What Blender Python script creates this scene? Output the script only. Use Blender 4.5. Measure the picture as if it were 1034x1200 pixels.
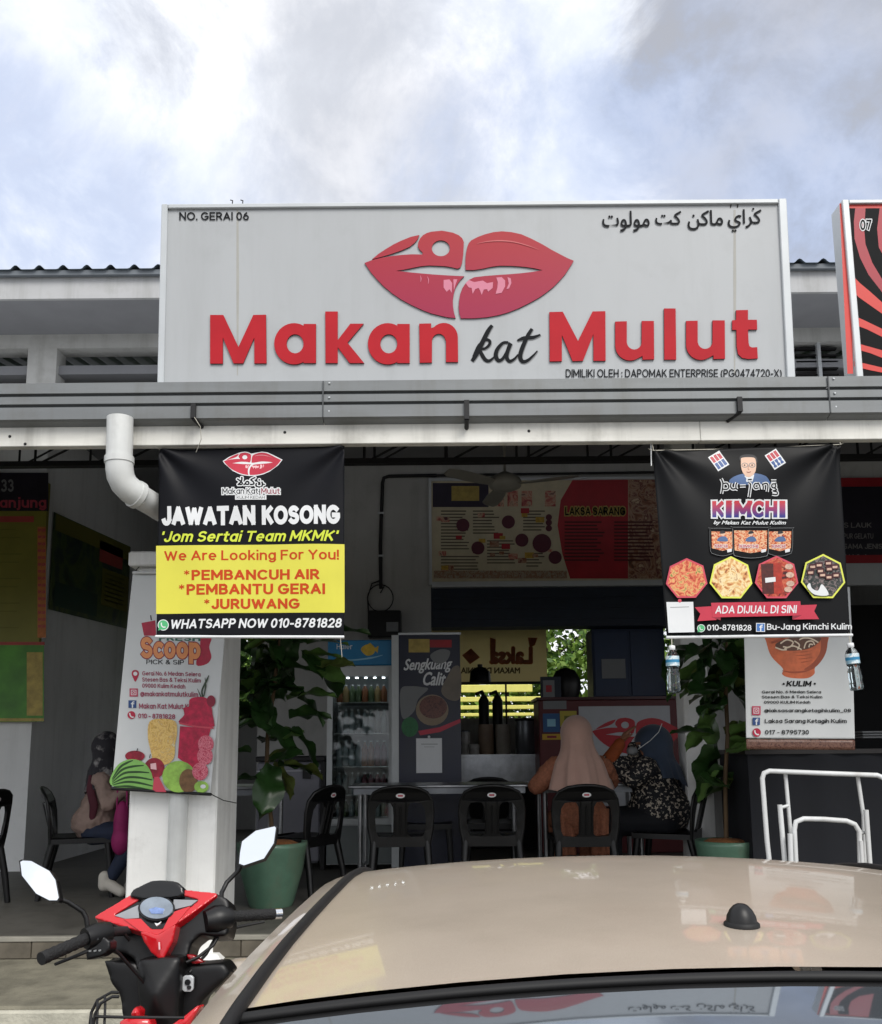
import bpy, math, random
from mathutils import Vector, Matrix
from mathutils.geometry import tessellate_polygon
random.seed(7)
for o in list(bpy.data.objects): bpy.data.objects.remove(o)
SC = bpy.context.scene
COL = SC.collection
R = math.radians
sin, cos, pi = math.sin, math.cos, math.pi

# ------------------------------------------------------------------ camera
CZ = 1.6
F, PX, PY = 1036.0, 517.0, 725.0
MROT = Matrix.Rotation(R(90 + 8.5), 3, 'X') @ Matrix.Rotation(R(-0.5), 3, 'Z')
cam = bpy.data.cameras.new('camera')
cam.sensor_fit = 'VERTICAL'; cam.sensor_height = 24; cam.lens = F / 1200 * 24
cam.shift_y = 125 / 1200; cam.clip_start = 0.02; cam.clip_end = 600
cob = bpy.data.objects.new('camera', cam); COL.objects.link(cob)
cob.matrix_world = Matrix.Translation((0, 0, CZ)) @ MROT.to_4x4()
SC.camera = cob


def P(px, py, Y):
    """the point at distance Y (a vertical plane across the view) seen at a photo pixel"""
    d = MROT @ Vector(((px - PX) / F, -(py - PY) / F, -1))
    d = d * (Y / d.y)
    return Vector((d.x, Y, CZ + d.z))


def PXZ(px, py, Y):
    p = P(px, py, Y); return (p.x, p.z)


# ------------------------------------------------------------------ world
W = bpy.data.worlds.new('World'); SC.world = W; W.use_nodes = True
wn = W.node_tree.nodes; wl = W.node_tree.links
for n in list(wn): wn.remove(n)


def wnode(t, **k):
    n = wn.new(t)
    for a, b in k.items(): setattr(n, a, b)
    return n


SUN_EL, SUN_AZ = 46, 155      # the veiled sun stands high behind the viewer, to the right
sky = wnode('ShaderNodeTexSky', sky_type='NISHITA', sun_disc=False)
sky.sun_elevation = R(SUN_EL); sky.sun_rotation = R(SUN_AZ)
tc = wnode('ShaderNodeTexCoord')


def wmath(op, a, b=None, clamp=False):
    n = wnode('ShaderNodeMath', operation=op, use_clamp=clamp)
    for i, v in enumerate((a, b)):
        if v is None: continue
        if isinstance(v, (int, float)): n.inputs[i].default_value = v
        else: wl.new(v, n.inputs[i])
    return n.outputs[0]


def wnoise(scale, detail=6, rough=.55, off=(0, 0, 0), dist=0.0):
    m = wnode('ShaderNodeMapping'); m.inputs['Location'].default_value = off
    wl.new(tc.outputs['Generated'], m.inputs[0])
    n = wnode('ShaderNodeTexNoise'); n.inputs['Scale'].default_value = scale
    n.inputs['Detail'].default_value = detail; n.inputs['Roughness'].default_value = rough
    n.inputs['Distortion'].default_value = dist
    wl.new(m.outputs[0], n.inputs['Vector'])
    return n.outputs['Fac']


def wmix(f, a, b):
    n = wnode('ShaderNodeMix', data_type='RGBA')
    for i, v in ((0, f), (6, a), (7, b)):
        if isinstance(v, tuple): n.inputs[i].default_value = v
        elif isinstance(v, float): n.inputs[i].default_value = v
        else: wl.new(v, n.inputs[i])
    return n.outputs[2]


def wramp(v, lo, hi):
    n = wnode('ShaderNodeMapRange', interpolation_type='SMOOTHSTEP')
    n.inputs['From Min'].default_value = lo; n.inputs['From Max'].default_value = hi
    wl.new(v, n.inputs['Value']); return n.outputs['Result']


warpn = wnoise(3.6, 10, .66, (.3, 1.7, .2), .4)
warp = wmath('MULTIPLY', wmath('SUBTRACT', warpn, .5), .42)


def cloud_bank(px, py, r, soft):
    """mask of a cloud standing in the direction of (px, py), its edge torn by the noise"""
    d = (P(px, py, 10) - Vector((0, 0, CZ))).normalized()
    v = wnode('ShaderNodeVectorMath', operation='DISTANCE')
    wl.new(tc.outputs['Generated'], v.inputs[0]); v.inputs[1].default_value = d
    dd = wmath('ADD', v.outputs['Value'], warp)
    n = wnode('ShaderNodeMapRange', interpolation_type='SMOOTHSTEP')
    n.inputs['From Min'].default_value = r + soft; n.inputs['From Max'].default_value = r - soft
    wl.new(dd, n.inputs['Value'])
    return n.outputs['Result']


base_n = wnoise(2.3, 9, .6, (4.1, .4, 2.2), .3)
fine_n = wnoise(7.5, 9, .62, (1.3, 5.2, .7), .2)
blue = wmix(wramp(fine_n, .35, .62), (4.6, 5.9, 8.8, 1), (6.6, 7.4, 9.4, 1))
skyb = wmix(0.86, sky.outputs['Color'], blue)
gap = wmath('MAXIMUM', cloud_bank(690, 180, .13, .10), wmath('MAXIMUM', cloud_bank(50, 260, .16, .10), cloud_bank(950, 280, .10, .1)))
gap = wmath('MULTIPLY', gap, wramp(fine_n, .30, .56))
cover = wmath('SUBTRACT', 1.0, wmath('MULTIPLY', gap, .9), True)
cover = wmath('MULTIPLY', cover, wmath('ADD', wmath('MULTIPLY', wramp(base_n, .30, .52), .3), .7))
white = wmix(wramp(fine_n, .40, .62), (9.4, 9.8, 10.6, 1), (12.5, 12.6, 12.9, 1))
grey = wmix(wramp(fine_n, .36, .66), (4.5, 4.7, 5.3, 1), (5.6, 5.8, 6.5, 1))
gm = wmath('MAXIMUM', wmath('MULTIPLY', wmath('MAXIMUM', cloud_bank(420, 50, .09, .09), cloud_bank(455, 165, .12, .09)), .62), wmath('MULTIPLY', cloud_bank(1130, 60, .30, .05), 1.0))
gm = wmath('MAXIMUM', gm, wmath('MULTIPLY', cloud_bank(180, 80, .05, .045), .7))
gm = wmath('MAXIMUM', gm, wmath('MULTIPLY', wramp(fine_n, .50, .64), .16))
cl = wmix(gm, white, grey)
tot = wmix(cover, skyb, cl)
bg = wnode('ShaderNodeBackground'); bg.inputs['Strength'].default_value = 0.064
wl.new(tot, bg.inputs['Color'])
wo = wnode('ShaderNodeOutputWorld'); wl.new(bg.outputs[0], wo.inputs[0])

sun = bpy.data.lights.new('sun', 'SUN'); sun.energy = 1.5; sun.angle = R(28); sun.color = (1, .96, .9)
so = bpy.data.objects.new('sun', sun); COL.objects.link(so)
sd = Vector((sin(R(SUN_AZ)) * cos(R(SUN_EL)), cos(R(SUN_AZ)) * cos(R(SUN_EL)), sin(R(SUN_EL))))
so.rotation_euler = sd.to_track_quat('Z', 'Y').to_euler()

SC.view_settings.view_transform = 'Standard'; SC.view_settings.look = 'None'
SC.view_settings.exposure = 0.74; SC.view_settings.gamma = 1.0
SC.view_settings.use_curve_mapping = False
SC.render.engine = 'CYCLES'
SC.cycles.use_denoising = True
SC.cycles.max_bounces = 8; SC.cycles.transparent_max_bounces = 12


# ------------------------------------------------------------------ materials
def hexc(h):
    h = h.lstrip('#'); c = [int(h[i:i + 2], 16) / 255 for i in (0, 2, 4)]
    return tuple(x / 12.92 if x <= .04045 else ((x + .055) / 1.055) ** 2.4 for x in c) + (1,)


MATS = {}


def M(name, col='#808080', rough=.6, metal=0, var=.12, scale=6, bump=0.0, bscale=60, coat=0, trans=0, spec=.5,
      col2=None, voro=False, sheen=0, alpha=1, emit=0, ior=1.45, stretch=(1, 1, 1), thr=(.35, .65), dirt=0, dcol='#5c584c', flake=0):
    if name in MATS: return MATS[name]
    m = bpy.data.materials.new(name); m.use_nodes = True
    nt = m.node_tree; b = nt.nodes['Principled BSDF']
    c = hexc(col) if isinstance(col, str) else tuple(col) + (1,)
    b.inputs['Roughness'].default_value = rough; b.inputs['Metallic'].default_value = metal
    b.inputs['Coat Weight'].default_value = coat; b.inputs['Coat Roughness'].default_value = .04
    b.inputs['Transmission Weight'].default_value = trans; b.inputs['Specular IOR Level'].default_value = spec
    b.inputs['IOR'].default_value = ior; b.inputs['Alpha'].default_value = alpha
    if sheen: b.inputs['Sheen Weight'].default_value = sheen
    t = nt.nodes.new('ShaderNodeTexCoord'); mp = nt.nodes.new('ShaderNodeMapping')
    mp.inputs['Scale'].default_value = stretch
    nt.links.new(t.outputs['Object'], mp.inputs[0])
    if var or col2:
        if voro:
            n = nt.nodes.new('ShaderNodeTexVoronoi'); n.inputs['Scale'].default_value = scale; o = n.outputs['Distance']
        else:
            n = nt.nodes.new('ShaderNodeTexNoise'); n.inputs['Scale'].default_value = scale
            n.inputs['Detail'].default_value = 7; n.inputs['Roughness'].default_value = .6; o = n.outputs['Fac']
        nt.links.new(mp.outputs[0], n.inputs['Vector'])
        r = nt.nodes.new('ShaderNodeMapRange'); r.inputs['From Min'].default_value = thr[0]; r.inputs['From Max'].default_value = thr[1]
        nt.links.new(o, r.inputs['Value'])
        mx = nt.nodes.new('ShaderNodeMix'); mx.data_type = 'RGBA'
        c2 = (hexc(col2) if isinstance(col2, str) else tuple(col2) + (1,)) if col2 else tuple(x * (1 - var) for x in c[:3]) + (1,)
        c1 = c if col2 else tuple(min(1, x * (1 + var)) for x in c[:3]) + (1,)
        mx.inputs[6].default_value = c2; mx.inputs[7].default_value = c1
        nt.links.new(r.outputs[0], mx.inputs[0]); last = mx.outputs[2]
        if dirt:
            for sc_, st_, lo, hi, am in ((1.0, (7, 7, .55), .50, .80, 1.0), (3.0, (1, 1, 1), .54, .72, .7), (26.0, (1, 1, 1), .66, .74, .5)):
                mp2 = nt.nodes.new('ShaderNodeMapping'); mp2.inputs['Scale'].default_value = st_; nt.links.new(t.outputs['Object'], mp2.inputs[0])
                n3 = nt.nodes.new('ShaderNodeTexNoise'); n3.inputs['Scale'].default_value = sc_; n3.inputs['Detail'].default_value = 8; n3.inputs['Roughness'].default_value = .65; nt.links.new(mp2.outputs[0], n3.inputs['Vector'])
                r3 = nt.nodes.new('ShaderNodeMapRange'); r3.inputs['From Min'].default_value = lo; r3.inputs['From Max'].default_value = hi; r3.inputs['To Max'].default_value = dirt * am; nt.links.new(n3.outputs['Fac'], r3.inputs['Value'])
                m3 = nt.nodes.new('ShaderNodeMix'); m3.data_type = 'RGBA'; m3.inputs[7].default_value = hexc(dcol); nt.links.new(last, m3.inputs[6]); nt.links.new(r3.outputs[0], m3.inputs[0]); last = m3.outputs[2]
        if flake:
            n4 = nt.nodes.new('ShaderNodeTexNoise'); n4.inputs['Scale'].default_value = 900; n4.inputs['Detail'].default_value = 2; nt.links.new(t.outputs['Object'], n4.inputs['Vector'])
            m4 = nt.nodes.new('ShaderNodeMix'); m4.data_type = 'RGBA'; m4.blend_type = 'OVERLAY'; m4.inputs[0].default_value = flake; nt.links.new(last, m4.inputs[6]); nt.links.new(n4.outputs['Fac'], m4.inputs[7]); last = m4.outputs[2]
        nt.links.new(last, b.inputs['Base Color'])
        if not metal and not trans:
            rr = nt.nodes.new('ShaderNodeMapRange'); rr.inputs['To Min'].default_value = max(0.02, rough - .08); rr.inputs['To Max'].default_value = min(1, rough + .08)
            nt.links.new(o, rr.inputs['Value']); nt.links.new(rr.outputs[0], b.inputs['Roughness'])
    else:
        b.inputs['Base Color'].default_value = c
    if bump:
        n2 = nt.nodes.new('ShaderNodeTexNoise'); n2.inputs['Scale'].default_value = bscale; n2.inputs['Detail'].default_value = 5
        nt.links.new(mp.outputs[0], n2.inputs['Vector'])
        bp = nt.nodes.new('ShaderNodeBump'); bp.inputs['Strength'].default_value = bump; bp.inputs['Distance'].default_value = .01
        nt.links.new(n2.outputs['Fac'], bp.inputs['Height']); nt.links.new(bp.outputs[0], b.inputs['Normal'])
    m.diffuse_color = c
    MATS[name] = m
    return m


def Mgrad(name, c0, c1, z0, z1, rough=.45):
    """two-colour printed gradient running up the print between heights z0 and z1 (object space)"""
    m = M(name, '#ffffff', rough, var=.01); nt = m.node_tree; b = nt.nodes['Principled BSDF']
    t = nt.nodes.new('ShaderNodeTexCoord'); s = nt.nodes.new('ShaderNodeSeparateXYZ'); r = nt.nodes.new('ShaderNodeMapRange')
    nt.links.new(t.outputs['Object'], s.inputs[0]); nt.links.new(s.outputs['Z'], r.inputs['Value'])
    r.inputs['From Min'].default_value = z0; r.inputs['From Max'].default_value = z1
    mx = nt.nodes.new('ShaderNodeMix'); mx.data_type = 'RGBA'
    mx.inputs[6].default_value = hexc(c0); mx.inputs[7].default_value = hexc(c1)
    nt.links.new(r.outputs[0], mx.inputs[0]); nt.links.new(mx.outputs[2], b.inputs['Base Color'])
    return m


def Mfood(name, cols, scale=60):
    """printed picture of food: many small patches of the given colours"""
    m = M(name, '#ffffff', .4, var=.01); nt = m.node_tree; b = nt.nodes['Principled BSDF']
    t = nt.nodes.new('ShaderNodeTexCoord'); n = nt.nodes.new('ShaderNodeTexNoise'); n.inputs['Scale'].default_value = scale
    n.inputs['Detail'].default_value = 4; n.inputs['Distortion'].default_value = 2.5
    nt.links.new(t.outputs['Object'], n.inputs['Vector'])
    r = nt.nodes.new('ShaderNodeValToRGB'); e = r.color_ramp.elements
    k = len(cols)
    while len(e) < k: e.new(.5)
    for i, c in enumerate(cols): e[i].position = .3 + .4 * i / (k - 1); e[i].color = hexc(c)
    nt.links.new(n.outputs['Fac'], r.inputs[0]); nt.links.new(r.outputs[0], b.inputs['Base Color'])
    return m


# ------------------------------------------------------------------ building helpers
def setp(o, label=None, cat=None, group=None, kind=None):
    if label: o['label'] = label
    if cat: o['category'] = cat
    if group: o['group'] = group
    if kind: o['kind'] = kind
    return o


def thing(name, label, cat, loc=(0, 0, 0), group=None):
    o = bpy.data.objects.new(name, None); COL.objects.link(o); o.location = loc; o.empty_display_size = .1
    return setp(o, label, cat, group)


def root_of(o):
    while o is not None and o.parent: o = o.parent
    return o


class MB:
    def __init__(s): s.v = []; s.f = []; s.m = []; s.sm = []; s.cur = 0; s.smooth = False

    def add(s, vs, fs, smooth=None):
        k = len(s.v); s.v += [tuple(v) for v in vs]
        for f in fs: s.f.append([i + k for i in f]); s.m.append(s.cur); s.sm.append(s.smooth if smooth is None else smooth)
        return s

    def mat(s, i): s.cur = i; return s

    def box(s, a, b, bev=0):
        x0, x1 = sorted((a[0], b[0])); y0, y1 = sorted((a[1], b[1])); z0, z1 = sorted((a[2], b[2]))
        if bev <= 0 or min(x1 - x0, y1 - y0, z1 - z0) < 2.2 * bev:
            s.add([(x, y, z) for z in (z0, z1) for y in (y0, y1) for x in (x0, x1)],
                  [(0, 2, 3, 1), (4, 5, 7, 6), (0, 1, 5, 4), (2, 6, 7, 3), (0, 4, 6, 2), (1, 3, 7, 5)], False)
        else:
            e = bev
            ring = [(x0 + e, y0), (x1 - e, y0), (x1, y0 + e), (x1, y1 - e), (x1 - e, y1), (x0 + e, y1), (x0, y1 - e), (x0, y0 + e)]
            cx, cy = (x0 + x1) / 2, (y0 + y1) / 2
            inn = [(cx + (x - cx) * (1 - 2 * e / (x1 - x0)), cy + (y - cy) * (1 - 2 * e / (y1 - y0))) for x, y in ring]
            vs = [(x, y, z0) for x, y in inn] + [(x, y, z0 + e) for x, y in ring] + [(x, y, z1 - e) for x, y in ring] + [(x, y, z1) for x, y in inn]
            fs = [list(range(7, -1, -1)), list(range(24, 32))]
            for L in range(3):
                for i in range(8): j = (i + 1) % 8; fs.append((L * 8 + i, L * 8 + j, L * 8 + 8 + j, L * 8 + 8 + i))
            s.add(vs, fs, False)
        return s

    def obox(s, c, size, rot):
        """box of a size about a centre, turned by a 3x3 matrix"""
        h = Vector(size) / 2; c = Vector(c)
        vs = [c + rot @ Vector((sx * h.x, sy * h.y, sz * h.z)) for sz in (-1, 1) for sy in (-1, 1) for sx in (-1, 1)]
        return s.add(vs, [(0, 2, 3, 1), (4, 5, 7, 6), (0, 1, 5, 4), (2, 6, 7, 3), (0, 4, 6, 2), (1, 3, 7, 5)], False)

    def tube(s, pts, r, seg=8, cap=True, squash=1.0):
        pts = [Vector(p) for p in pts]; n = len(pts)
        rs = r if isinstance(r, (list, tuple)) else [r] * n
        vs = []; prev = None
        for i, p in enumerate(pts):
            if i == 0: t = pts[1] - p
            elif i == n - 1: t = p - pts[i - 1]
            else: t = (pts[i + 1] - p).normalized() + (p - pts[i - 1]).normalized()
            t = t.normalized() if t.length > 1e-9 else Vector((0, 0, 1))
            if prev is None:
                a = Vector((0, 0, 1)) if abs(t.z) < .9 else Vector((0, 1, 0))
                u = t.cross(a).normalized()
            else:
                u = prev - t * prev.dot(t); u = u.normalized()
            prev = u; w = t.cross(u)
            for k in range(seg):
                an = 2 * pi * k / seg
                vs.append(p + (u * cos(an) + w * sin(an) * squash) * rs[i])
        fs = []
        for i in range(n - 1):
            for k in range(seg):
                j = (k + 1) % seg; fs.append((i * seg + k, i * seg + j, (i + 1) * seg + j, (i + 1) * seg + k))
        s.add(vs, fs, True)
        if cap: s.add(vs[:seg], [list(range(seg))[::-1]], False); s.add(vs[-seg:], [list(range(seg))], False)
        return s

    def lathe(s, prof, c, seg=16, axis='Z', smooth=True, cap=True):
        c = Vector(c); vs = []
        for r, h in prof:
            for k in range(seg):
                a = 2 * pi * k / seg
                if axis == 'Z': vs.append(c + Vector((r * cos(a), r * sin(a), h)))
                elif axis == 'Y': vs.append(c + Vector((r * cos(a), h, r * sin(a))))
                else: vs.append(c + Vector((h, r * cos(a), r * sin(a))))
        fs = []
        for i in range(len(prof) - 1):
            for k in range(seg):
                j = (k + 1) % seg; fs.append((i * seg + k, i * seg + j, (i + 1) * seg + j, (i + 1) * seg + k))
        s.add(vs, fs, smooth)
        if cap:
            if prof[0][0] > 1e-4: s.add(vs[:seg], [list(range(seg))[::-1]], False)
            if prof[-1][0] > 1e-4: s.add(vs[-seg:], [list(range(seg))], False)
        return s

    def ell(s, c, r, seg=16, rings=10, rot=None):
        c = Vector(c); vs = []
        for i in range(rings + 1):
            th = pi * i / rings
            for k in range(seg):
                a = 2 * pi * k / seg
                v = Vector((r[0] * sin(th) * cos(a), r[1] * sin(th) * sin(a), r[2] * cos(th)))
                if rot is not None: v = rot @ v
                vs.append(c + v)
        fs = []
        for i in range(rings):
            for k in range(seg):
                j = (k + 1) % seg; fs.append((i * seg + k, (i + 1) * seg + k, (i + 1) * seg + j, i * seg + j))
        return s.add(vs, fs, True)

    def grid(s, fn, nu, nv, smooth=True):
        vs = [fn(i / nu, j / nv) for j in range(nv + 1) for i in range(nu + 1)]
        fs = [(j * (nu + 1) + i, j * (nu + 1) + i + 1, (j + 1) * (nu + 1) + i + 1, (j + 1) * (nu + 1) + i) for j in range(nv) for i in range(nu)]
        return s.add(vs, fs, smooth)

    def prism(s, loops, y0, y1, sidemat=None):
        """loops of (x, z): first the outline, then its holes; front face at y0 (towards the viewer), back at y1"""
        tri = tessellate_polygon([[Vector((x, z, 0)) for x, z in L] for L in loops])
        flat = [p for L in loops for p in L]; n = len(flat)
        s.add([(x, y0, z) for x, z in flat], [tuple(t) for t in tri], False)
        s.add([(x, y1, z) for x, z in flat], [tuple(t[::-1]) for t in tri], False)
        keep = s.cur
        if sidemat is not None: s.cur = sidemat
        for L in loops:
            m = len(L)
            s.add([(x, y0, z) for x, z in L] + [(x, y1, z) for x, z in L], [(i, (i + 1) % m, m + (i + 1) % m, m + i) for i in range(m)], False)
        s.cur = keep
        return s

    def build(s, name, mats, parent=None, bevel=0, label=None, kind=None):
        me = bpy.data.meshes.new(name)
        off = Vector((0, 0, 0))
        if parent is not None: off = Vector(root_of(parent).location)
        me.from_pydata([(v[0] - off.x, v[1] - off.y, v[2] - off.z) for v in s.v], [], s.f)
        if not isinstance(mats, (list, tuple)): mats = [mats]
        for m in mats: me.materials.append(m)
        me.polygons.foreach_set('material_index', s.m); me.polygons.foreach_set('use_smooth', s.sm)
        me.validate(); me.update()
        o = bpy.data.objects.new(name, me); COL.objects.link(o)
        if parent is not None: o.parent = parent
        if bevel:
            b = o.modifiers.new('bevel', 'BEVEL'); b.width = bevel; b.segments = 2; b.limit_method = 'ANGLE'; b.angle_limit = R(40)
        if label: o['label'] = label
        if kind: o['kind'] = kind
        return o


def box(name, mat, a, b, parent=None, bev=0, **k): return MB().box(a, b, bev).build(name, mat, parent, **k)


def copy_tree(o, parent=None):
    c = o.copy(); COL.objects.link(c)
    if parent is not None: c.parent = parent
    for ch in [x for x in bpy.data.objects if x.parent == o]: copy_tree(ch, c)
    return c


def blobmesh(parts, voxel=.015, smooth=4):
    """one continuous skin over capsules and ellipsoids"""
    mb = MB()
    for p in parts:
        if p[0] == 'c':
            _, a, b, r0, r1 = p; a = Vector(a); b = Vector(b)
            pts = [a.lerp(b, t) for t in (0, .25, .5, .75, 1)]; rs = [r0 + (r1 - r0) * t for t in (0, .25, .5, .75, 1)]
            mb.tube(pts, rs, 12); mb.ell(a, (r0,) * 3, 12, 8); mb.ell(b, (r1,) * 3, 12, 8)
        else:
            mb.ell(p[1], p[2], 18, 12, p[3] if len(p) > 3 else None)
    o = mb.build('tmp', M('tmp'))
    r = o.modifiers.new('r', 'REMESH'); r.mode = 'VOXEL'; r.voxel_size = voxel; r.use_smooth_shade = True
    if smooth:
        q = o.modifiers.new('s', 'SMOOTH'); q.iterations = smooth; q.factor = .5
    dg = bpy.context.evaluated_depsgraph_get(); me = bpy.data.meshes.new_from_object(o.evaluated_get(dg))
    bpy.data.objects.remove(o)
    return me


def blob(name, mat, parts, parent, voxel=.015, smooth=4):
    me = blobmesh(parts, voxel, smooth); me.name = name
    off = Vector(root_of(parent).location) if parent else Vector()
    for v in me.vertices: v.co -= off
    me.materials.clear(); me.materials.append(mat)
    for p in me.polygons: p.material_index = 0; p.use_smooth = True
    o = bpy.data.objects.new(name, me); COL.objects.link(o)
    if parent is not None: o.parent = parent
    return o


# ------------------------------------------------------------------ print: lettering and flat artwork
TXT = {}


def textmesh(s, shear=0, space=1.0):
    k = (s, shear, space)
    if k in TXT: return TXT[k]
    c = bpy.data.curves.new('t', 'FONT'); c.body = s; c.size = 1; c.shear = shear; c.resolution_u = 3; c.space_character = space
    o = bpy.data.objects.new('t', c); COL.objects.link(o)
    dg = bpy.context.evaluated_depsgraph_get(); me = bpy.data.meshes.new_from_object(o.evaluated_get(dg))
    vs = [(v.co.x, v.co.y) for v in me.vertices]; fs = [tuple(p.vertices) for p in me.polygons]
    bpy.data.objects.remove(o); bpy.data.curves.remove(c)
    x0 = min(v[0] for v in vs); x1 = max(v[0] for v in vs); y0 = min(v[1] for v in vs); y1 = max(v[1] for v in vs)
    vs = [((x - x0) / (x1 - x0), (y - y0) / (y1 - y0)) for x, y in vs]
    TXT[k] = (vs, fs); return TXT[k]


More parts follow.
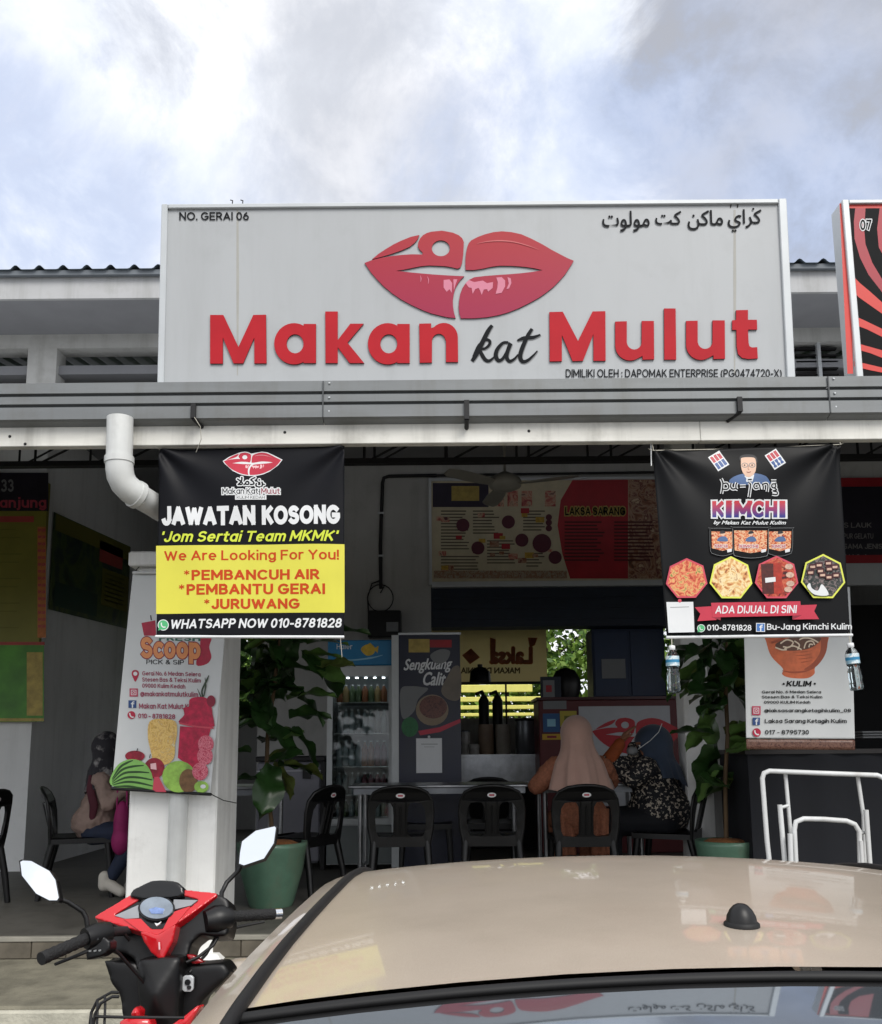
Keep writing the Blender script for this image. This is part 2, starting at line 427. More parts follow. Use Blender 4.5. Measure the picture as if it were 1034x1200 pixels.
# a plain geometric stroke alphabet (cap height 10, x height 7.2) for bold printed lettering
def _A(cx, cy, rx, ry, a0, a1, n=9): return [(cx + rx * cos(R(a0 + (a1 - a0) * i / n)), cy + ry * sin(R(a0 + (a1 - a0) * i / n))) for i in range(n + 1)]
def _O(cx, cy, rx, ry, n=22): return _A(cx, cy, rx, ry, 90, 450, n)
GL = {
    ' ': (2.4, []), 'A': (7.6, [[(0, 0), (3.8, 10), (7.6, 0)], [(1.5, 3.0), (6.1, 3.0)]]),
    'B': (6.0, [[(0, 5.2), (0, 10), (3.4, 10)] + _A(3.4, 7.6, 2.2, 2.4, 90, -90) + [(0, 5.2)], [(0, 5.2), (3.6, 5.2)] + _A(3.6, 2.6, 2.5, 2.6, 90, -90) + [(0, 0), (0, 5.2)]]),
    'C': (7.6, [_A(4.2, 5, 4.2, 5, 45, 315, 16)]), 'D': (7.2, [[(0, 0), (0, 10), (2.8, 10)] + _A(2.8, 5, 4.4, 5, 90, -90, 12) + [(0, 0)]]),
    'E': (5.6, [[(5.6, 10), (0, 10), (0, 0), (5.6, 0)], [(0, 5.1), (5.0, 5.1)]]), 'F': (5.4, [[(5.4, 10), (0, 10), (0, 0)], [(0, 5.0), (4.7, 5.0)]]),
    'G': (8.2, [_A(4.3, 5, 4.3, 5, 45, 340, 17) + [(8.3, 4.6), (4.8, 4.6)]]), 'H': (6.8, [[(0, 0), (0, 10)], [(6.8, 0), (6.8, 10)], [(0, 5.1), (6.8, 5.1)]]),
    'I': (0, [[(0, 0), (0, 10)]]), 'J': (4.8, [[(4.8, 10), (4.8, 2.6)] + _A(2.4, 2.6, 2.4, 2.6, 0, -170, 10)]), 'K': (6.6, [[(0, 0), (0, 10)], [(6.2, 10), (.3, 4.2)], [(2.2, 6.0), (6.6, 0)]]),
    'L': (5.0, [[(0, 10), (0, 0), (5.0, 0)]]), 'M': (8.6, [[(0, 0), (0, 10), (4.3, 2.4), (8.6, 10), (8.6, 0)]]), 'N': (7.0, [[(0, 0), (0, 10), (7, 0), (7, 10)]]),
    'O': (8.8, [_O(4.4, 5, 4.4, 5)]), 'P': (5.9, [[(0, 0), (0, 10), (3.2, 10)] + _A(3.2, 7.3, 2.7, 2.7, 90, -90) + [(0, 4.6)]]), 'Q': (8.8, [_O(4.4, 5, 4.4, 5), [(5.4, 2.6), (8.4, -.6)]]),
    'R': (6.2, [[(0, 0), (0, 10), (3.3, 10)] + _A(3.3, 7.4, 2.6, 2.6, 90, -90) + [(0, 4.8)], [(3.0, 4.8), (6.3, 0)]]),
    'S': (6.2, [_A(3.1, 7.5, 2.9, 2.5, 30, 230, 11) + _A(3.1, 2.6, 3.1, 2.6, 60, -150, 12)]), 'T': (6.8, [[(0, 10), (6.8, 10)], [(3.4, 10), (3.4, 0)]]),
    'U': (6.8, [[(0, 10), (0, 3.4)] + _A(3.4, 3.4, 3.4, 3.4, 180, 360, 12) + [(6.8, 10)]]), 'V': (7.4, [[(0, 10), (3.7, 0), (7.4, 10)]]),
    'W': (11.0, [[(0, 10), (2.8, 0), (5.5, 9.4), (8.2, 0), (11, 10)]]), 'X': (6.8, [[(0, 0), (6.8, 10)], [(0, 10), (6.8, 0)]]), 'Y': (7.0, [[(0, 10), (3.5, 4.6), (7, 10)], [(3.5, 4.6), (3.5, 0)]]),
    'Z': (6.2, [[(0, 10), (6.2, 10), (0, 0), (6.2, 0)]]),
    'a': (5.6, [_O(2.8, 3.6, 2.8, 3.6, 18), [(5.6, 7.2), (5.6, 0)]]), 'b': (5.6, [_O(2.8, 3.6, 2.8, 3.6, 18), [(0, 10.4), (0, 0)]]), 'c': (5.0, [_A(3, 3.6, 3, 3.6, 48, 312, 12)]),
    'd': (5.6, [_O(2.8, 3.6, 2.8, 3.6, 18), [(5.6, 10.4), (5.6, 0)]]), 'e': (5.8, [[(.2, 3.6), (5.7, 3.6)] + _A(2.9, 3.6, 2.85, 3.6, 4, 305, 14)]), 'f': (3.4, [[(1.2, 0), (1.2, 8.4)] + _A(2.9, 8.4, 1.7, 2.0, 180, 90, 5) + [(3.6, 10.4)], [(-.3, 6.9), (3.3, 6.9)]]),
    'g': (5.6, [_O(2.8, 3.6, 2.8, 3.6, 18), [(5.6, 7.2), (5.6, -.4)] + _A(2.9, -.4, 2.7, 2.6, 0, -150, 9)]), 'h': (5.2, [[(0, 0), (0, 10.4)], [(0, 4.2)] + _A(2.6, 4.6, 2.6, 2.6, 170, 0, 8) + [(5.2, 0)]]),
    'i': (0, [[(0, 0), (0, 6.7)], [(0, 10.5), (0, 10.55)]]), 'j': (1.4, [[(1.2, 7.2), (1.2, -1.2), (.6, -2.4), (-.4, -2.8)], [(1.2, 10.5), (1.2, 10.55)]]), 'k': (5.0, [[(0, 0), (0, 10.4)], [(4.6, 7.2), (.2, 2.8)], [(1.8, 4.2), (5.0, 0)]]),
    'l': (0, [[(0, 0), (0, 10.4)]]), 'm': (8.8, [[(0, 0), (0, 7.2)], [(0, 4.4)] + _A(2.2, 5.0, 2.2, 2.2, 170, 0, 8) + [(4.4, 0)], [(4.4, 4.4)] + _A(6.6, 5.0, 2.2, 2.2, 170, 0, 8) + [(8.8, 0)]]),
    'n': (5.2, [[(0, 0), (0, 7.2)], [(0, 4.2)] + _A(2.6, 4.6, 2.6, 2.6, 170, 0, 8) + [(5.2, 0)]]), 'o': (5.8, [_O(2.9, 3.6, 2.9, 3.6, 18)]), 'p': (5.6, [_O(2.8, 3.6, 2.8, 3.6, 18), [(0, 7.2), (0, -2.8)]]),
    'q': (5.6, [_O(2.8, 3.6, 2.8, 3.6, 18), [(5.6, 7.2), (5.6, -2.8)]]), 'r': (3.0, [[(0, 0), (0, 7.2)], [(0, 4.4)] + _A(2.6, 4.6, 2.6, 2.6, 170, 80, 5)]), 's': (4.6, [_A(2.3, 5.4, 2.1, 1.8, 30, 230, 9) + _A(2.3, 1.9, 2.3, 1.9, 60, -150, 9)]),
    't': (3.4, [[(1.3, 9.4), (1.3, 2.0)] + _A(3.0, 2.0, 1.7, 2.0, 180, 270, 5) + [(3.5, 0)], [(-.3, 7.0), (3.4, 7.0)]]), 'u': (5.2, [[(0, 7.2), (0, 2.6)] + _A(2.6, 2.6, 2.6, 2.6, 180, 350, 8), [(5.2, 7.2), (5.2, 0)]]),
    'v': (5.6, [[(0, 7.2), (2.8, 0), (5.6, 7.2)]]), 'w': (8.4, [[(0, 7.2), (2.1, 0), (4.2, 6.8), (6.3, 0), (8.4, 7.2)]]), 'x': (5.2, [[(0, 0), (5.2, 7.2)], [(0, 7.2), (5.2, 0)]]), 'y': (5.6, [[(0, 7.2), (2.9, 0)], [(5.6, 7.2), (2.2, -1.8), (.4, -2.8)]]),
    'z': (4.8, [[(0, 7.2), (4.8, 7.2), (0, 0), (4.8, 0)]]),
    '0': (5.8, [_O(2.9, 5, 2.9, 5)]), '1': (2.6, [[(0, 8.2), (2.6, 10), (2.6, 0)]]), '2': (5.6, [_A(2.8, 7.2, 2.8, 2.8, 165, -30, 10) + [(0, 0), (5.8, 0)]]), '3': (5.6, [_A(2.7, 7.5, 2.5, 2.5, 150, -80, 10) + _A(2.7, 2.6, 2.9, 2.6, 80, -150, 11)]),
    '4': (6.2, [[(4.6, 0), (4.6, 10), (0, 2.6), (6.4, 2.6)]]), '5': (5.6, [[(5.2, 10), (.9, 10), (.5, 5.2)] + _A(2.7, 3.2, 2.9, 3.2, 130, -150, 13)]), '6': (5.8, [_O(2.9, 3.1, 2.9, 3.1, 18), [(.1, 3.6), (1.4, 7.6), (3.8, 10)]]),
    '7': (5.4, [[(0, 10), (5.4, 10), (1.8, 0)]]), '8': (5.8, [_O(2.9, 7.5, 2.4, 2.5, 18), _O(2.9, 2.6, 2.9, 2.6, 18)]), '9': (5.8, [_O(2.9, 6.9, 2.9, 3.1, 18), [(5.7, 6.4), (4.4, 2.4), (2.0, 0)]]),
    '.': (0, [[(0, 0), (0, .5)]]), ',': (.6, [[(.5, .4), (0, -1.4)]]), ':': (0, [[(0, .6), (0, 1.1)], [(0, 5.6), (0, 6.1)]]), '-': (2.8, [[(0, 3.9), (2.8, 3.9)]]), '_': (4.8, [[(0, -1.2), (4.8, -1.2)]]), "'": (0, [[(0, 8.2), (0, 10)]]), '!': (0, [[(0, 3.4), (0, 10)], [(0, 0), (0, .5)]]),
    '*': (4.6, [[(2.3, 10.6), (2.3, 5.8)], [(.2, 9.4), (4.4, 7.0)], [(.2, 7.0), (4.4, 9.4)]]), '(': (1.8, [_A(4.4, 4, 4.4, 6.6, 130, 230, 8)]), ')': (1.8, [_A(-2.6, 4, 4.4, 6.6, 50, -50, 8)]),
    '&': (6.8, [[(6.8, 0), (1.6, 6.8)] + _A(3.0, 8.3, 1.7, 1.7, 190, 0, 9)[::1] + [(4.4, 6.9), (1.0, 4.4)] + _A(2.6, 2.4, 2.5, 2.4, 160, 300, 8) + [(6.4, 4.2)]]),
    '@': (9.6, [_A(4.8, 3.6, 4.8, 5.2, -60, 250, 18)[::-1][:0] + _A(4.8, 3.6, 4.8, 5.2, 300, 20, 18) + [(9.2, 2.2), (7.6, 1.6), (7.0, 3.0), (7.0, 6.0)], _O(4.8, 3.6, 2.0, 2.4, 14)])}


def split_sharp(s_):
    """cut a pen stroke at its sharp corners"""
    out = [[s_[0]]]
    for i in range(1, len(s_)):
        out[-1].append(s_[i])
        if i < len(s_) - 1:
            a, p, b = s_[i - 1], s_[i], s_[i + 1]; u = (p[0] - a[0], p[1] - a[1]); v = (b[0] - p[0], b[1] - p[1])
            if (u[0] * v[0] + u[1] * v[1]) / ((math.hypot(*u) * math.hypot(*v)) or 1) < -.12: out.append([s_[i]])
    return out


def ribbon(pts, w, closed):
    """outline of a pen stroke of width w with mitred corners and square ends; returns verts and quads"""
    if closed: pts = pts[:-1]
    n = len(pts); L = []; Q = []
    for i in range(n):
        p = pts[i]
        a = pts[i - 1] if (i or closed) else None; b = pts[(i + 1) % n] if (i < n - 1 or closed) else None
        def un(u, v): d = math.hypot(v[0] - u[0], v[1] - u[1]) or 1e-6; return ((v[0] - u[0]) / d, (v[1] - u[1]) / d)
        if a is None: d = un(p, b); e_ = w / 2 if min(abs(d[0]), abs(d[1])) < .05 else w * .36; p = (p[0] - d[0] * e_, p[1] - d[1] * e_); m = (-d[1], d[0]); k = 1
        elif b is None: d = un(a, p); e_ = w / 2 if min(abs(d[0]), abs(d[1])) < .05 else w * .36; p = (p[0] + d[0] * e_, p[1] + d[1] * e_); m = (-d[1], d[0]); k = 1
        else:
            d0, d1 = un(a, p), un(p, b); m = (-(d0[1] + d1[1]), d0[0] + d1[0]); q = math.hypot(*m) or 1e-6; m = (m[0] / q, m[1] / q)
            k = 1 / max(.72, abs(m[0] * -d0[1] + m[1] * d0[0]))
        L.append((p[0] + m[0] * k * w / 2, p[1] + m[1] * k * w / 2)); L.append((p[0] - m[0] * k * w / 2, p[1] - m[1] * k * w / 2))
    for i in range(n if closed else n - 1): j = (i + 1) % n; Q.append((2 * i, 2 * i + 1, 2 * j + 1, 2 * j))
    return L, Q


def strokemesh_fixed(t, wd, base, shear, track):
    """strokes of width wd laid out and scaled as if they had the width base (so outlines line up)"""
    x = 0; raw = []; lev = 0; box_ = []
    for ch in t:
        adv, st = GL.get(ch, GL['-'])
        st = [q for s0 in st for q in split_sharp(s0)]
        for i, s_ in enumerate(st):
            cl = len(s_) > 3 and math.hypot(s_[0][0] - s_[-1][0], s_[0][1] - s_[-1][1]) < 1e-4
            L, Q = ribbon(s_, min(wd, 1.1) if ch == '*' else wd, cl)
            box_ += [(px + x + py * shear + e * base / 2, py + e * base / 2) for px, py in s_ for e in (-1, 1)]
            raw.append(([(px + x + py * shear, py) for px, py in L], Q, (lev + i) % 8))
        lev += len(st); x += adv + (base + 1.15 * track if ch != ' ' else 1.0)
    x0 = min(p[0] for p in box_); x1 = max(p[0] for p in box_); y0 = min(p[1] for p in box_); y1 = max(p[1] for p in box_)
    if y1 - y0 < .01: y1 = y0 + 1
    return [([((px - x0) / (x1 - x0), (py - y0) / (y1 - y0)) for px, py in L], Q, l) for L, Q, l in raw]


class Print:
    """artwork on a hanging or standing sheet. Layout is given in the pixels of a crop of the photograph:
    (crop x / k + ox, crop y / k + oy) is the photo pixel; surf(x, z) is the sheet's own distance there."""

    def __init__(s, parent, Y, ox=0, oy=0, k=1.0, surf=None, step=.00022, rot=0):
        s.p = parent; s.Y = Y; s.ox = ox; s.oy = oy; s.k = k; s.surf = surf or (lambda x, z: Y); s.layer = 1; s.step = step; s.fine = .035 if surf is not None and rot == 0 else 0; s.base = .0012 if s.fine else 0

    def xz(s, x, y): return PXZ(x / s.k + s.ox, y / s.k + s.oy, s.Y)

    def place(s, mb, pts, faces, extra=0.0):
        d = s.layer * s.step + extra + s.base
        if s.fine:
            pts = list(pts); out = []; todo = [tuple(f) for f in faces]; mid = {}
            while todo:
                f = todo.pop()
                if len(f) > 3: todo += [(f[0], f[i], f[i + 1]) for i in range(1, len(f) - 1)]; continue
                e = max(((math.hypot(pts[f[i]][0] - pts[f[(i + 1) % 3]][0], pts[f[i]][1] - pts[f[(i + 1) % 3]][1]), i) for i in range(3)))
                if e[0] < s.fine: out.append(f); continue
                i = e[1]; a, b, c = f[i], f[(i + 1) % 3], f[(i + 2) % 3]; k = (min(a, b), max(a, b))
                if k not in mid: pts.append(((pts[a][0] + pts[b][0]) / 2, (pts[a][1] + pts[b][1]) / 2)); mid[k] = len(pts) - 1
                m = mid[k]; todo += [(a, m, c), (m, b, c)]
            faces = out
        mb.add([(x, s.surf(x, z) - d, z) for x, z in pts], faces, False)

    def text(s, t, bx, mat, bold=0.0, shear=0, mirror=False, outline=None, ow=2.0, name='lettering', space=1.0, slope=0, parent=None, pen=None):
        x0, y0, x1, y1 = bx
        if pen:
            for k_, (wd, m_) in enumerate((([(pen + 2 * ow * 10 / (y1 - y0), outline)] if outline else []) + [(pen, mat)])):
                mb = MB(); gx = ow if (outline and k_ == 0) else 0
                for L, Q, lv in strokemesh_fixed(t, wd, pen, shear, space):
                    pts = [s.xz(x0 + a * (x1 - x0), y1 - b * (y1 - y0) + slope * a) for a, b in L]
                    s.place(mb, pts, Q, lv * .00003)
                o = mb.build(name if m_ is mat else name + '_outline', m_, parent or s.p); s.layer += 1
            return o
        vs, fs = textmesh(t, shear, space)
        if mirror: vs = [(1 - a, b) for a, b in vs]

        def put(mb, dx, dy, e):
            pts = [s.xz(x0 + a * (x1 - x0) + dx, y1 - b * (y1 - y0) + dy + slope * a) for a, b in vs]
            s.place(mb, pts, fs, e)
        if outline:
            mb = MB(); n = 10
            for i in range(n): put(mb, (ow + bold) * cos(2 * pi * i / n), (ow + bold) * sin(2 * pi * i / n), i * .00002)
            mb.build(name + '_outline', outline, parent or s.p); s.layer += 1
        mb = MB()
        put(mb, 0, 0, .00025)
        if bold:
            n = 8
            for i in range(n): put(mb, bold * cos(2 * pi * i / n), bold * sin(2 * pi * i / n), i * .00002)
        o = mb.build(name, mat, parent or s.p); s.layer += 1
        return o

    def poly(s, loops, mat, name='print', sub=0, parent=None):
        if loops and not isinstance(loops[0][0], (list, tuple)): loops = [loops]
        L = [[s.xz(*p) for p in lp] for lp in loops]
        tri = tessellate_polygon([[Vector((x, z, 0)) for x, z in lp] for lp in L])
        mb = MB(); s.place(mb, [p for lp in L for p in lp], [tuple(t) for t in tri])
        o = mb.build(name, mat, parent or s.p); s.layer += 1
        return o

    def rect(s, x0, y0, x1, y1, mat, name='print', n=16, parent=None, slope=0):
        mb = MB()
        vs = []
        for j in range(n + 1):
            for i in range(n + 1): vs.append(s.xz(x0 + (x1 - x0) * i / n, y0 + (y1 - y0) * j / n + slope * i / n))
        s.place(mb, vs, [(j * (n + 1) + i, j * (n + 1) + i + 1, (j + 1) * (n + 1) + i + 1, (j + 1) * (n + 1) + i) for j in range(n) for i in range(n)])
        o = mb.build(name, mat, parent or s.p); s.layer += 1
        return o

    def ring(s, cx, cy, r, n=24, ry=None, a0=0): return [(cx + r * cos(2 * pi * i / n + a0), cy + (ry or r) * sin(2 * pi * i / n + a0)) for i in range(n)]

    def disc(s, cx, cy, r, mat, ry=None, name='print', n=24, a0=0, parent=None): return s.poly(s.ring(cx, cy, r, n, ry, a0), mat, name, parent=parent)

    def stroke(s, pts, w, mat, name='print', parent=None):
        """a brush stroke: pts (x, y), widths w"""
        if not isinstance(w, (list, tuple)): w = [w] * len(pts)
        pp = smoothline(pts, w)
        mb = MB(); L = []; Rr = []
        for i, (x, y, ww) in enumerate(pp):
            a = pp[max(0, i - 1)]; b = pp[min(len(pp) - 1, i + 1)]
            dx, dy = b[0] - a[0], b[1] - a[1]; q = math.hypot(dx, dy) or 1
            L.append((x - dy / q * ww / 2, y + dx / q * ww / 2)); Rr.append((x + dy / q * ww / 2, y - dx / q * ww / 2))
        n = len(pp); pts3 = [s.xz(*p) for p in L] + [s.xz(*p) for p in Rr]
        d = s.layer * s.step + s.base
        mb.add([(x, s.surf(x, z) - d - .00012 * i / n, z) for i, (x, z) in enumerate(pts3)], [(i, i + 1, n + i + 1, n + i) for i in range(n - 1)], False)
        o = mb.build(name, mat, parent or s.p); s.layer += 1
        return o


def smoothline(pts, w, sub=5):
    out = []; n = len(pts)
    for i in range(n - 1):
        p0 = pts[max(0, i - 1)]; p1 = pts[i]; p2 = pts[i + 1]; p3 = pts[min(n - 1, i + 2)]
        for k in range(sub):
            t = k / sub
            f = lambda a, b, c, d: .5 * ((2 * b) + (-a + c) * t + (2 * a - 5 * b + 4 * c - d) * t * t + (-a + 3 * b - 3 * c + d) * t ** 3)
            out.append((f(p0[0], p1[0], p2[0], p3[0]), f(p0[1], p1[1], p2[1], p3[1]), w[i] + (w[i + 1] - w[i]) * t))
    out.append((pts[-1][0], pts[-1][1], w[-1])); return out


def smoothloop(pts, sub=4):
    out = []; n = len(pts)
    for i in range(n):
        p0, p1, p2, p3 = pts[i - 1], pts[i], pts[(i + 1) % n], pts[(i + 2) % n]
        # keep sharp corners
        for k in range(sub):
            t = k / sub
            f = lambda a, b, c, d: .5 * ((2 * b) + (-a + c) * t + (2 * a - 5 * b + 4 * c - d) * t * t + (-a + 3 * b - 3 * c + d) * t ** 3)
            out.append((f(p0[0], p1[0], p2[0], p3[0]), f(p0[1], p1[1], p2[1], p3[1])))
    return out


# the lips emblem, in units of its own 1034 x 497 drawing
LIP_A = [(65, 178), (95, 153), (130, 130), (165, 109), (200, 92), (245, 74), (285, 65), (277, 85), (262, 103), (240, 120), (200, 138), (150, 155), (105, 168)]
LIP_B = [(30, 195), (65, 182), (110, 171), (160, 163), (200, 158), (250, 155), (300, 156), (300, 147), (285, 132), (278, 118), (280, 100), (288, 82), (302, 66), (320, 56), (340, 50), (390, 45), (440, 54), (468, 66), (484, 80), (492, 98),
         (490, 150), (484, 195), (476, 216), (462, 222), (430, 214), (400, 210), (330, 207), (290, 211), (250, 219), (210, 227), (175, 232), (250, 240), (350, 249), (430, 254), (494, 257), (478, 272), (465, 290), (452, 315), (445, 340), (441, 370), (442, 400), (447, 430), (454, 452),
         (415, 448), (380, 440), (340, 430), (300, 415), (250, 392), (200, 365), (160, 338), (120, 305), (90, 274), (60, 240)]
LIP_C = [(500, 228), (499, 200), (500, 170), (503, 145), (508, 120), (515, 103), (527, 90), (555, 75), (590, 62), (630, 52), (670, 48), (715, 52), (760, 62), (810, 84), (860, 110), (900, 134), (940, 155), (975, 173), (1003, 185), (995, 200), (985, 215), (965, 246), (940, 275), (912, 304), (880, 330), (840, 358),
         (800, 380), (750, 405), (700, 425), (650, 439), (600, 448), (540, 453), (478, 453), (471, 430), (468, 400), (470, 370), (475, 340), (485, 313), (500, 290), (518, 273), (540, 262), (590, 256), (640, 252), (700, 248), (760, 243), (810, 237), (860, 229), (820, 220), (780, 214), (720, 209), (660, 208), (620, 213), (580, 222), (540, 228)]
LIP_HI = [[(398, 275), (425, 272), (438, 290), (436, 335), (425, 318), (412, 330), (398, 310)], [(443, 272), (462, 272), (452, 300), (446, 325)],
          [(500, 290), (515, 275), (540, 285), (580, 278), (600, 290), (628, 285), (626, 312), (605, 330), (600, 318), (585, 320), (575, 345), (568, 325), (560, 312), (545, 318), (533, 340), (528, 312), (515, 310)],
          [(640, 340), (648, 310), (650, 285), (643, 264), (668, 262), (684, 278), (684, 305), (668, 335)], [(690, 318), (701, 292), (695, 262), (710, 268), (713, 290), (702, 315)]]


def lips(pr, x0, y0, x1, y1, mat, himat, wash=None, depth=None, full=True, name='lips_emblem', linemat=None):
    sx, sy = (x1 - x0) / 973, (y1 - y0) / 408
    tr = lambda L: [(x0 + (x - 30) * sx, y0 + (y - 45) * sy) for x, y in L]
    hole = tr([(385 + 42 * cos(-2 * pi * i / 20), 127 + 37 * sin(-2 * pi * i / 20)) for i in range(20)])
    if wash:
        out = [(30, 195), (130, 125), (285, 60), (340, 45), (390, 40), (440, 48), (495, 75), (590, 57), (670, 43), (760, 57), (860, 105), (1008, 185), (940, 280), (800, 386), (700, 431), (600, 454), (478, 458), (380, 445), (300, 420), (200, 370), (60, 242)]
        cx, cy = 515, 250
        pr.poly(tr([(cx + (x - cx) * 1.035, cy + (y - cy) * 1.06) for x, y in out]), wash, name + '_backing')

    pr.poly([tr(LIP_B), hole], mat, name)
    pr.layer -= 1; pr.poly(tr(LIP_C), mat, name); pr.layer -= 1; pr.poly(tr(LIP_A), mat, name)
    if full:
        for q in LIP_HI: pr.poly(tr(q), himat, 'lip_highlight'); pr.layer -= 1
        pr.layer += 1
        pr.stroke(tr([(552, 107), (600, 97), (660, 93), (720, 98), (780, 113), (840, 134)]), [1 * sx, 5 * sx, 7 * sx, 6 * sx, 4 * sx, 1 * sx], linemat or himat, 'lip_highlight')



def PT(px, py, Y0, z0, tilt):
    """a photo pixel on a plane that leans: Y = Y0 - tilt * (z - z0)"""
    d = MROT @ Vector(((px - PX) / F, -(py - PY) / F, -1)); d = d / d.y
    Y = (Y0 - tilt * (CZ - z0)) / (1 + tilt * d.z)
    return Vector((d.x * Y, Y, CZ + d.z * Y))


def plate(mb, pts, Y0, z0, tilt, depth, crown=0.0):
    """a solid plate whose outline is given in pixels on a leaning plane"""
    V = [PT(x, y, Y0, z0, tilt) for x, y in pts]
    n = Vector((0, 1, tilt)).normalized(); k = len(V)
    c = sum(V, Vector()) / k - n * crown
    B = [v + n * depth for v in V]
    cb = sum(B, Vector()) / k
    if crown:
        mb.add(V + [c], [(i, (i + 1) % k, k) for i in range(k)], True)
    else:
        tri = tessellate_polygon([[Vector((x, -y, 0)) for x, y in pts]]); mb.add(V, [tuple(t) for t in tri], False)
    tri = tessellate_polygon([[Vector((x, -y, 0)) for x, y in pts]]); mb.add(B, [tuple(t)[::-1] for t in tri], False)
    mb.add(V + B, [(i, k + i, k + (i + 1) % k, (i + 1) % k) for i in range(k)], False)
    return mb


def cz(crop, k, ox, oy): return [(x / k + ox, y / k + oy) for x, y in crop]


# ------------------------------------------------------------------ material list
conc = M('concrete', '#7b7768', .9, var=.32, scale=3.2, bump=.5, bscale=90, dirt=.6, dcol='#3c3a30')
conc2 = M('concrete_edge', '#b4b1a2', .9, var=.16, scale=5, bump=.5, bscale=60, dirt=.5)
asph = M('asphalt', '#55544f', .9, var=.25, scale=14, bump=.7, bscale=160)
floorm = M('floor_screed', '#56544f', .55, var=.2, scale=3, dirt=.6, dcol='#2c2a26')
tilem = M('step_tile', '#5f594e', .5, var=.2, scale=9)
nosing = M('nosing', '#8d8a80', .6, var=.15)
wallw = M('wall_paint', '#c9c9c6', .85, var=.05, scale=1.3, bump=.08, bscale=30, dirt=.35)
wallk = M('kitchen_wall_paint', '#b2b2af', .85, var=.07, scale=1.6, bump=.08, bscale=30, dirt=.3)
wallb = M('side_wall_paint', '#e2e3e1', .85, var=.05, scale=1.0, dirt=.2)
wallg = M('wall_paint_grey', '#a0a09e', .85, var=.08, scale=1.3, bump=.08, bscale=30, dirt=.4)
pill = M('pillar_paint', '#efefec', .8, var=.06, scale=2.5, bump=.15, bscale=20, dirt=.28)
soff = M('soffit', '#8f9094', .9, var=.08, scale=2)
fasc = M('fascia_paint', '#b4b5b6', .7, var=.05, scale=3, dirt=.4)
roofm = M('roof_sheet', '#5f6b72', .5, metal=.2, var=.15, scale=4)
gutm = M('gutter_metal', '#7a7d7e', .45, metal=.25, var=.08, scale=1.6, stretch=(.6, 1, 6), dirt=.4)
gutd = M('gutter_groove', '#4a4d4f', .6, var=.08)
beamm = M('beam_paint', '#dddcd5', .75, var=.1, scale=3, stretch=(.5, 1, 2.5), dirt=.45, bump=.05)
steel = M('dark_steel', '#232324', .6, metal=.2, var=.1)
blackp = M('black_plastic', '#0b0b0c', .42, var=.1)
blackg = M('black_gloss', '#08080a', .2, var=.1, coat=.2)
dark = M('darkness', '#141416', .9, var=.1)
alu = M('aluminium_frame', '#c2c6c8', .45, metal=.25, var=.05, scale=3)
panelm = M('sign_panel', '#b1b4b6', .40, dirt=.12, var=.035, scale=1.2, stretch=(1, 1, .5))
red = M('sign_red', '#b3222c', .5, var=.05, spec=.2)
redside = M('letter_side', '#4a1a20', .5, var=.05)
ink = M('ink_black', '#101113', .6, var=.03, spec=.15)
inkg = M('ink_charcoal', '#17191c', .6, var=.03, spec=.15)
whitep = M('print_white', '#dcdedf', .5, var=.03)
shadowp = M('print_grey', '#7d7f80', .55, var=.03)
pvc = M('pvc_white', '#d2d4d2', .38, var=.07, scale=5, dirt=.3)
stain = M('rain_stain', '#a09c92', .7, var=.2, scale=30)
steelb = M('brushed_steel', '#8e9092', .3, metal=.9, var=.15, scale=9, dirt=.4)
chrome = M('chrome', '#d9dcdf', .12, metal=1, var=0)
mirrorm = M('mirror_glass', '#f2f5f8', .02, metal=1, var=0)
glass = M('window_glass', '#dfe6e6', .03, trans=1, var=0, ior=1.45)
whitef = M('white_tube_paint', '#d4d6d6', .4, var=.05, dirt=.35, dcol='#7a6a58')

# ------------------------------------------------------------------ ground
FZ, AZ, RZ = .55, .43, .05
box('road', asph, (-150, -150, -.4), (150, 200, RZ), kind='structure')
o = MB().box((-14, 4.37, 0), (14, 5.36, AZ), .012).build('pavement', conc, kind='structure')
o = MB().box((-14, 4.335, 0), (14, 4.37, AZ - .012), .01).build('kerb', conc2, kind='structure')
box('floor', floorm, (-14, 5.36, 0), (14, 14, FZ), kind='structure')
stp = box('floor_step', tilem, (-14, 5.345, AZ + .001), (14, 5.36, FZ - .022), kind='structure')
me = None
x = -3.9; i = 0
while x < 2.6:
    if me is None:
        t0 = MB().box((-.098, 5.331, AZ + .004), (.098, 5.3455, FZ - .024), .003).build('tile', tilem, stp); t0.location.x = x
    else:
        t1 = t0.copy(); COL.objects.link(t1); t1.parent = stp; t1.location.x = x
    me = 1; x += .202
MB().box((-14, 5.325, FZ - .022), (14, 5.37, FZ + .004), .003).build('step_nosing', nosing, stp)

# ------------------------------------------------------------------ building
B = thing('hawker_stall_building', 'low white hawker stall building with a ribbed grey roof behind the grey canopy', 'building', (0, 9, 0))
BY = 9.6                      # front face of the kitchen wall
def zat(py, Y, px=517): return P(px, py, Y).z
def xat(px, Y, py=700): return P(px, py, Y).x
XP = xat(42, 8.3, 800)        # the side wall that parts this stall from the one on the left
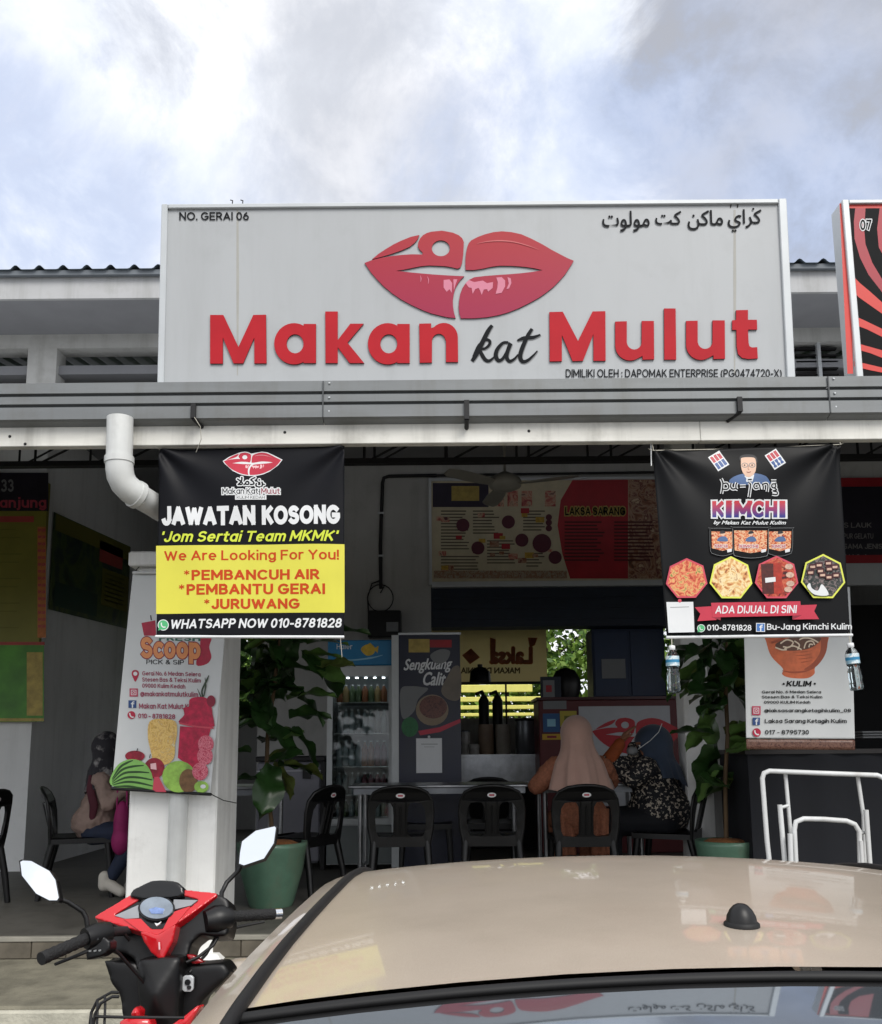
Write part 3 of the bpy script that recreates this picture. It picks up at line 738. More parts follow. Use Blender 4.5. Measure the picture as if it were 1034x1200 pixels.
# partition with the stall on the left
box('partition_wall', wallb, (-9, 8.27, FZ), (XP, 8.42, 4.85), B)
box('side_wall', wallb, (XP - .15, 8.42, FZ), (XP - .002, 13, 4.85), B)
box('side_wall', wallg, (3.95, BY + .125, FZ), (4.1, 12.5, 4.85), B)
xo0 = xat(303, BY, 800); xo1 = xat(506, BY, 800); xo2 = xat(800, BY, 800)
zo = zat(688, BY)
box('kitchen_wall', wallk, (xo0, BY, FZ), (xo1, BY + .12, 4.85), B)
box('kitchen_wall', wallk, (xo1, BY, zo), (3.95, BY + .12, 4.85), B)
box('kitchen_wall', wallg, (xo2, BY, FZ), (3.95, BY + .12, zo - .003), B)
box('kitchen_wall', wallw, (4.1, BY, zo), (9, BY + .12, 4.85), B)
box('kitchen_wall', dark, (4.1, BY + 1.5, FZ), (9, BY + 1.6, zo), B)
box('side_wall', wallg, (xo0, BY + .12, FZ), (xo0 + .12, 12.5, 4.85), B)
# back wall with its openings
RY = 12.5
zb0, zb1 = zat(842, RY), zat(736, RY)
box('rear_wall', wallg, (XP, RY, FZ), (9, RY + .15, zb0), B)
box('rear_wall', wallg, (XP, RY, zb1), (9, RY + .15, 4.85), B)
box('rear_wall', wallg, (xo0 + .1, RY, zb0), (xat(540, RY) - .6, RY + .15, zb1), B)
box('rear_wall', wallg, (3.4, RY, zb0), (9, RY + .15, zb1), B)
box('rear_pier', steel, (xat(705, RY), RY - .04, zb0), (xat(712, RY), RY + .04, zb1), B)
for k in range(1, 4): box('window_bar', steel, (XP + .45 * k, RY + .05, zb0), (XP + .45 * k + .03, RY + .08, zb1), B)
box('ceiling', soff, (-14, 7.25, 4.85), (14, 13, 4.93), B)
box('end_wall', wallg, (-14, 7.3, FZ), (-13.8, 13, 4.85), B); box('end_wall', wallg, (13.8, 7.3, FZ), (14, 13, 4.85), B)
# upper front wall with low openings, seen over the canopy
UY = 7.2
zt = zat(404, UY); zl = 4.36
cols = [(-9, xat(-60, UY, 430)), (xat(32, UY, 430), xat(66, UY, 430)), (xat(300, UY, 430), xat(335, UY, 430)), (xat(600, UY, 430), xat(640, UY, 430)), (xat(985, UY, 430) + .15, 9)]
box('upper_wall', wallw, (-14, UY, zt), (14, UY + .18, 5.62), B)
box('upper_wall', wallw, (-14, UY, zl), (14, UY + .18, 4.66), B)
for a, b in cols: box('upper_column', wallw, (a, UY, 4.66), (b, UY + .18, zt), B)
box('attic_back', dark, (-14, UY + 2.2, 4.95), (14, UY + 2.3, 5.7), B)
box('window_mullion', alu, (xat(960, UY, 420), UY + .02, 4.66), (xat(964, UY, 420), UY + .06, zt), B)
for k in range(6): box('louvre', dark, (xat(936, UY, 420), UY + .05, 4.72 + k * .06), (xat(985, UY, 420), UY + .09, 4.735 + k * .06), B)
# fascia, soffit and ribbed roof
FY = 6.5
zf0, zf1 = zat(346, FY), zat(319, FY)
box('fascia_board', fasc, (-14, FY, zf0), (14, FY + .03, zf1), B)
box('roof_soffit', soff, (-14, FY + .03, zf0 + .05), (14, UY, zf0 + .08), B)
rb = MB()
nr = 150; zr = zf1 + .015
def rooff(u, v):
    x = -14 + 28 * u; y = FY - .07 + v * 6.4
    w = (x / .186) % 1.0
    h = .035 * max(0, sin(pi * min(1, w / .45))) ** 1.3 if w < .45 else 0
    return (x, y, zr + h + v * 1.1)
rb.grid(rooff, 1800, 1, False)
rb.build('roof', roofm, B)
box('roof_edge', M('roof_edge', '#6a7076', .6, var=.1), (-14, FY - .045, zf1 - .02), (14, FY - .012, zr + .004), B)

# ------------------------------------------------------------------ canopy with gutter, beam and truss
CN = thing('canopy', 'grey metal gutter and white beam canopy running across the stall fronts', 'canopy', (0, 5, 3.3))
GY = 4.15
g = lambda py, Y=GY: zat(py, Y)
prof = [(GY + .14, g(444.5)), (GY, g(445)), (GY, g(457)), (GY + .018, g(457.5)), (GY + .018, g(460)), (GY, g(461)), (GY, g(469.5)), (GY + .018, g(470)), (GY + .018, g(473)), (GY - .006, g(474)), (GY - .006, g(488)), (GY + .01, g(490)), (GY + .06, g(493))]
joints = [-9, xat(379, GY, 460), xat(971, GY, 460), 9]
for a, b in zip(joints, joints[1:]):
    mb = MB()
    for (y0, z0), (y1, z1) in zip(prof, prof[1:]):
        mb.mat(1 if (y0 > GY + .01 and y1 > GY + .01 and y0 < GY + .1 and y1 < GY + .1) else 0)
        mb.add([(a + .0015, y0, z0), (b - .0015, y0, z0), (b - .0015, y1, z1), (a + .0015, y1, z1)], [(0, 3, 2, 1)], False)
    mb.build('gutter_panel', [gutm, gutd], CN)
box('gutter_back', gutd, (-9, GY + .14, g(487)), (9, GY + .15, g(446)), CN)
for px in (379, 971):
    X = xat(px, GY, 460)
    for py in (448, 465, 481): MB().lathe([(.006, 0), (.004, -.004)], (X + .03, GY - .003, g(py)), 8, 'Y').build('rivet', alu, CN)
    box('joint_seam', gutd, (X - .003, GY - .009, g(488)), (X + .003, GY - .003, g(446)), CN)
BMY = 4.20
bjo = [-9, xat(821, BMY, 510), 9]
for a, b in zip(bjo, bjo[1:]): box('beam', beamm, (a + .001, BMY, g(519, BMY)), (b - .001, BMY + .05, g(494, BMY)), CN, .003)
for px, py in ((12, 507), (334, 505), (620, 506), (30, 516)): MB().lathe([(.008, 0), (.006, -.004)], (xat(px, BMY, py), BMY, g(py, BMY)), 8, 'Y').build('bolt', steel, CN)
mb = MB()
def canroof(u, v):
    x = -9 + 18 * u; y = 4.42 + v * 2.78; w = (x / .2) % 1.0
    return (x, y, 3.40 + v * .96 + (.02 if w < .3 else 0))
mb.grid(canroof, 900, 1, False); mb.build('canopy_roof', M('canopy_roof_under', '#a9abad', .6, metal=.2, var=.1), CN)
for TY, zc in ((6.0, zat(540, 6.0)), (6.95, 3.93)):
    ztop = 3.40 + (TY - 4.42) / 2.78 * .96 - .03
    box('truss_chord', steel, (-9, TY - .02, zc - .018), (9, TY + .02, zc + .018), CN)
    box('truss_chord', steel, (-9, TY - .02, ztop - .02), (9, TY + .02, ztop), CN)
    X0 = xat(427, 6.0, 540); st = xat(523.5, 6.0, 540) - X0
    for k in range(-12, 14):
        X = X0 + k * st
        MB().tube([(X, TY, zc), (X, TY, ztop)], .010, 6).build('truss_web', steel, CN)
        MB().tube([(X + .02, TY, zc), (X + st, TY, ztop)], .008, 6).build('truss_web', steel, CN)
for k in range(5): box('purlin', steel, (-9, 4.6 + k * .6, 3.40 + k * .205), (9, 4.64 + k * .6, 3.44 + k * .205), CN)
for (px, py0, py1, dx) in ((228, 472, 489, 6), (547, 471, 493, 0), (866, 470, 487, -10)):
    X = xat(px, GY, 480); mb = MB()
    mb.box((X - .012, GY - .024, g(py1)), (X + .012, GY - .008, g(py0)))
    X1 = X + dx / 225
    mb.tube([(X, GY - .014, g(py1)), (X1, GY + .05, g(py1 + 5))], .011, 6)
    mb.build('gutter_bracket', steel, CN)

# pillars
def pillar(px0, label, zt_):
    X0 = xat(px0, 5.34, 1000)
    t = thing('pillar', label, 'pillar', (X0 + .26, 5.6, AZ), 'white square pillars at the stall front')
    mb = MB(); mb.box((X0, 5.322, AZ - .01), (X0 + .52, 5.84, zt_), .01)
    mb.build('shaft', pill, t)
    MB().box((X0 - .05, 5.27, zt_), (X0 + .57, 5.89, zt_ + .09), .008).build('capital', pill, t)
    MB().box((X0 + .12, 5.45, zt_ + .09), (X0 + .40, 5.73, 4.0)).build('post', wallg, t)
    MB().tube([(X0 + .3, 5.300, AZ + .01), (X0 + .3, 5.300, 1.72)], .055, 16).build('pipe', pvc, t)
    # ragged cement foot
    mb = MB(); pts = []
    random.seed(3)
    for i in range(40):
        a = 2 * pi * i / 40; rr = .30 + random.uniform(-.02, .035)
        q = max(abs(cos(a)), abs(sin(a))); pts.append((X0 + .26 + rr * cos(a) / q, 5.58 + rr * sin(a) / q))
    mb.add([(x, y, AZ + .001) for x, y in pts] + [(X0 + .26 + (x - X0 - .26) * .9, 5.58 + (y - 5.58) * .9, AZ + .03) for x, y in pts], [(i, (i + 1) % 40, 40 + (i + 1) % 40, 40 + i) for i in range(40)] + [list(range(40, 80))], False)
    mb.build('cement_foot', pill, t)
    return X0
XPL = pillar(150, 'white square pillar behind the fruit drink banner on the left', zat(661, 5.3))
XPR = xat(805, 6.9, 900)
PR2 = thing('pillar', 'narrow white pillar behind the fig plant on the right', 'pillar', (XPR + .1, 7, FZ))
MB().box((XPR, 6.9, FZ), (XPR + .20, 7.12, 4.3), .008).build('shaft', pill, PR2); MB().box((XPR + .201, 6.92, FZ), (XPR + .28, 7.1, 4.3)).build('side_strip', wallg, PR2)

# downpipe with its elbow
DP = thing('downpipe', 'white plastic downpipe with an elbow hanging under the gutter', 'pipe', P(140, 500, 4.2))
Yp = 4.13; rp = (155.5 - 126) / 2 / 225 * .95
c0 = P(141, 490, Yp); c1 = P(140, 538, Yp); c2 = P(146, 566, Yp + .03); c3 = P(160, 580, Yp + .08); c4 = P(200, 604, Yp + .35)
MB().tube([c0, c1], rp, 24).build('pipe', pvc, DP)
MB().tube([P(140, 540, Yp), P(140.2, 549, Yp), P(141.5, 558, Yp + .01), P(145.5, 567, Yp + .03), P(153, 574.5, Yp + .05), P(161, 580, Yp + .08)], rp * 1.05, 24).build('elbow', pvc, DP)
MB().tube([P(140, 536, Yp), P(140, 543, Yp)], rp * 1.12, 24).build('collar', pvc, DP)
MB().tube([P(158, 578.2, Yp + .07), P(163, 581.2, Yp + .09)], rp * 1.14, 24).build('collar', pvc, DP)
MB().tube([P(161, 580, Yp + .08), c4], rp * .98, 24).build('pipe', pvc, DP)

# ------------------------------------------------------------------ main signboard
TILT = .05; SY = 4.27; SZ = 3.45
ssurf = lambda x, z: SY - TILT * (z - SZ)
class SignPrint(Print):
    def xz(s, x, y):
        p = PT(x / s.k + s.ox, y / s.k + s.oy, SY, SZ, TILT); return (p.x, p.z)
S = thing('signboard', 'large white signboard with red lips and the words Makan kat Mulut', 'sign', (.1, SY, SZ))
a = PT(189, 239, SY, SZ, TILT); b = PT(924, 236, SY, SZ, TILT); c = PT(187, 448, SY, SZ, TILT); d = PT(928, 445, SY, SZ, TILT)
x0s, x1s = (a.x + c.x) / 2, (b.x + d.x) / 2; z1s = (a.z + b.z) / 2 - .0; z0s = (c.z + d.z) / 2 - .02
def tiltmb(mb):
    mb.v = [(x, y - TILT * (z - SZ), z) for x, y, z in mb.v]; return mb
fw = .032
tiltmb(MB().box((x0s + .01, SY + .012, z0s), (x1s - .01, SY + .12, z1s - .005))).build('sign_box', panelm, S)
pn = MB().grid(lambda u, v: (x0s + fw + (x1s - x0s - 2 * fw) * u, SY, z0s + (z1s - fw * .8 - z0s) * v), 2, 2, False)
tiltmb(pn).build('panel', panelm, S)
tiltmb(MB().box((x0s, SY - .016, z0s), (x0s + fw, SY + .13, z1s), .004)).build('frame_side', alu, S)
tiltmb(MB().box((x1s - fw * 1.3, SY - .016, z0s), (x1s, SY + .13, z1s), .004)).build('frame_side', alu, S)
tiltmb(MB().box((x0s + fw + .001, SY - .015, z1s - fw * .8), (x1s - fw * 1.3 - .001, SY + .13, z1s - .001), .004)).build('frame_top', alu, S)
# rain marks
sp = SignPrint(S, SY, surf=ssurf, step=.0003, rot=1)
for px, w, y1 in ((278.5, 2.2, 440), (861, 2.4, 440)):
    sp.poly([(px - w / 2, 246), (px + w / 2, 246), (px + w / 2 + .8, 330), (px + w * .3, y1), (px - w * .3, y1), (px - w / 2 - .3, 330)], M('sign_stain', '#a6a59f', .5, var=.05, scale=20), 'rain_mark')
for px in (272, 284, 856, 864):
    p = PT(px, 239, SY, SZ, TILT); MB().tube([p + Vector((0, 0, -.02)), p + Vector((.006, -.01, .012)), p + Vector((-.008, 0, .022))], .003, 5).build('wire_tie', steel, S)
sp.layer = 2
lipred = Mgrad('lip_red', '#c02a3c', '#c4323a', zat(370, SY), zat(275, SY)); 
nt = lipred.node_tree
for n in nt.nodes:
    if n.type == 'MAP_RANGE' and not n.inputs['Value'].is_linked: pass
lipm = Mgrad('lips_gradient', '#9c1240', '#a81c26', -.0, .35)
# the print's own gradient is in object space: the sign's root lies at z = SZ
lipm.node_tree.nodes
def setgrad(m, lo, hi):
    for n in m.node_tree.nodes:
        if n.type == 'MAP_RANGE' and n.inputs['To Max'].default_value == 1 and n.inputs['Value'].links and n.inputs['Value'].links[0].from_node.type == 'SEPXYZ':
            n.inputs['From Min'].default_value = lo; n.inputs['From Max'].default_value = hi
sp.ox, sp.oy, sp.k = 420, 260, 3.977
lp = PT(517, 365, SY, SZ, TILT).z - SZ; lh = PT(517, 275, SY, SZ, TILT).z - SZ
setgrad(lipm, lp, lh)
# raised lips: three acrylic pieces, each cut out and standing off the panel
def raised(name, loops, mat, sm, off=.0, th=.008, par=S):
    mb = MB(); L = [[sp.xz(*p) for p in lp_] for lp_ in loops]
    mb.prism(L, -th, -.001, 1)
    mb.v = [(x, ssurf(x, z) + y, z) for x, y, z in mb.v]
    return mb.build(name, [mat, sm], par)
hole = [(385 + 42 * cos(2 * pi * i / 24), 127 + 37 * sin(2 * pi * i / 24)) for i in range(24)]

raised('lips_piece', [LIP_B, hole], lipm, redside); raised('lips_piece', [LIP_C], lipm, redside); raised('lips_piece', [LIP_A], lipm, redside)
hi = M('lip_pink', '#cf7d93', .4, var=.05)
sp.surf = lambda x, z: ssurf(x, z) - .0082
for q in LIP_HI: sp.poly(q, hi, 'lip_highlight')
sp.stroke([(552, 107), (600, 97), (660, 93), (720, 98), (780, 113), (840, 134)], [1, 4, 6, 5, 4, 1], M('lip_line', '#c9686a', .4, var=.05), 'lip_highlight')
sp.stroke([(290, 255), (293, 270), (291, 285)], [1, 4, 1], hi, 'lip_highlight'); sp.stroke([(322, 260), (328, 275), (326, 295)], [1, 4, 1], hi, 'lip_highlight')
sp.surf = ssurf
# the big raised words
def arc(cx, cy, rx, ry, a0, a1, n=12): return [(cx + rx * cos(R(a0 + (a1 - a0) * i / n)), cy + ry * sin(R(a0 + (a1 - a0) * i / n))) for i in range(n + 1)]
sp.ox, sp.oy, sp.k = 230, 350, 3.231
def glyph_a(dx):
    out = [(455 + dx, 247), (408 + dx, 247), (408 + dx, 236)] + arc(372 + dx, 174, 75, 78, 62, 298, 26) + [(408 + dx, 112), (408 + dx, 99), (455 + dx, 99)]
    return [out, arc(376 + dx, 174, 32, 36, 0, 345, 23)]
W1 = [[[(55, 65), (105, 65), (162, 186), (218, 65), (266, 64), (268, 248), (222, 248), (222, 150), (180, 248), (143, 248), (103, 150), (103, 249), (55, 249)]],
      glyph_a(0),
      [[(490, 52), (537, 52), (537, 160), (585, 98), (635, 98), (574, 170), (637, 247), (582, 247), (537, 187), (537, 247), (491, 247)]],
      glyph_a(354),
      [[(845, 98), (890, 97), (890, 115)] + arc(938, 150, 53, 55, 225, 360, 10) + [(992, 243), (946, 243), (946, 165)] + arc(919, 165, 26, 29, 350, 190, 8) + [(893, 245), (847, 246)]]]
for L in W1: raised('letter', L, red, redside, th=.010)
sp.ox, sp.oy, sp.k = 540, 350, 2.872
def glyph_u(dx, dy): return [[(519 + dx, 80 + dy), (558 + dx, 79 + dy), (558 + dx, 148 + dy)] + arc(583 + dx, 148 + dy, 25, 26, 170, 10, 8) + [(608 + dx, 78 + dy), (649 + dx, 78 + dy), (650 + dx, 207 + dy), (611 + dx, 208 + dy), (611 + dx, 195 + dy)] + arc(569 + dx, 160 + dy, 50, 51, 60, 178, 10)]
W2 = [[[(298, 48), (343, 47), (394, 145), (443, 46), (486, 45), (487, 212), (446, 212), (446, 122), (411, 212), (376, 213), (340, 125), (340, 213), (299, 214)]],
      glyph_u(0, 0), [[(683, 36), (722, 36), (724, 208), (684, 208)]], glyph_u(238, -2),
      [[(925, 42), (965, 41), (965, 74), (995, 74), (996, 107), (965, 107), (967, 152), (970, 163), (978, 167), (996, 166), (998, 204), (965, 206), (945, 202), (932, 190), (927, 165), (926, 108), (912, 108), (912, 76), (925, 75)]]]
for L in W2: raised('letter', L, red, redside, th=.010)
sp.layer = 3
for dx, m, nm in ((2.2, shadowp, 'script_shadow'), (0, inkg, 'script_letter')):
    for pts, w in (([(106, 90), (92, 110), (68, 158), (52, 190), (38, 211)], [6, 9, 10, 9, 7]), ([(42, 196), (60, 160), (82, 140), (97, 142), (96, 156), (82, 168), (66, 172), (72, 190), (84, 207), (98, 209), (114, 196)], [4, 6, 6, 6, 6, 5, 6, 8, 8, 6, 3]),
                   ([(160, 148), (142, 150), (124, 170), (118, 192), (126, 208), (140, 204), (156, 180), (168, 150), (158, 178), (155, 198), (164, 211), (180, 204), (194, 188)], [5, 6, 8, 9, 8, 6, 7, 9, 8, 8, 7, 5, 3]),
                   ([(240, 102), (226, 125), (208, 165), (200, 195), (208, 212), (226, 208), (246, 190), (258, 176)], [6, 8, 9, 9, 8, 6, 4, 2]), ([(190, 142), (212, 134), (244, 131), (268, 122)], [3, 8, 7, 3])):
        sp.stroke([(x + dx, y + dx) for x, y in pts], [q * 1.6 for q in w], m, nm)
sp.ox, sp.oy, sp.k = 0, 0, 1
sp.text('NO. GERAI 06', (210.5, 249, 292, 258.5), inkg, pen=1.9)
sp.text('DIMILIKI OLEH : DAPOMAK ENTERPRISE (PG0474720-X)', (663, 433, 916, 443.5), inkg, pen=1.7)
jawi = ['\uFEDB\uFEAE\uFE8D\uFEF1', '\uFEE3\uFE8E\uFEDB\uFEE6', '\uFEDB\uFE96', '\uFEE3\uFEEE\uFEDF\uFEEE\uFE95']
for wd, bx in zip(jawi, ((853, 246, 892, 272), (806, 247, 847, 270), (768, 248, 798, 264), (706, 248, 761, 272))):
    sp.text(wd[::-1], bx, inkg, bold=.3)
sp.disc(882.5, 245.6, 1.4, inkg, name='lettering', n=8)

# the sign of the stall to the right
S7 = thing('signboard', 'black and red rayed signboard numbered 07 at the right edge', 'sign', (3.0, SY, SZ))
x7 = xat(984, SY, 340) + .045; z7 = zat(235.5, SY, 1000); z70 = zat(447, SY, 1000)
MB().box((x7, SY - .016, z70), (x7 + .035, SY + .12, z7), .004).build('frame_side', alu, S7)
MB().box((x7 + .036, SY - .014, z7 - .022), (x7 + 3.3, SY + .12, z7), .004).build('frame_top', alu, S7)
MB().box((x7 + 3.3, SY - .016, z70), (x7 + 3.335, SY + .12, z7), .004).build('frame_side', alu, S7)
box('panel', ink, (x7 + .036, SY, z70), (x7 + 3.3, SY + .1, z7 - .023), S7)
s7 = Print(S7, SY, 880, 220, 5.0); r7 = M('sign7_red', '#cf4038', .45, var=.05); r7d = M('sign7_deep', '#a3303c', .45, var=.05)
for L, m in (([(520, 92), (900, 92), (900, 120), (562, 120), (585, 500), (600, 1090), (566, 1090)], r7),
             ([(612, 120), (672, 120), (665, 250), (672, 330), (712, 440), (772, 540), (830, 620), (830, 700), (760, 600), (690, 510), (640, 410), (608, 300), (604, 200)], r7d),
             ([(755, 120), (900, 120), (900, 500), (800, 440), (750, 350), (740, 240)], r7d),
             ([(582, 500), (640, 560), (700, 610), (900, 790), (900, 840), (800, 760), (700, 690), (630, 640), (590, 595)], r7),
             ([(592, 745), (660, 775), (900, 890), (900, 960), (800, 890), (680, 830), (596, 798)], r7),
             ([(598, 905), (900, 990), (900, 1050), (700, 970), (602, 942)], r7), ([(602, 1015), (900, 1085), (900, 1110), (700, 1070), (604, 1048)], r7)):
    s7.poly(L, m, 'ray')
s7.text('07', (640, 188, 706, 250), ink, pen=2.2, outline=whitep, ow=7)
# far part of that sign: the rays go on beyond the picture
for k in range(6):
    X = x7 + .9 + k * .38
    MB().add([(X, SY - .002, z70 + .02), (X + .12, SY - .002, z70 + .02), (X + .34 - k * .06, SY - .002, z7 - .03), (X + .16 - k * .06, SY - .002, z7 - .03)], [(0, 1, 2, 3)]).build('ray', r7, S7)


# ------------------------------------------------------------------ hanging banners
def cloth(name, corners, Y, surf, mat, parent, nu=90, nv=90, ysub=None):
    tl, tr, br, bl = corners
    mb = MB()
    def f(u, v):
        px = (tl[0] * (1 - u) + tr[0] * u) * (1 - v) + (bl[0] * (1 - u) + br[0] * u) * v
        py = (tl[1] * (1 - u) + tr[1] * u) * (1 - v) + (bl[1] * (1 - u) + br[1] * u) * v
        if ysub: py += ysub(u, v)
        p = P(px, py, Y); return (p.x, surf(p.x, p.z), p.z)
    mb.grid(f, nu, nv); o = mb.build(name, mat, parent)
    so_ = o.modifiers.new('s', 'SOLIDIFY'); so_.thickness = .0008; so_.offset = -1
    return o


def folds(x0, x1, ztop, zbot, Y, amp=.012, sag=0.0, ph=0.0):
    """creases of a tied cloth fanning out from its two top corners"""
    w = x1 - x0; h = ztop - zbot
    def f(x, z):
        u = (x - x0) / w; v = (ztop - z) / h
        a1 = math.atan2(v + .02, u + .02); a2 = math.atan2(v + .02, 1.02 - u)
        r1 = math.hypot(u, v); r2 = math.hypot(1 - u, v)
        y = amp * (sin(a1 * 9 + ph) * math.exp(-r1 * 2.0) + sin(a2 * 8 + 1 + ph) * math.exp(-r2 * 2.0))
        y += amp * .45 * sin(u * 5.2 + v * 2.3 + ph * 2) + amp * .25 * sin(u * 13 + ph) * v - sag * sin(pi * u) * (1 - v)
        return Y + y
    return f


def string(name, pts, r, mat, parent): return MB().tube(pts, r, 5).build(name, mat, parent)


twine = M('twine', '#b9b5a8', .8, var=.1)
# --- vacancy banner
vinyl = M('banner_vinyl_navy', '#07080f', .5, var=.12, scale=3, spec=.22)
BA = thing('hanging_banner', 'black and yellow job vacancy banner reading JAWATAN KOSONG hanging on the left', 'banner', P(295, 525, 4.22))
pa, pb = P(185, 524, 4.22), P(404, 746, 4.22)
sa = folds(pa.x, pb.x, pa.z, pb.z, 4.22, .012)
cloth('banner_cloth', [(186.5, 526), (404, 523), (403, 745.5), (183, 745)], 4.22, sa, vinyl, BA)
pr = Print(BA, 4.22, 160, 510, 3.977, sa)
yel = M('banner_yellow', '#d6d04a', .42, var=.04, scale=4)
pr.rect(90, 514, 970, 832, yel, 'yellow_field', 24, slope=-6)
pr.layer = 1
lipb = M('lips_print', '#b8283e', .4, var=.12, scale=6); pkp = M('lips_pink_print', '#e8b9bd', .4, var=.03)
lips(pr, 405, 78, 675, 186, lipb, pkp, wash=whitep)
pr.text('\uFEFB\uFEE3\uFEDB\uFEE6', (470, 196, 600, 246), inkg, bold=1.5, outline=whitep, ow=5)
pr.text('Makan Kat', (402, 248, 570, 276), inkg, pen=1.6, outline=whitep, ow=6)
pr.text('Mulut', (584, 248, 670, 276), M('maroon_ink', '#8a2038', .5, var=.02), pen=1.8, outline=whitep, ow=6)
pr.poly([(462, 282), (608, 282), (608, 303), (462, 303)], whitep, 'label_strip')
pr.text('KULIM KEDAH', (470, 286, 600, 299), inkg, pen=1.1)
pr.text('JAWATAN', (118, 332, 556, 422), whitep, pen=3.5, slope=-3, space=.25); pr.text('KOSONG', (586, 330, 950, 419), whitep, pen=3.5, slope=-3, space=.25)
lime = M('lime_ink', '#cfdc4c', .6, var=.03, spec=.15)
pr.text("'Jom Sertai Team MKMK'", (120, 446, 945, 498), lime, pen=2.1, shear=.25, slope=-3)
org = M('orange_red_ink', '#bf4620', .6, var=.03, spec=.15)
pr.layer = 4
pr.text('We Are Looking For You!', (128, 536, 944, 596), org, pen=1.9, slope=-4)
pr.text('*PEMBANCUH AIR', (218, 626, 854, 676), org, pen=2.5, slope=-3)
pr.text('*PEMBANTU GERAI', (194, 692, 880, 744), org, pen=2.5, slope=-3)
pr.text('*JURUWANG', (314, 762, 762, 812), org, pen=2.5, slope=-3)
pr.text('WHATSAPP NOW 010-8781828', (162, 858, 957, 902), whitep, pen=2.2, shear=.18, slope=-6)
grn = M('phone_green', '#4fae72', .45, var=.05)
def phone_badge(pr, cx, cy, r, m=grn):
    pr.disc(cx, cy, r, whitep, name='badge'); pr.disc(cx, cy, r * .86, m, name='badge')
    pr.poly([(cx - r * .9, cy + r), (cx - r * .75, cy + r * .4), (cx - r * .3, cy + r * .8)], m, 'badge')
    pr.stroke([(cx - r * .32, cy - r * .42), (cx - r * .3, cy + r * .05), (cx, cy + r * .38), (cx + r * .42, cy + r * .36)], r * .2, whitep, 'badge')
phone_badge(pr, 124, 884, 26)
MB().tube([P(182.5, 746, 4.215), P(403.5, 746.5, 4.215)], .0075, 8).build('bottom_rod', whitep, BA)
string('string', [P(187, 527, 4.22), P(184, 520, 4.26)], .0016, twine, BA); string('string', [P(403, 524, 4.22), P(405, 519, 4.26)], .0016, twine, BA)
string('string', [P(228, 489, 4.12), P(235, 500, 4.12), P(236, 515, 4.14), P(230, 530, 4.18)], .0018, twine, BA)
string('string', [P(399, 746, 4.21), P(401, 770, 4.21)], .0016, twine, BA)

# --- kimchi banner
vblk = M('banner_vinyl_black', '#08090c', .5, var=.1, scale=3, spec=.22)
BK = thing('hanging_banner', 'black food banner reading KIMCHI hanging on the right', 'banner', P(880, 524, 4.2))
pa, pb = P(768, 524, 4.2), P(996, 746, 4.2)
sk = folds(pa.x, pb.x, pa.z, pb.z, 4.2, .014, ph=.8)
cloth('banner_cloth', [(766, 528), (985, 521), (997.5, 744), (781.5, 746.5)], 4.2, sk, vblk, BK)
pr = Print(BK, 4.2, 820, 520, 8.575, sk)
# two small panels of red and blue bars
rb_, bb_ = M('bar_red', '#b02c3c', .45, var=.05), M('bar_blue', '#34548c', .45, var=.05)
for cx, cy, an in ((190, 175, -32), (755, 160, -32)):
    ca, sa_ = cos(R(an)), sin(R(an))
    q = lambda x, y: (cx + x * ca - y * sa_, cy + x * sa_ + y * ca)
    pr.poly([q(-68, -88), (q(68, -88)), q(68, 88), q(-68, 88)], whitep, 'flag_panel')
    for i in range(3):
        for j, m in ((0, rb_), (1, bb_)):
            x = -56 + i * 40; y = -76 + j * 80; pr.poly([q(x, y), q(x + 32, y), q(x + 32, y + 70), q(x, y + 70)], m, 'flag_bar'); pr.layer -= 1
    pr.layer += 1
# portrait
skin_p = M('portrait_skin', '#d9b49c', .5, var=.03); shirt = M('portrait_shirt', '#4a6590', .5, var=.08); hairp = M('portrait_hair', '#1b1b20', .5, var=.05)
pr.poly(smoothloop([(295, 400), (320, 350), (420, 312), (545, 306), (650, 332), (690, 380), (690, 410), (480, 425)]), shirt, 'portrait')
pr.poly([(440, 330), (540, 320), (520, 390), (460, 395)], whitep, 'portrait')
pr.poly(smoothloop([(405, 180), (400, 140), (430, 115), (490, 108), (545, 118), (572, 150), (570, 200), (540, 170), (440, 170)]), hairp, 'portrait')
pr.poly(smoothloop([(412, 170), (420, 145), (480, 138), (545, 145), (560, 180), (560, 240), (545, 300), (500, 342), (460, 340), (425, 300), (410, 240)]), skin_p, 'portrait')
for cx in (448, 520): pr.poly([pr.ring(cx, 222, 33, 14, 26), pr.ring(cx, 222, 26, 14, 19)], shadowp, 'portrait')
pr.stroke([(462, 292), (482, 298), (505, 290)], 7, M('lip_brown', '#8c4a44', .5, var=.02), 'portrait'); pr.stroke([(484, 225), (478, 262), (490, 268)], 4, M('lip_brown'), 'portrait')
for cx in (445, 520): pr.disc(cx, 222, 8, hairp, name='portrait', n=8)
# brush wordmark: bu-jang
BJ = [[(205, 362), (222, 400), (222, 450), (214, 510)], [(222, 412), (262, 408), (282, 440), (268, 466), (225, 466)], [(305, 405), (300, 440), (318, 464), (348, 462)], [(362, 402), (352, 430), (356, 462), (372, 470)], [(392, 437), (450, 435)],
      [(478, 402), (498, 420), (494, 480), (486, 545)], [(474, 372), (512, 370)], [(575, 414), (545, 412), (532, 440), (550, 462), (582, 452)], [(572, 402), (590, 430), (600, 470)], [(618, 412), (628, 440), (628, 470)], [(622, 418), (660, 408), (676, 430), (670, 490)],
      [(752, 410), (722, 414), (716, 436), (732, 450), (756, 440), (752, 410)], [(708, 384), (762, 382)], [(745, 452), (768, 470), (730, 480), (772, 490), (770, 515), (722, 512)]]
for L in BJ: pr.stroke(L, 32, whitep, 'wordmark_outline'); pr.layer -= 1
pr.layer += 1.6
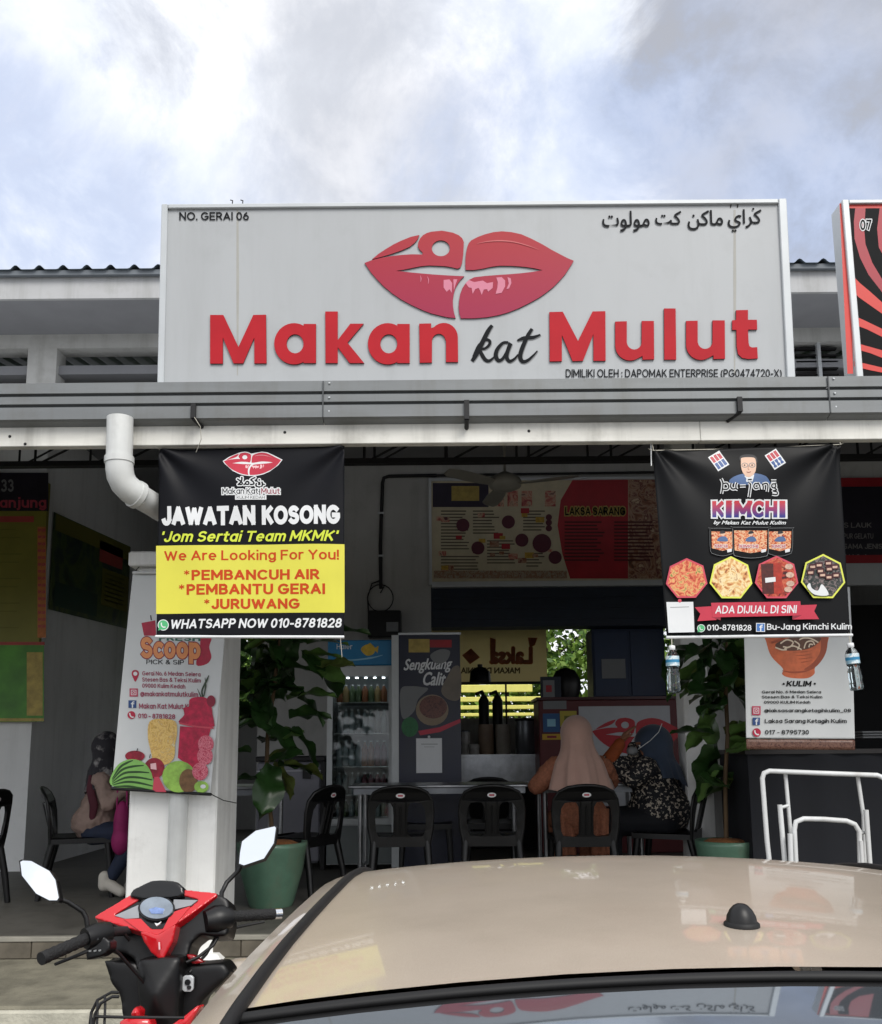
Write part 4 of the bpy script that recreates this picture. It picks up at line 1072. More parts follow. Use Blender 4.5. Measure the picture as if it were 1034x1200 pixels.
for L in BJ: pr.stroke(L, 13, ink, 'wordmark'); pr.layer -= 1
pr.layer += 1
kg = Mgrad('kimchi_gradient', '#2b2f80', '#c23a44', pr.xz(0, 735)[1] - BK.location.z, pr.xz(0, 600)[1] - BK.location.z)
kg2 = kg
for tx, x0, x1 in (('K', 132, 236), ('I', 268, 308), ('M', 350, 510), ('C', 530, 638), ('H', 662, 765), ('I', 806, 846)):
    pr.text(tx, (x0 - 10, 580, x1 + 10, 745), kg, pen=3.3, outline=whitep, ow=19)
    if tx == 'I':
        for yy in (588, 737): pr.stroke([(x0 - 8, yy), (x1 + 8, yy)], 22, kg, 'lettering')
pr.text('by Makan Kat Mulut Kulim', (132, 780, 860, 826), whitep, bold=1.5, shear=.35)
# three printed tubs
tub = Mfood('tub_food', ['#5a1c14', '#b8472a', '#d98a5a', '#e8c8a0', '#a83a28'], 45)
for x0, x1, y0, sh in ((100, 335, 862, 0), (680, 918, 858, 0), (330, 680, 850, 0)):
    h = 1120 - (0 if x0 != 330 else -20)
    ol = smoothloop([(x0 - 8, y0 + 8), (x0, y0 - 6), (x1, y0 - 6), (x1 + 8, y0 + 8), (x1 + 4, h - 40), (x1 - 40, h), ((x0 + x1) / 2, h + 16), (x0 + 40, h), (x0 - 4, h - 40)], 3)
    pr.poly(ol, shadowp, 'tub_outline')
    pr.poly([((x0 + x1) / 2 + (x - (x0 + x1) / 2) * .975, 985 + (y - 985) * .975) for x, y in ol], ink, 'tub')
    pr.poly([(x0 + 8, y0 + 28), (x1 - 8, y0 + 28), (x1 - 12, h - 62), ((x0 + x1) / 2, h - 36), (x0 + 12, h - 62)], tub, 'tub_label')
    cx = (x0 + x1) / 2 + 5
    pr.disc(cx, 912, 22, skin_p, name='tub_face', n=12); pr.poly(smoothloop([(cx - 25, 912), (cx - 22, 888), (cx + 5, 880), (cx + 25, 892), (cx + 22, 905)]), hairp, 'tub_hair')
    pr.poly(smoothloop([(cx - 55, 985), (cx - 30, 945), (cx + 30, 940), (cx + 50, 985)]), shirt, 'tub_shirt')
    pr.text('KIMCHI', (cx - (x1 - x0) * .34, 1020, cx + (x1 - x0) * .2, 1052), red, pen=2.0, outline=whitep, ow=4)
    pr.poly([(x1 - 70, 1070), (x1 - 20, 1060), (x1 - 22, 1090), (x1 - 66, 1100)], whitep, 'tub_badge')
# four food pictures in seven-sided frames
pr.ox, pr.oy, pr.k = 760, 510, 4.136
pk = M('frame_pink', '#c9485a', .45, var=.05); pyl = M('frame_yellow', '#dbe05a', .45, var=.05)
foods = [Mfood('food_red', ['#8a2c1a', '#c8553a', '#d97a58', '#e0b070', '#5c7a34'], 26), Mfood('food_noodle', ['#6a3a20', '#c9824a', '#e3c284', '#f0dcae', '#a8703a'], 18), Mfood('food_jar', ['#3a0f0c', '#8f2a20', '#b5402c', '#c86a48', '#5a1a14'], 22), Mfood('food_tubs', ['#14181a', '#25302c', '#3a3c3a', '#8a7a78', '#1a1f20'], 30)]
for (cx, cy, r, fm), fo in zip(((181, 700, 101, pk), (394, 698, 107, pyl), (616, 695, 108, pk), (843, 690, 112, pyl)), foods):
    pr.disc(cx, cy, r, fm, n=7, a0=-pi / 2, name='frame'); pr.disc(cx, cy, r - 9, fo, n=7, a0=-pi / 2, name='food_picture')
jr = M('jar_red', '#a8301f', .4, var=.2, scale=50)
pr.poly([(540, 628), (640, 622), (642, 770), (548, 772)], M('jar_dark', '#4a1612', .4, var=.3, scale=80), 'jar_print'); pr.poly([(600, 624), (640, 622), (642, 770), (604, 771)], jr, 'jar_print')
pr.poly([(560, 695), (610, 690), (612, 712), (562, 718)], whitep, 'jar_label')
for x, y in ((675, 640), (680, 680), (682, 722), (672, 750)): pr.disc(x, y, 20, M('pale_print', '#c9a894', .5, var=.2, scale=80), name='jar_print', n=10, ry=14)
random.seed(5)
for x, y in ((790, 640), (822, 632), (868, 622), (780, 668), (828, 660), (872, 650), (900, 640), (905, 680), (870, 690), (838, 680)):
    pr.poly([(x - 18, y - 12), (x + 18, y - 14), (x + 17, y + 12), (x - 16, y + 13)], M('tub_maroon', '#43181c', .4, var=.2, scale=60), 'tub_print'); pr.poly([(x - 12, y - 3), (x + 12, y - 5), (x + 12, y + 6), (x - 12, y + 7)], M('pale_print'), 'tub_print')
pr.poly(smoothloop([(762, 740), (775, 720), (785, 745), (815, 756), (835, 725), (868, 776), (800, 776)]), whitep, 'white_shape')
rib = M('ribbon_red', '#bf3348', .45, var=.06); ribd = M('ribbon_dark', '#8a2234', .45, var=.06)
pr.poly([(218, 838), (320, 833), (320, 900), (230, 905), (244, 870)], rib, 'ribbon'); pr.poly([(700, 828), (810, 824), (796, 856), (820, 894), (690, 896)], rib, 'ribbon')
pr.poly([(296, 886), (340, 886), (340, 902)], ribd, 'ribbon'); pr.poly([(690, 880), (735, 876), (690, 896)], ribd, 'ribbon')
pr.poly([(294, 818), (728, 808), (736, 876), (302, 888)], rib, 'ribbon')
pr.text('ADA DIJUAL DI SINI', (314, 832, 712, 870), whitep, pen=1.9, slope=-5, shear=.1)
pr.poly([(82, 812), (210, 812), (216, 958), (92, 960)], whitep, 'white_card'); pr.layer += 1
pr.stroke([(100, 838), (190, 836)], 2.5, shadowp, 'card_line'); pr.disc(146, 806, 9, pk, name='pin', n=10)
phone_badge(pr, 247, 940, 19)
pr.text('010-8781828', (275, 923, 490, 951), whitep, pen=1.8)
fbb = M('badge_blue', '#3f6fb0', .45, var=.05)
def f_badge(pr, x0, y0, x1, y1, m=fbb, edge=None):
    if edge: pr.poly([(x0 - 3, y0 - 3), (x1 + 3, y0 - 3), (x1 + 3, y1 + 3), (x0 - 3, y1 + 3)], edge, 'badge')
    pr.poly([(x0, y0), (x1, y0), (x1, y1), (x0, y1)], m, 'badge'); pr.text('f', (x0 + (x1 - x0) * .32, y0 + (y1 - y0) * .14, x0 + (x1 - x0) * .78, y1), whitep, pen=2)
f_badge(pr, 516, 917, 554, 953, edge=whitep)
pr.text('Bu-Jang Kimchi Kulim', (566, 916, 978, 954), whitep, pen=1.7, slope=-3)
MB().tube([P(781, 747, 4.193), P(999, 744.3, 4.193)], .008, 8).build('bottom_rod', whitep, BK)
MB().tube([P(763, 518, 4.24), P(763.5, 546, 4.22)], .003, 6).build('cord', whitep, BK)
for a_, b_ in (((766, 528), (760, 526)), ((766, 528), (764, 517)), ((985, 521), (989, 519)), ((985, 521), (984, 514))): string('string', [P(*a_, 4.2), P(*b_, 4.24)], .0018, twine, BK)
string('string', [P(766, 528, 4.21), P(872, 526, 4.21), P(985, 521, 4.21)], .0025, twine, BK)

# water bottles hung as weights
pet = M('clear_plastic', '#f2f7f8', .05, trans=1, var=0, ior=1.2)
water = M('water', '#e8f2f4', .02, trans=1, var=0, ior=1.33)
def bottle(px, py0, py1, lean, label):
    a = P(px, py0, 4.19); t = thing('water_bottle', label, 'bottle', a, 'water bottles weighing down the banner')
    h = a.z - P(px, py1, 4.19).z; r = .031
    prof = [(.028, 0), (r, .006), (r, .03), (r * .9, .045), (r, .06), (r * .92, .075), (r, .09), (r * .8, .102), (r * .94, .118), (r, .13), (r, .165), (r * .8, .185), (r * .42, .198), (r * .42, .205)]
    prof = [(q, (z * .93 - .205 * .93) ) for q, z in prof]
    k = h / (.205 * .93 + .018); prof = [(q, z * k) for q, z in prof]
    z0 = a.z - .016
    MB().lathe(prof, (a.x, a.y, z0), 18).build('plastic_shell', pet, t)
    wl_ = [(max(.001, q - .0015), z + .001) for q, z in prof if z < -.03]; wl_.append((.001, wl_[-1][1]))
    MB().lathe([(.001, wl_[0][1])] + wl_, (a.x, a.y, z0), 18).build('water_fill', water, t)
    MB().lathe([(.013, -.004), (.0155, 0), (.0155, .016), (.012, .018)], (a.x, a.y, z0), 14).build('cap', whitep, t)
    zl = prof[9][1]; lab = M('bottle_label', '#8fb4c4', .5, var=.3, scale=40, thr=(.45, .55), col2='#dfe8ea')
    MB().lathe([(r * 1.015, zl * 1.08), (r * 1.015, zl * .45)], (a.x, a.y, z0), 20, cap=False).build('label', lab, t)
    MB().lathe([(r * 1.02, zl * .86), (r * 1.02, zl * .68)], (a.x, a.y, z0), 20, cap=False).build('label_band', M('label_blue', '#2f7fa8', .5, var=.05), t)
    MB().tube([(a.x, a.y, a.z), (a.x + .001, a.y, a.z + .05)], .003, 6).build('string', twine, t)
    t.rotation_euler = (0, R(lean), 0)
bottle(787.5, 757, 812, 0, 'water bottle hanging from the left corner of the kimchi banner')
bottle(996.5, 754, 810, -4, 'water bottle hanging from the right corner of the kimchi banner')

# --- fruit drink banner on the left pillar
vwhite = M('banner_vinyl_white', '#cfd2d2', .36, var=.03, scale=3)
BF = thing('hanging_banner', 'white fruit drink banner reading Scoop tied round the left pillar', 'banner', P(200, 672, 5.24))
pa, pb = P(150, 672, 5.24), P(268, 930, 5.24)
sf_ = lambda x, z: 5.235 + .008 * sin((x - pa.x) * 16) + .006 * sin((z - pa.z) * 3 + (x - pa.x) * 6)
cloth('banner_cloth', [(156, 671), (271, 671), (247, 930.5), (131.5, 923)], 5.24, sf_, vwhite, BF)
pr = Print(BF, 5.24, 130, 700, 5.0, sf_)
mar = M('maroon_ink'); dred = M('print_crimson', '#b0213f', .45, var=.15, scale=20); orgp = M('print_orange', '#e2935c', .45, var=.06, scale=20)
pr.poly([(180, 150), (262, 135), (268, 225), (195, 225)], dred, 'fruit_print'); pr.stroke([(238, 135), (234, 105)], 7, hairp, 'fruit_print')
pr.poly(smoothloop([(530, 225), (588, 235), (575, 290), (588, 350), (560, 390), (500, 395), (520, 300)]), dred, 'fruit_print')
pr.text('FRESH', (285, 224, 525, 256), M('print_teal', '#2f6b5c', .5, var=.05), pen=2.6)
pr.text('Scoop', (178, 232, 525, 384), orgp, pen=3.0, outline=mar, ow=9, slope=6, space=.5)
pr.text('PICK & SIP', (210, 365, 432, 392), inkg, pen=1.5, slope=4)
pr.poly(smoothloop([(125, 450), (130, 432), (145, 426), (162, 432), (167, 450), (160, 470), (146, 495), (133, 472)]), dred, 'pin_icon'); pr.disc(146, 448, 12, whitep, name='pin_icon', n=12)
pur = M('print_plum', '#9c3a55', .5, var=.03)
for t_, y, x1 in (('Gerai No. 6 Medan Selera', 432, 525), ('Stesen Bas & Teksi Kulim', 468, 527), ('09000 Kulim Kedah', 504, 440)):
    pr.text(t_, (186, y, x1, y + 26), pur, pen=1.9, slope=6)
def insta(pr, cx, cy, r, m=None):
    m = m or M('badge_pink', '#b83a56', .45, var=.2, scale=40)
    pr.poly([(cx - r, cy - r), (cx + r, cy - r), (cx + r, cy + r), (cx - r, cy + r)], m, 'badge')
    pr.poly([(cx - r * .65, cy - r * .65), (cx - r * .65, cy + r * .65), (cx + r * .65, cy + r * .65), (cx + r * .65, cy - r * .65)][::-1], whitep, 'badge')
    pr.poly([(cx - r * .5, cy - r * .5), (cx + r * .5, cy - r * .5), (cx + r * .5, cy + r * .5), (cx - r * .5, cy + r * .5)], m, 'badge')
    pr.disc(cx, cy, r * .32, whitep, name='badge', n=14); pr.disc(cx, cy, r * .2, m, name='badge', n=12)
insta(pr, 137, 558, 24); f_badge(pr, 107, 604, 152, 648, M('badge_navy', '#2b4a80', .45, var=.05))
pr.disc(124, 690, 23, dred, name='badge', n=16); pr.stroke([(114, 678), (117, 692), (126, 702), (137, 702)], 7, whitep, 'badge')
pr.text('@makankatmulutkulim', (176, 550, 512, 584), pur, pen=1.9, slope=4)
pr.text('Makan Kat Mulut Kulim', (168, 620, 520, 652), pur, pen=1.9, slope=5)
pr.text('010 - 8781828', (163, 680, 384, 708), pur, pen=2.1, slope=6)
# fruit pictures
rdrink = M('drink_red', '#b51840', .4, var=.3, scale=30)
pr.stroke([(540, 585), (535, 545), (560, 490), (575, 455)], [10, 9, 12, 2], M('print_leafgreen', '#3c4a38', .5, var=.1), 'leaf_print'); pr.stroke([(545, 580), (556, 520), (552, 470)], [6, 8, 2], M('print_leafgreen'), 'leaf_print'); pr.stroke([(530, 585), (508, 535)], [8, 2], M('print_leafgreen'), 'leaf_print')
pr.poly(smoothloop([(465, 600), (500, 585), (560, 590), (590, 640), (598, 690), (606, 735), (590, 760), (410, 740), (435, 690), (430, 650), (460, 640)]), rdrink, 'drink_print')
pr.disc(588, 608, 26, mar, ry=34, name='fruit_print'); pr.poly([(412, 755), (588, 768), (530, 980), (480, 1000), (400, 940)], rdrink, 'drink_print')
pr.stroke([(408, 738), (500, 757), (604, 766)], 10, pk, 'cup_rim')
yj = Mfood('juice_yellow', ['#b08a4a', '#d9b05c', '#e3c47a', '#c99a4a', '#d8c79a'], 22)
pr.poly(smoothloop([(232, 730), (300, 712), (385, 728), (395, 800), (385, 860), (378, 940), (330, 980), (260, 960), (240, 900), (222, 820)]), yj, 'drink_print')
for cx, cy, rx, ry in ((145, 930, 58, 32), (262, 1000, 62, 60)): pr.disc(cx, cy, rx, M('apple_red', '#8c1c30', .35, var=.35, scale=30), ry=ry, name='fruit_print')
for x, y in ((155, 905), (232, 940)): pr.stroke([(x, y), (x + 6, y - 20)], 5, hairp, 'fruit_print')
pr.poly([(238, 975), (272, 970), (276, 1010), (240, 1005)], pkp, 'fruit_print')
gap_ = M('apple_green', '#8fb850', .4, var=.3, scale=18)
pr.disc(405, 1050, 95, gap_, ry=92, name='fruit_print'); pr.disc(460, 1075, 52, M('kiwi_brown', '#7a5a3c', .6, var=.3, scale=40), ry=70, name='fruit_print')
wm = M('melon_green', '#7fb45c', .4, var=.1, scale=12); wmd = M('melon_stripe', '#2c4a26', .4, var=.1)
ml = smoothloop([(6, 1098), (15, 1030), (60, 970), (130, 948), (200, 970), (245, 1030), (255, 1110), (235, 1135), (120, 1128)])
pr.poly(ml, wm, 'melon_print')
for L in ([(14, 1060), (55, 1000), (95, 968), (130, 958)], [(14, 1070), (65, 1015), (130, 988), (195, 988)], [(14, 1080), (75, 1035), (150, 1020), (228, 1030)], [(14, 1088), (85, 1060), (165, 1052), (246, 1072)], [(16, 1096), (90, 1084), (170, 1084), (250, 1108)], [(24, 1104), (100, 1110), (180, 1116), (240, 1132)]):
    pr.stroke([(x + (k % 2) * 3, y + ((-1) ** k) * 3) for k, (x, y) in enumerate(L)], [4] + [13] * (len(L) - 2) + [6], wmd, 'melon_stripe')
pr.poly([(250, 1138), (262, 1050), (290, 1050), (335, 1140)], pk, 'fruit_print')
for cx, cy in ((555, 930), (528, 1020), (560, 860)): pr.disc(cx, cy, 46, Mfood('berry', ['#8c1c38', '#c43a54', '#e08a98', '#b02444'], 60), ry=52, name='fruit_print')
pr.disc(535, 1110, 42, gap_, ry=34, name='fruit_print'); pr.disc(545, 1108, 16, whitep, ry=12, name='fruit_print')
MB().tube([P(131, 924, 5.225), P(248, 931, 5.225)], .009, 8).build('bottom_rod', blackp, BF)
MB().tube([P(156, 671, 5.23), P(272, 671, 5.23)], .010, 8).build('top_rod', whitef, BF)
string('string', [P(248, 931, 5.22), P(262, 938, 5.3), P(277, 941, 5.6)], .003, blackp, BF); string('string', [P(157, 671, 5.23), P(172, 655, 5.4), P(190, 645, 5.42)], .003, blackp, BF)

# --- laksa banner on the right pillar
BL = thing('hanging_banner', 'white laksa banner with an orange bowl of noodles beside the fig plant', 'banner', P(935, 690, 5.24))
pa = P(873, 690, 5.24)
sl = lambda x, z: 5.235 + .007 * sin((x - pa.x) * 18) + .004 * sin((z - pa.z) * 4)
cloth('banner_cloth', [(870, 688), (995, 688), (1001, 866), (874, 865)], 5.24, sl, vwhite, BL)
pr = Print(BL, 5.24, 860, 740, 6.893, sl)
brn = Mfood('print_wood', ['#2a1614', '#5a3a30', '#7a5a4c', '#3a2220'], 40)
cloth('lower_strip', [(874, 866), (1001, 867), (1001.5, 879), (874.5, 878)], 5.24, sl, brn, BL, 40, 3)
clay = M('clay_orange', '#c9673e', .45, var=.15, scale=20); clayd = M('clay_dark', '#9c4a2c', .45, var=.1)
pr.poly(smoothloop([(240, -40), (500, -60), (752, -40), (755, 100), (730, 200), (655, 290), (650, 340), (600, 375), (520, 382), (430, 372), (385, 345), (390, 300), (300, 200), (260, 80)]), clay, 'bowl_print')
pr.poly(smoothloop([(700, -40), (752, -40), (755, 100), (730, 200), (655, 290), (560, 310), (640, 250), (700, 150)]), clayd, 'bowl_print')
pr.stroke([(385, 318), (460, 332), (560, 325), (650, 295)], [4, 14, 14, 4], clayd, 'bowl_print')
for y in (165, 192, 219, 246): pr.stroke([(470 + (y - 165) * .8, y + 5), (560, y + 2), (630, y - 10)], [2, 5, 2], clayd, 'bowl_print')
noo = M('noodle_cream', '#e0cdb4', .45, var=.1)
pr.poly(smoothloop([(330, 110), (420, 60), (560, 40), (700, 50), (660, 110), (560, 150), (400, 155)]), M('broth_brown', '#5c3a28', .4, var=.2, scale=40), 'bowl_print')
for L in ([(370, 100), (420, 70), (470, 90), (440, 130), (390, 125)], [(400, 145), (470, 120), (540, 150)], [(480, 80), (520, 110), (505, 150)], [(560, 140), (580, 90), (630, 80), (650, 110)], [(520, 70), (560, 55), (620, 60), (680, 90)], [(600, 130), (610, 105), (635, 108)], [(330, 130), (380, 150), (420, 150)]):
    pr.stroke(L, 11, noo, 'noodle_print')
pr.stroke([(270, 20), (400, 55), (300, 90)], 18, clayd, 'bowl_print')
pr.text('KULIM', (416, 401, 624, 445), ink, pen=2.5, shear=.15); pr.disc(396, 425, 9, ink, name='lettering', n=10); pr.disc(650, 423, 9, ink, name='lettering', n=10)
for t_, y, x0, x1 in (('Gerai No. 6 Medan Selera', 477, 225, 702), ('Stesen Bas & Teksi Kulim', 517, 225, 712), ('09000 KULIM Kedah', 560, 243, 612)): pr.text(t_, (x0, y, x1, y + 24), inkg, pen=1.9)
pr.text('@laksasarangketagihkulim_08', (245, 624, 936, 660), inkg, pen=1.9); pr.text('Laksa Sarang Ketagih Kulim', (250, 706, 905, 748), inkg, pen=1.9); pr.text('017 - 8795730', (252, 796, 600, 832), inkg, pen=1.9)
insta(pr, 178, 640, 36); f_badge(pr, 147, 696, 208, 756, M('badge_navy')); pr.disc(181, 816, 35, dred, name='badge', n=18); pr.stroke([(165, 798), (168, 818), (182, 832), (200, 832)], 10, whitep, 'badge')

# ------------------------------------------------------------------ stall on the left: menu boards
LM = thing('menu_board', 'yellow and green price board hung on the white partition of the left stall', 'menu board', P(0, 570, 8.2))
LY = 8.18
mb = box('board', M('menu_yellow', '#7c782c', .45, var=.12, scale=2), (-6.6, LY, zat(846, LY, 20)), (xat(49, LY), LY + .05, zat(566, LY, 20)), LM)
pr = Print(LM, LY, 0, 540, 6.4625)
pr.rect(-1500, 90, 368, 380, M('menu_dark', '#241f2a', .4, var=.3, scale=6), 'header_print', 2)
pr.text('33', (10, 140, 105, 235), shadowp, pen=2.2); pr.text('anjung', (0, 275, 352, 375), M('menu_redtext', '#b04050', .5, var=.05), pen=2.2); 
pr.rect(-300, 420, 258, 465, M('menu_red', '#a8433c', .5, var=.1), 'heading_bar', 2)
pr.rect(285, 500, 350, 1340, M('menu_orange', '#b8703a', .5, var=.15, scale=14), 'price_column', 2)
for i in range(15): pr.text('RM 5.50', (292, 515 + i * 52, 344, 535 + i * 52), M('menu_redtext'), bold=1); pr.layer -= 1
for i in range(13):
    if i % 3 != 2: pr.stroke([(-200, 520 + i * 62), (120 + (i * 37) % 60, 520 + i * 62)], 8, M('menu_olive', '#6d6a24', .6, var=.05), 'menu_line'); pr.layer -= 1
pr.layer += 1
pr.rect(-1500, 1372, 340, 1395, M('menu_red'), 'heading_bar', 2); pr.rect(-1500, 1396, 335, 1975, M('menu_green', '#4f8a30', .45, var=.3, scale=3), 'green_field', 4)
pr.rect(205, 1450, 325, 1930, M('menu_tan', '#b09a50', .5, var=.2, scale=14), 'price_column', 2); pr.rect(-1500, 1950, 335, 1972, M('menu_tan'), 'heading_bar', 2)
# board on the side wall, running away from the viewer
WM = thing('menu_board', 'dark green and yellow menu banner along the grey side wall', 'menu board', (XP, 9.6, 3.1))
wx = XP + .012
q0, q1 = 8.45, 10.6
za0, za1, zb0_, zb1_ = zat(714, 8.45, 52), zat(600, 8.45, 55), zat(737, 10.6, 147), zat(641, 10.6, 157)
mw = Mfood('side_menu', ['#16291c', '#24402a', '#4a5a28', '#1c3430', '#39402c'], 1.1)
MB().grid(lambda u, v: (wx, q0 + (q1 - q0) * u, (za0 * (1 - v) + za1 * v) * (1 - u) + (zb0_ * (1 - v) + zb1_ * v) * u), 8, 4).build('board', mw, WM)
def onwall(u0, v0, u1, v1, m, nm):
    f = lambda u, v: (wx + .004, q0 + (q1 - q0) * u, (za0 * (1 - v) + za1 * v) * (1 - u) + (zb0_ * (1 - v) + zb1_ * v) * u)
    MB().add([f(u0, v0), f(u1, v0), f(u1, v1), f(u0, v1)], [(0, 1, 2, 3)]).build(nm, m, WM)
onwall(.02, .82, .99, .99, M('menu_olive'), 'heading_bar'); onwall(.55, .68, .88, .92, M('menu_red'), 'heading_bar'); onwall(.6, .2, .98, .62, M('menu_olive'), 'price_field'); onwall(.05, .05, .55, .3, M('menu_teal', '#123832', .5, var=.2), 'price_field')
for i in range(7): onwall(.64, .56 - i * .05, .92, .575 - i * .05, M('menu_dark'), 'menu_line')

# ------------------------------------------------------------------ main menu board over the kitchen opening
MY = BY - .06
MBD = thing('menu_board', 'framed wide menu board above the kitchen opening with a red LAKSA SARANG panel', 'menu board', P(640, 680, MY))
x0m, x1m = xat(506, MY, 620), xat(800, MY, 620); z0m, z1m = zat(681, MY, 640), zat(563, MY, 640)
box('board', M('menu_cream', '#c2b89c', .5, var=.1, scale=6), (x0m, MY, z0m), (x1m, MY + .05, z1m), MBD)
for nm, a, b in (('frame_side', (x0m - .03, MY - .02, z0m - .03), (x0m, MY + .05, z1m + .03)), ('frame_side', (x1m, MY - .02, z0m - .03), (x1m + .03, MY + .05, z1m + .03)), ('frame_top', (x0m, MY - .018, z1m), (x1m, MY + .05, z1m + .03)), ('frame_bottom', (x0m, MY - .018, z0m - .06), (x1m, MY + .05, z0m))): box(nm, alu, a, b, MBD)
pr = Print(MBD, MY, 400, 520, 2.721)
redm = M('menu_redfield', '#a3202a', .45, var=.15, scale=4)
pr.poly([(740, 112), (915, 112), (915, 430), (730, 430), (705, 350), (690, 260), (700, 180)], redm, 'red_field'); pr.layer -= 1
pr.rect(916, 112, 1088, 430, Mfood('menu_food', ['#5a3a2c', '#8c5a40', '#b09078', '#6a2c28', '#c9b090'], 6), 'food_field', 2)
pr.rect(292, 125, 470, 202, M('menu_violet', '#2c2438', .5, var=.2), 'header_print', 2)
pr.rect(352, 135, 440, 182, M('menu_tan'), 'header_print', 2); pr.layer -= 1
for x in (485, 530, 575, 650): pr.rect(x, 150, x + 34, 200, Mfood('menu_food2', ['#8c2c38', '#b86a5c', '#c9a890', '#5a2c30'], 9), 'food_field', 2); pr.layer -= 1
pr.layer += 1
pr.text('LAKSA SARANG', (714, 202, 906, 228), ink, pen=2.2, outline=M('menu_tan'), ow=5)
dk = M('menu_texttone', '#5c5448', .6, var=.1); dk2 = M('menu_textdark', '#4a1418', .6, var=.1)
random.seed(11)
for cx0, cx1, y0, y1 in ((318, 410, 215, 340), (420, 505, 215, 290), (580, 650, 215, 280), (318, 450, 360, 415), (465, 560, 310, 390), (590, 650, 350, 400)):
    y = y0
    while y < y1: pr.stroke([(cx0, y), (cx1 - random.uniform(0, 25), y)], 4, dk, 'menu_line'); pr.layer -= 1; y += 10
for cx0, cx1 in ((712, 840), (870, 1000)):
    for y in range(250, 380, 11): pr.stroke([(cx0, y), (cx1 - random.uniform(0, 25), y)], 5, dk2, 'menu_line'); pr.layer -= 1
pr.layer += 1
random.seed(17)
for k in range(26):
    x = random.uniform(300, 690); y = random.choice([random.uniform(205, 235), random.uniform(285, 320), random.uniform(335, 365), random.uniform(385, 402)]); w = random.uniform(14, 30)
    pr.rect(x, y, x + w, y + w * .62, (MATS['menu_food'], MATS['menu_food2'], redm, M('menu_gold', '#b8963c', .5, var=.25, scale=30))[k % 4], 'food_picture', 1)
plum = M('menu_plum', '#5a2434', .5, var=.1)
for x, y, r in ((388, 260, 21), (533, 250, 21), (576, 308, 21), (640, 318, 30), (436, 333, 21), (682, 363, 21), (662, 235, 10), (662, 252, 10), (662, 270, 10)): pr.disc(x, y, r, plum, name='price_disc'); pr.layer -= 1
pr.rect(296, 405, 720, 430, Mfood('menu_border', ['#7a2c28', '#a8a08a', '#8c5a40', '#a8a08a'], 14), 'border_print', 2)
# right stall's menu board
RM_ = thing('menu_board', 'dark menu board with a red border behind the right side of the kimchi banner', 'menu board', P(1010, 660, MY))
xr0, xr1 = 4.2, 6.6; zr0, zr1 = zat(660, MY, 1010), zat(560, MY, 1010)
box('board', M('menu_night', '#23202c', .45, var=.15), (xr0, MY, zr0), (xr1, MY + .04, zr1), RM_)
box('border', redm, (xr0, MY - .006, zr0), (xr1, MY, zr0 + .09), RM_); box('border', redm, (xr0, MY - .006, zr1 - .1), (xr1, MY, zr1), RM_)
box('ledge', alu, (xr0 - .1, MY - .02, zat(686, MY, 1010)), (9, MY + .04, zr0 - .005), RM_)
pr = Print(RM_, MY, 940, 520, 5.0)
for t_, x0, y0, x1 in (('JENIS LAUK', 150, 462, 408), ('CAMPUR GELATU', 180, 526, 418), ('BERSAMA JENIS', 170, 586, 470), ('KUAH & Ayam', 180, 648, 480)): pr.text(t_, (x0, y0, x1, y0 + 30), M('menu_greytext', '#8c8a88', .5, var=.05), pen=1.7)

# dark shutter box and header under the menu board
SB = thing('roller_shutter', 'dark blue roller shutter box above the kitchen opening', 'shutter', P(640, 720, BY))
box('housing', M('navy_paint', '#1a2433', .5, var=.15), (xo1, BY + .002, zat(735, BY)), (xat(800, BY, 720), BY + .28, zo - .004), SB)
for k in range(3): box('slat', M('navy_paint'), (xo1 + .02, BY - .008, zat(735, BY) + .08 + k * .12), (xat(800, BY, 720) - .02, BY + .001, zat(735, BY) + .17 + k * .12), SB)

# wires, conduit and meter box
CD = thing('conduit', 'dark electrical conduit with a coil of cable running down the white wall', 'conduit', P(448, 560, BY - .03))
y_ = BY - .02
MB().tube([P(512, 557, y_), P(456, 558, y_), P(450, 560, y_), P(448.5, 566, y_), P(446, 640, y_), P(446.5, 690, y_)], .020, 8).build('pipe', steel, CD)
MB().tube([P(512, 557, y_), P(800, 553, y_)], .014, 8).build('pipe', steel, CD)
MB().tube([P(446, 680 + 15 * cos(0), y_)] + [P(446 + 15 * sin(a / 3), 695 - 16 * cos(a / 3) + 6, y_ - .02) for a in range(1, 28)], .007, 6).build('cable', blackp, CD)
MB().tube([P(446, 680, y_), P(436, 684, y_), P(431, 700, y_), P(432, 718, y_)], .008, 6).build('cable', blackp, CD)
for py in (600, 650): MB().box(P(443, py, y_ - .02), P(450, py + 3, BY - .005)).build('clip', alu, CD)
MX = thing('meter_box', 'black meter box with a pale sticker on the wall beside the fridge', 'meter box', P(450, 745, BY - .1))
a = P(431, 747, BY - .18); b = P(471, 718, BY); MB().box((a.x, a.y, a.z), (b.x, b.y, b.z), .01).build('case', blackp, MX)
a = P(453, 740, BY - .19); b = P(467, 729, BY - .182); box('sticker', shadowp, (a.x, a.y, a.z), (b.x, b.y, b.z), MX)

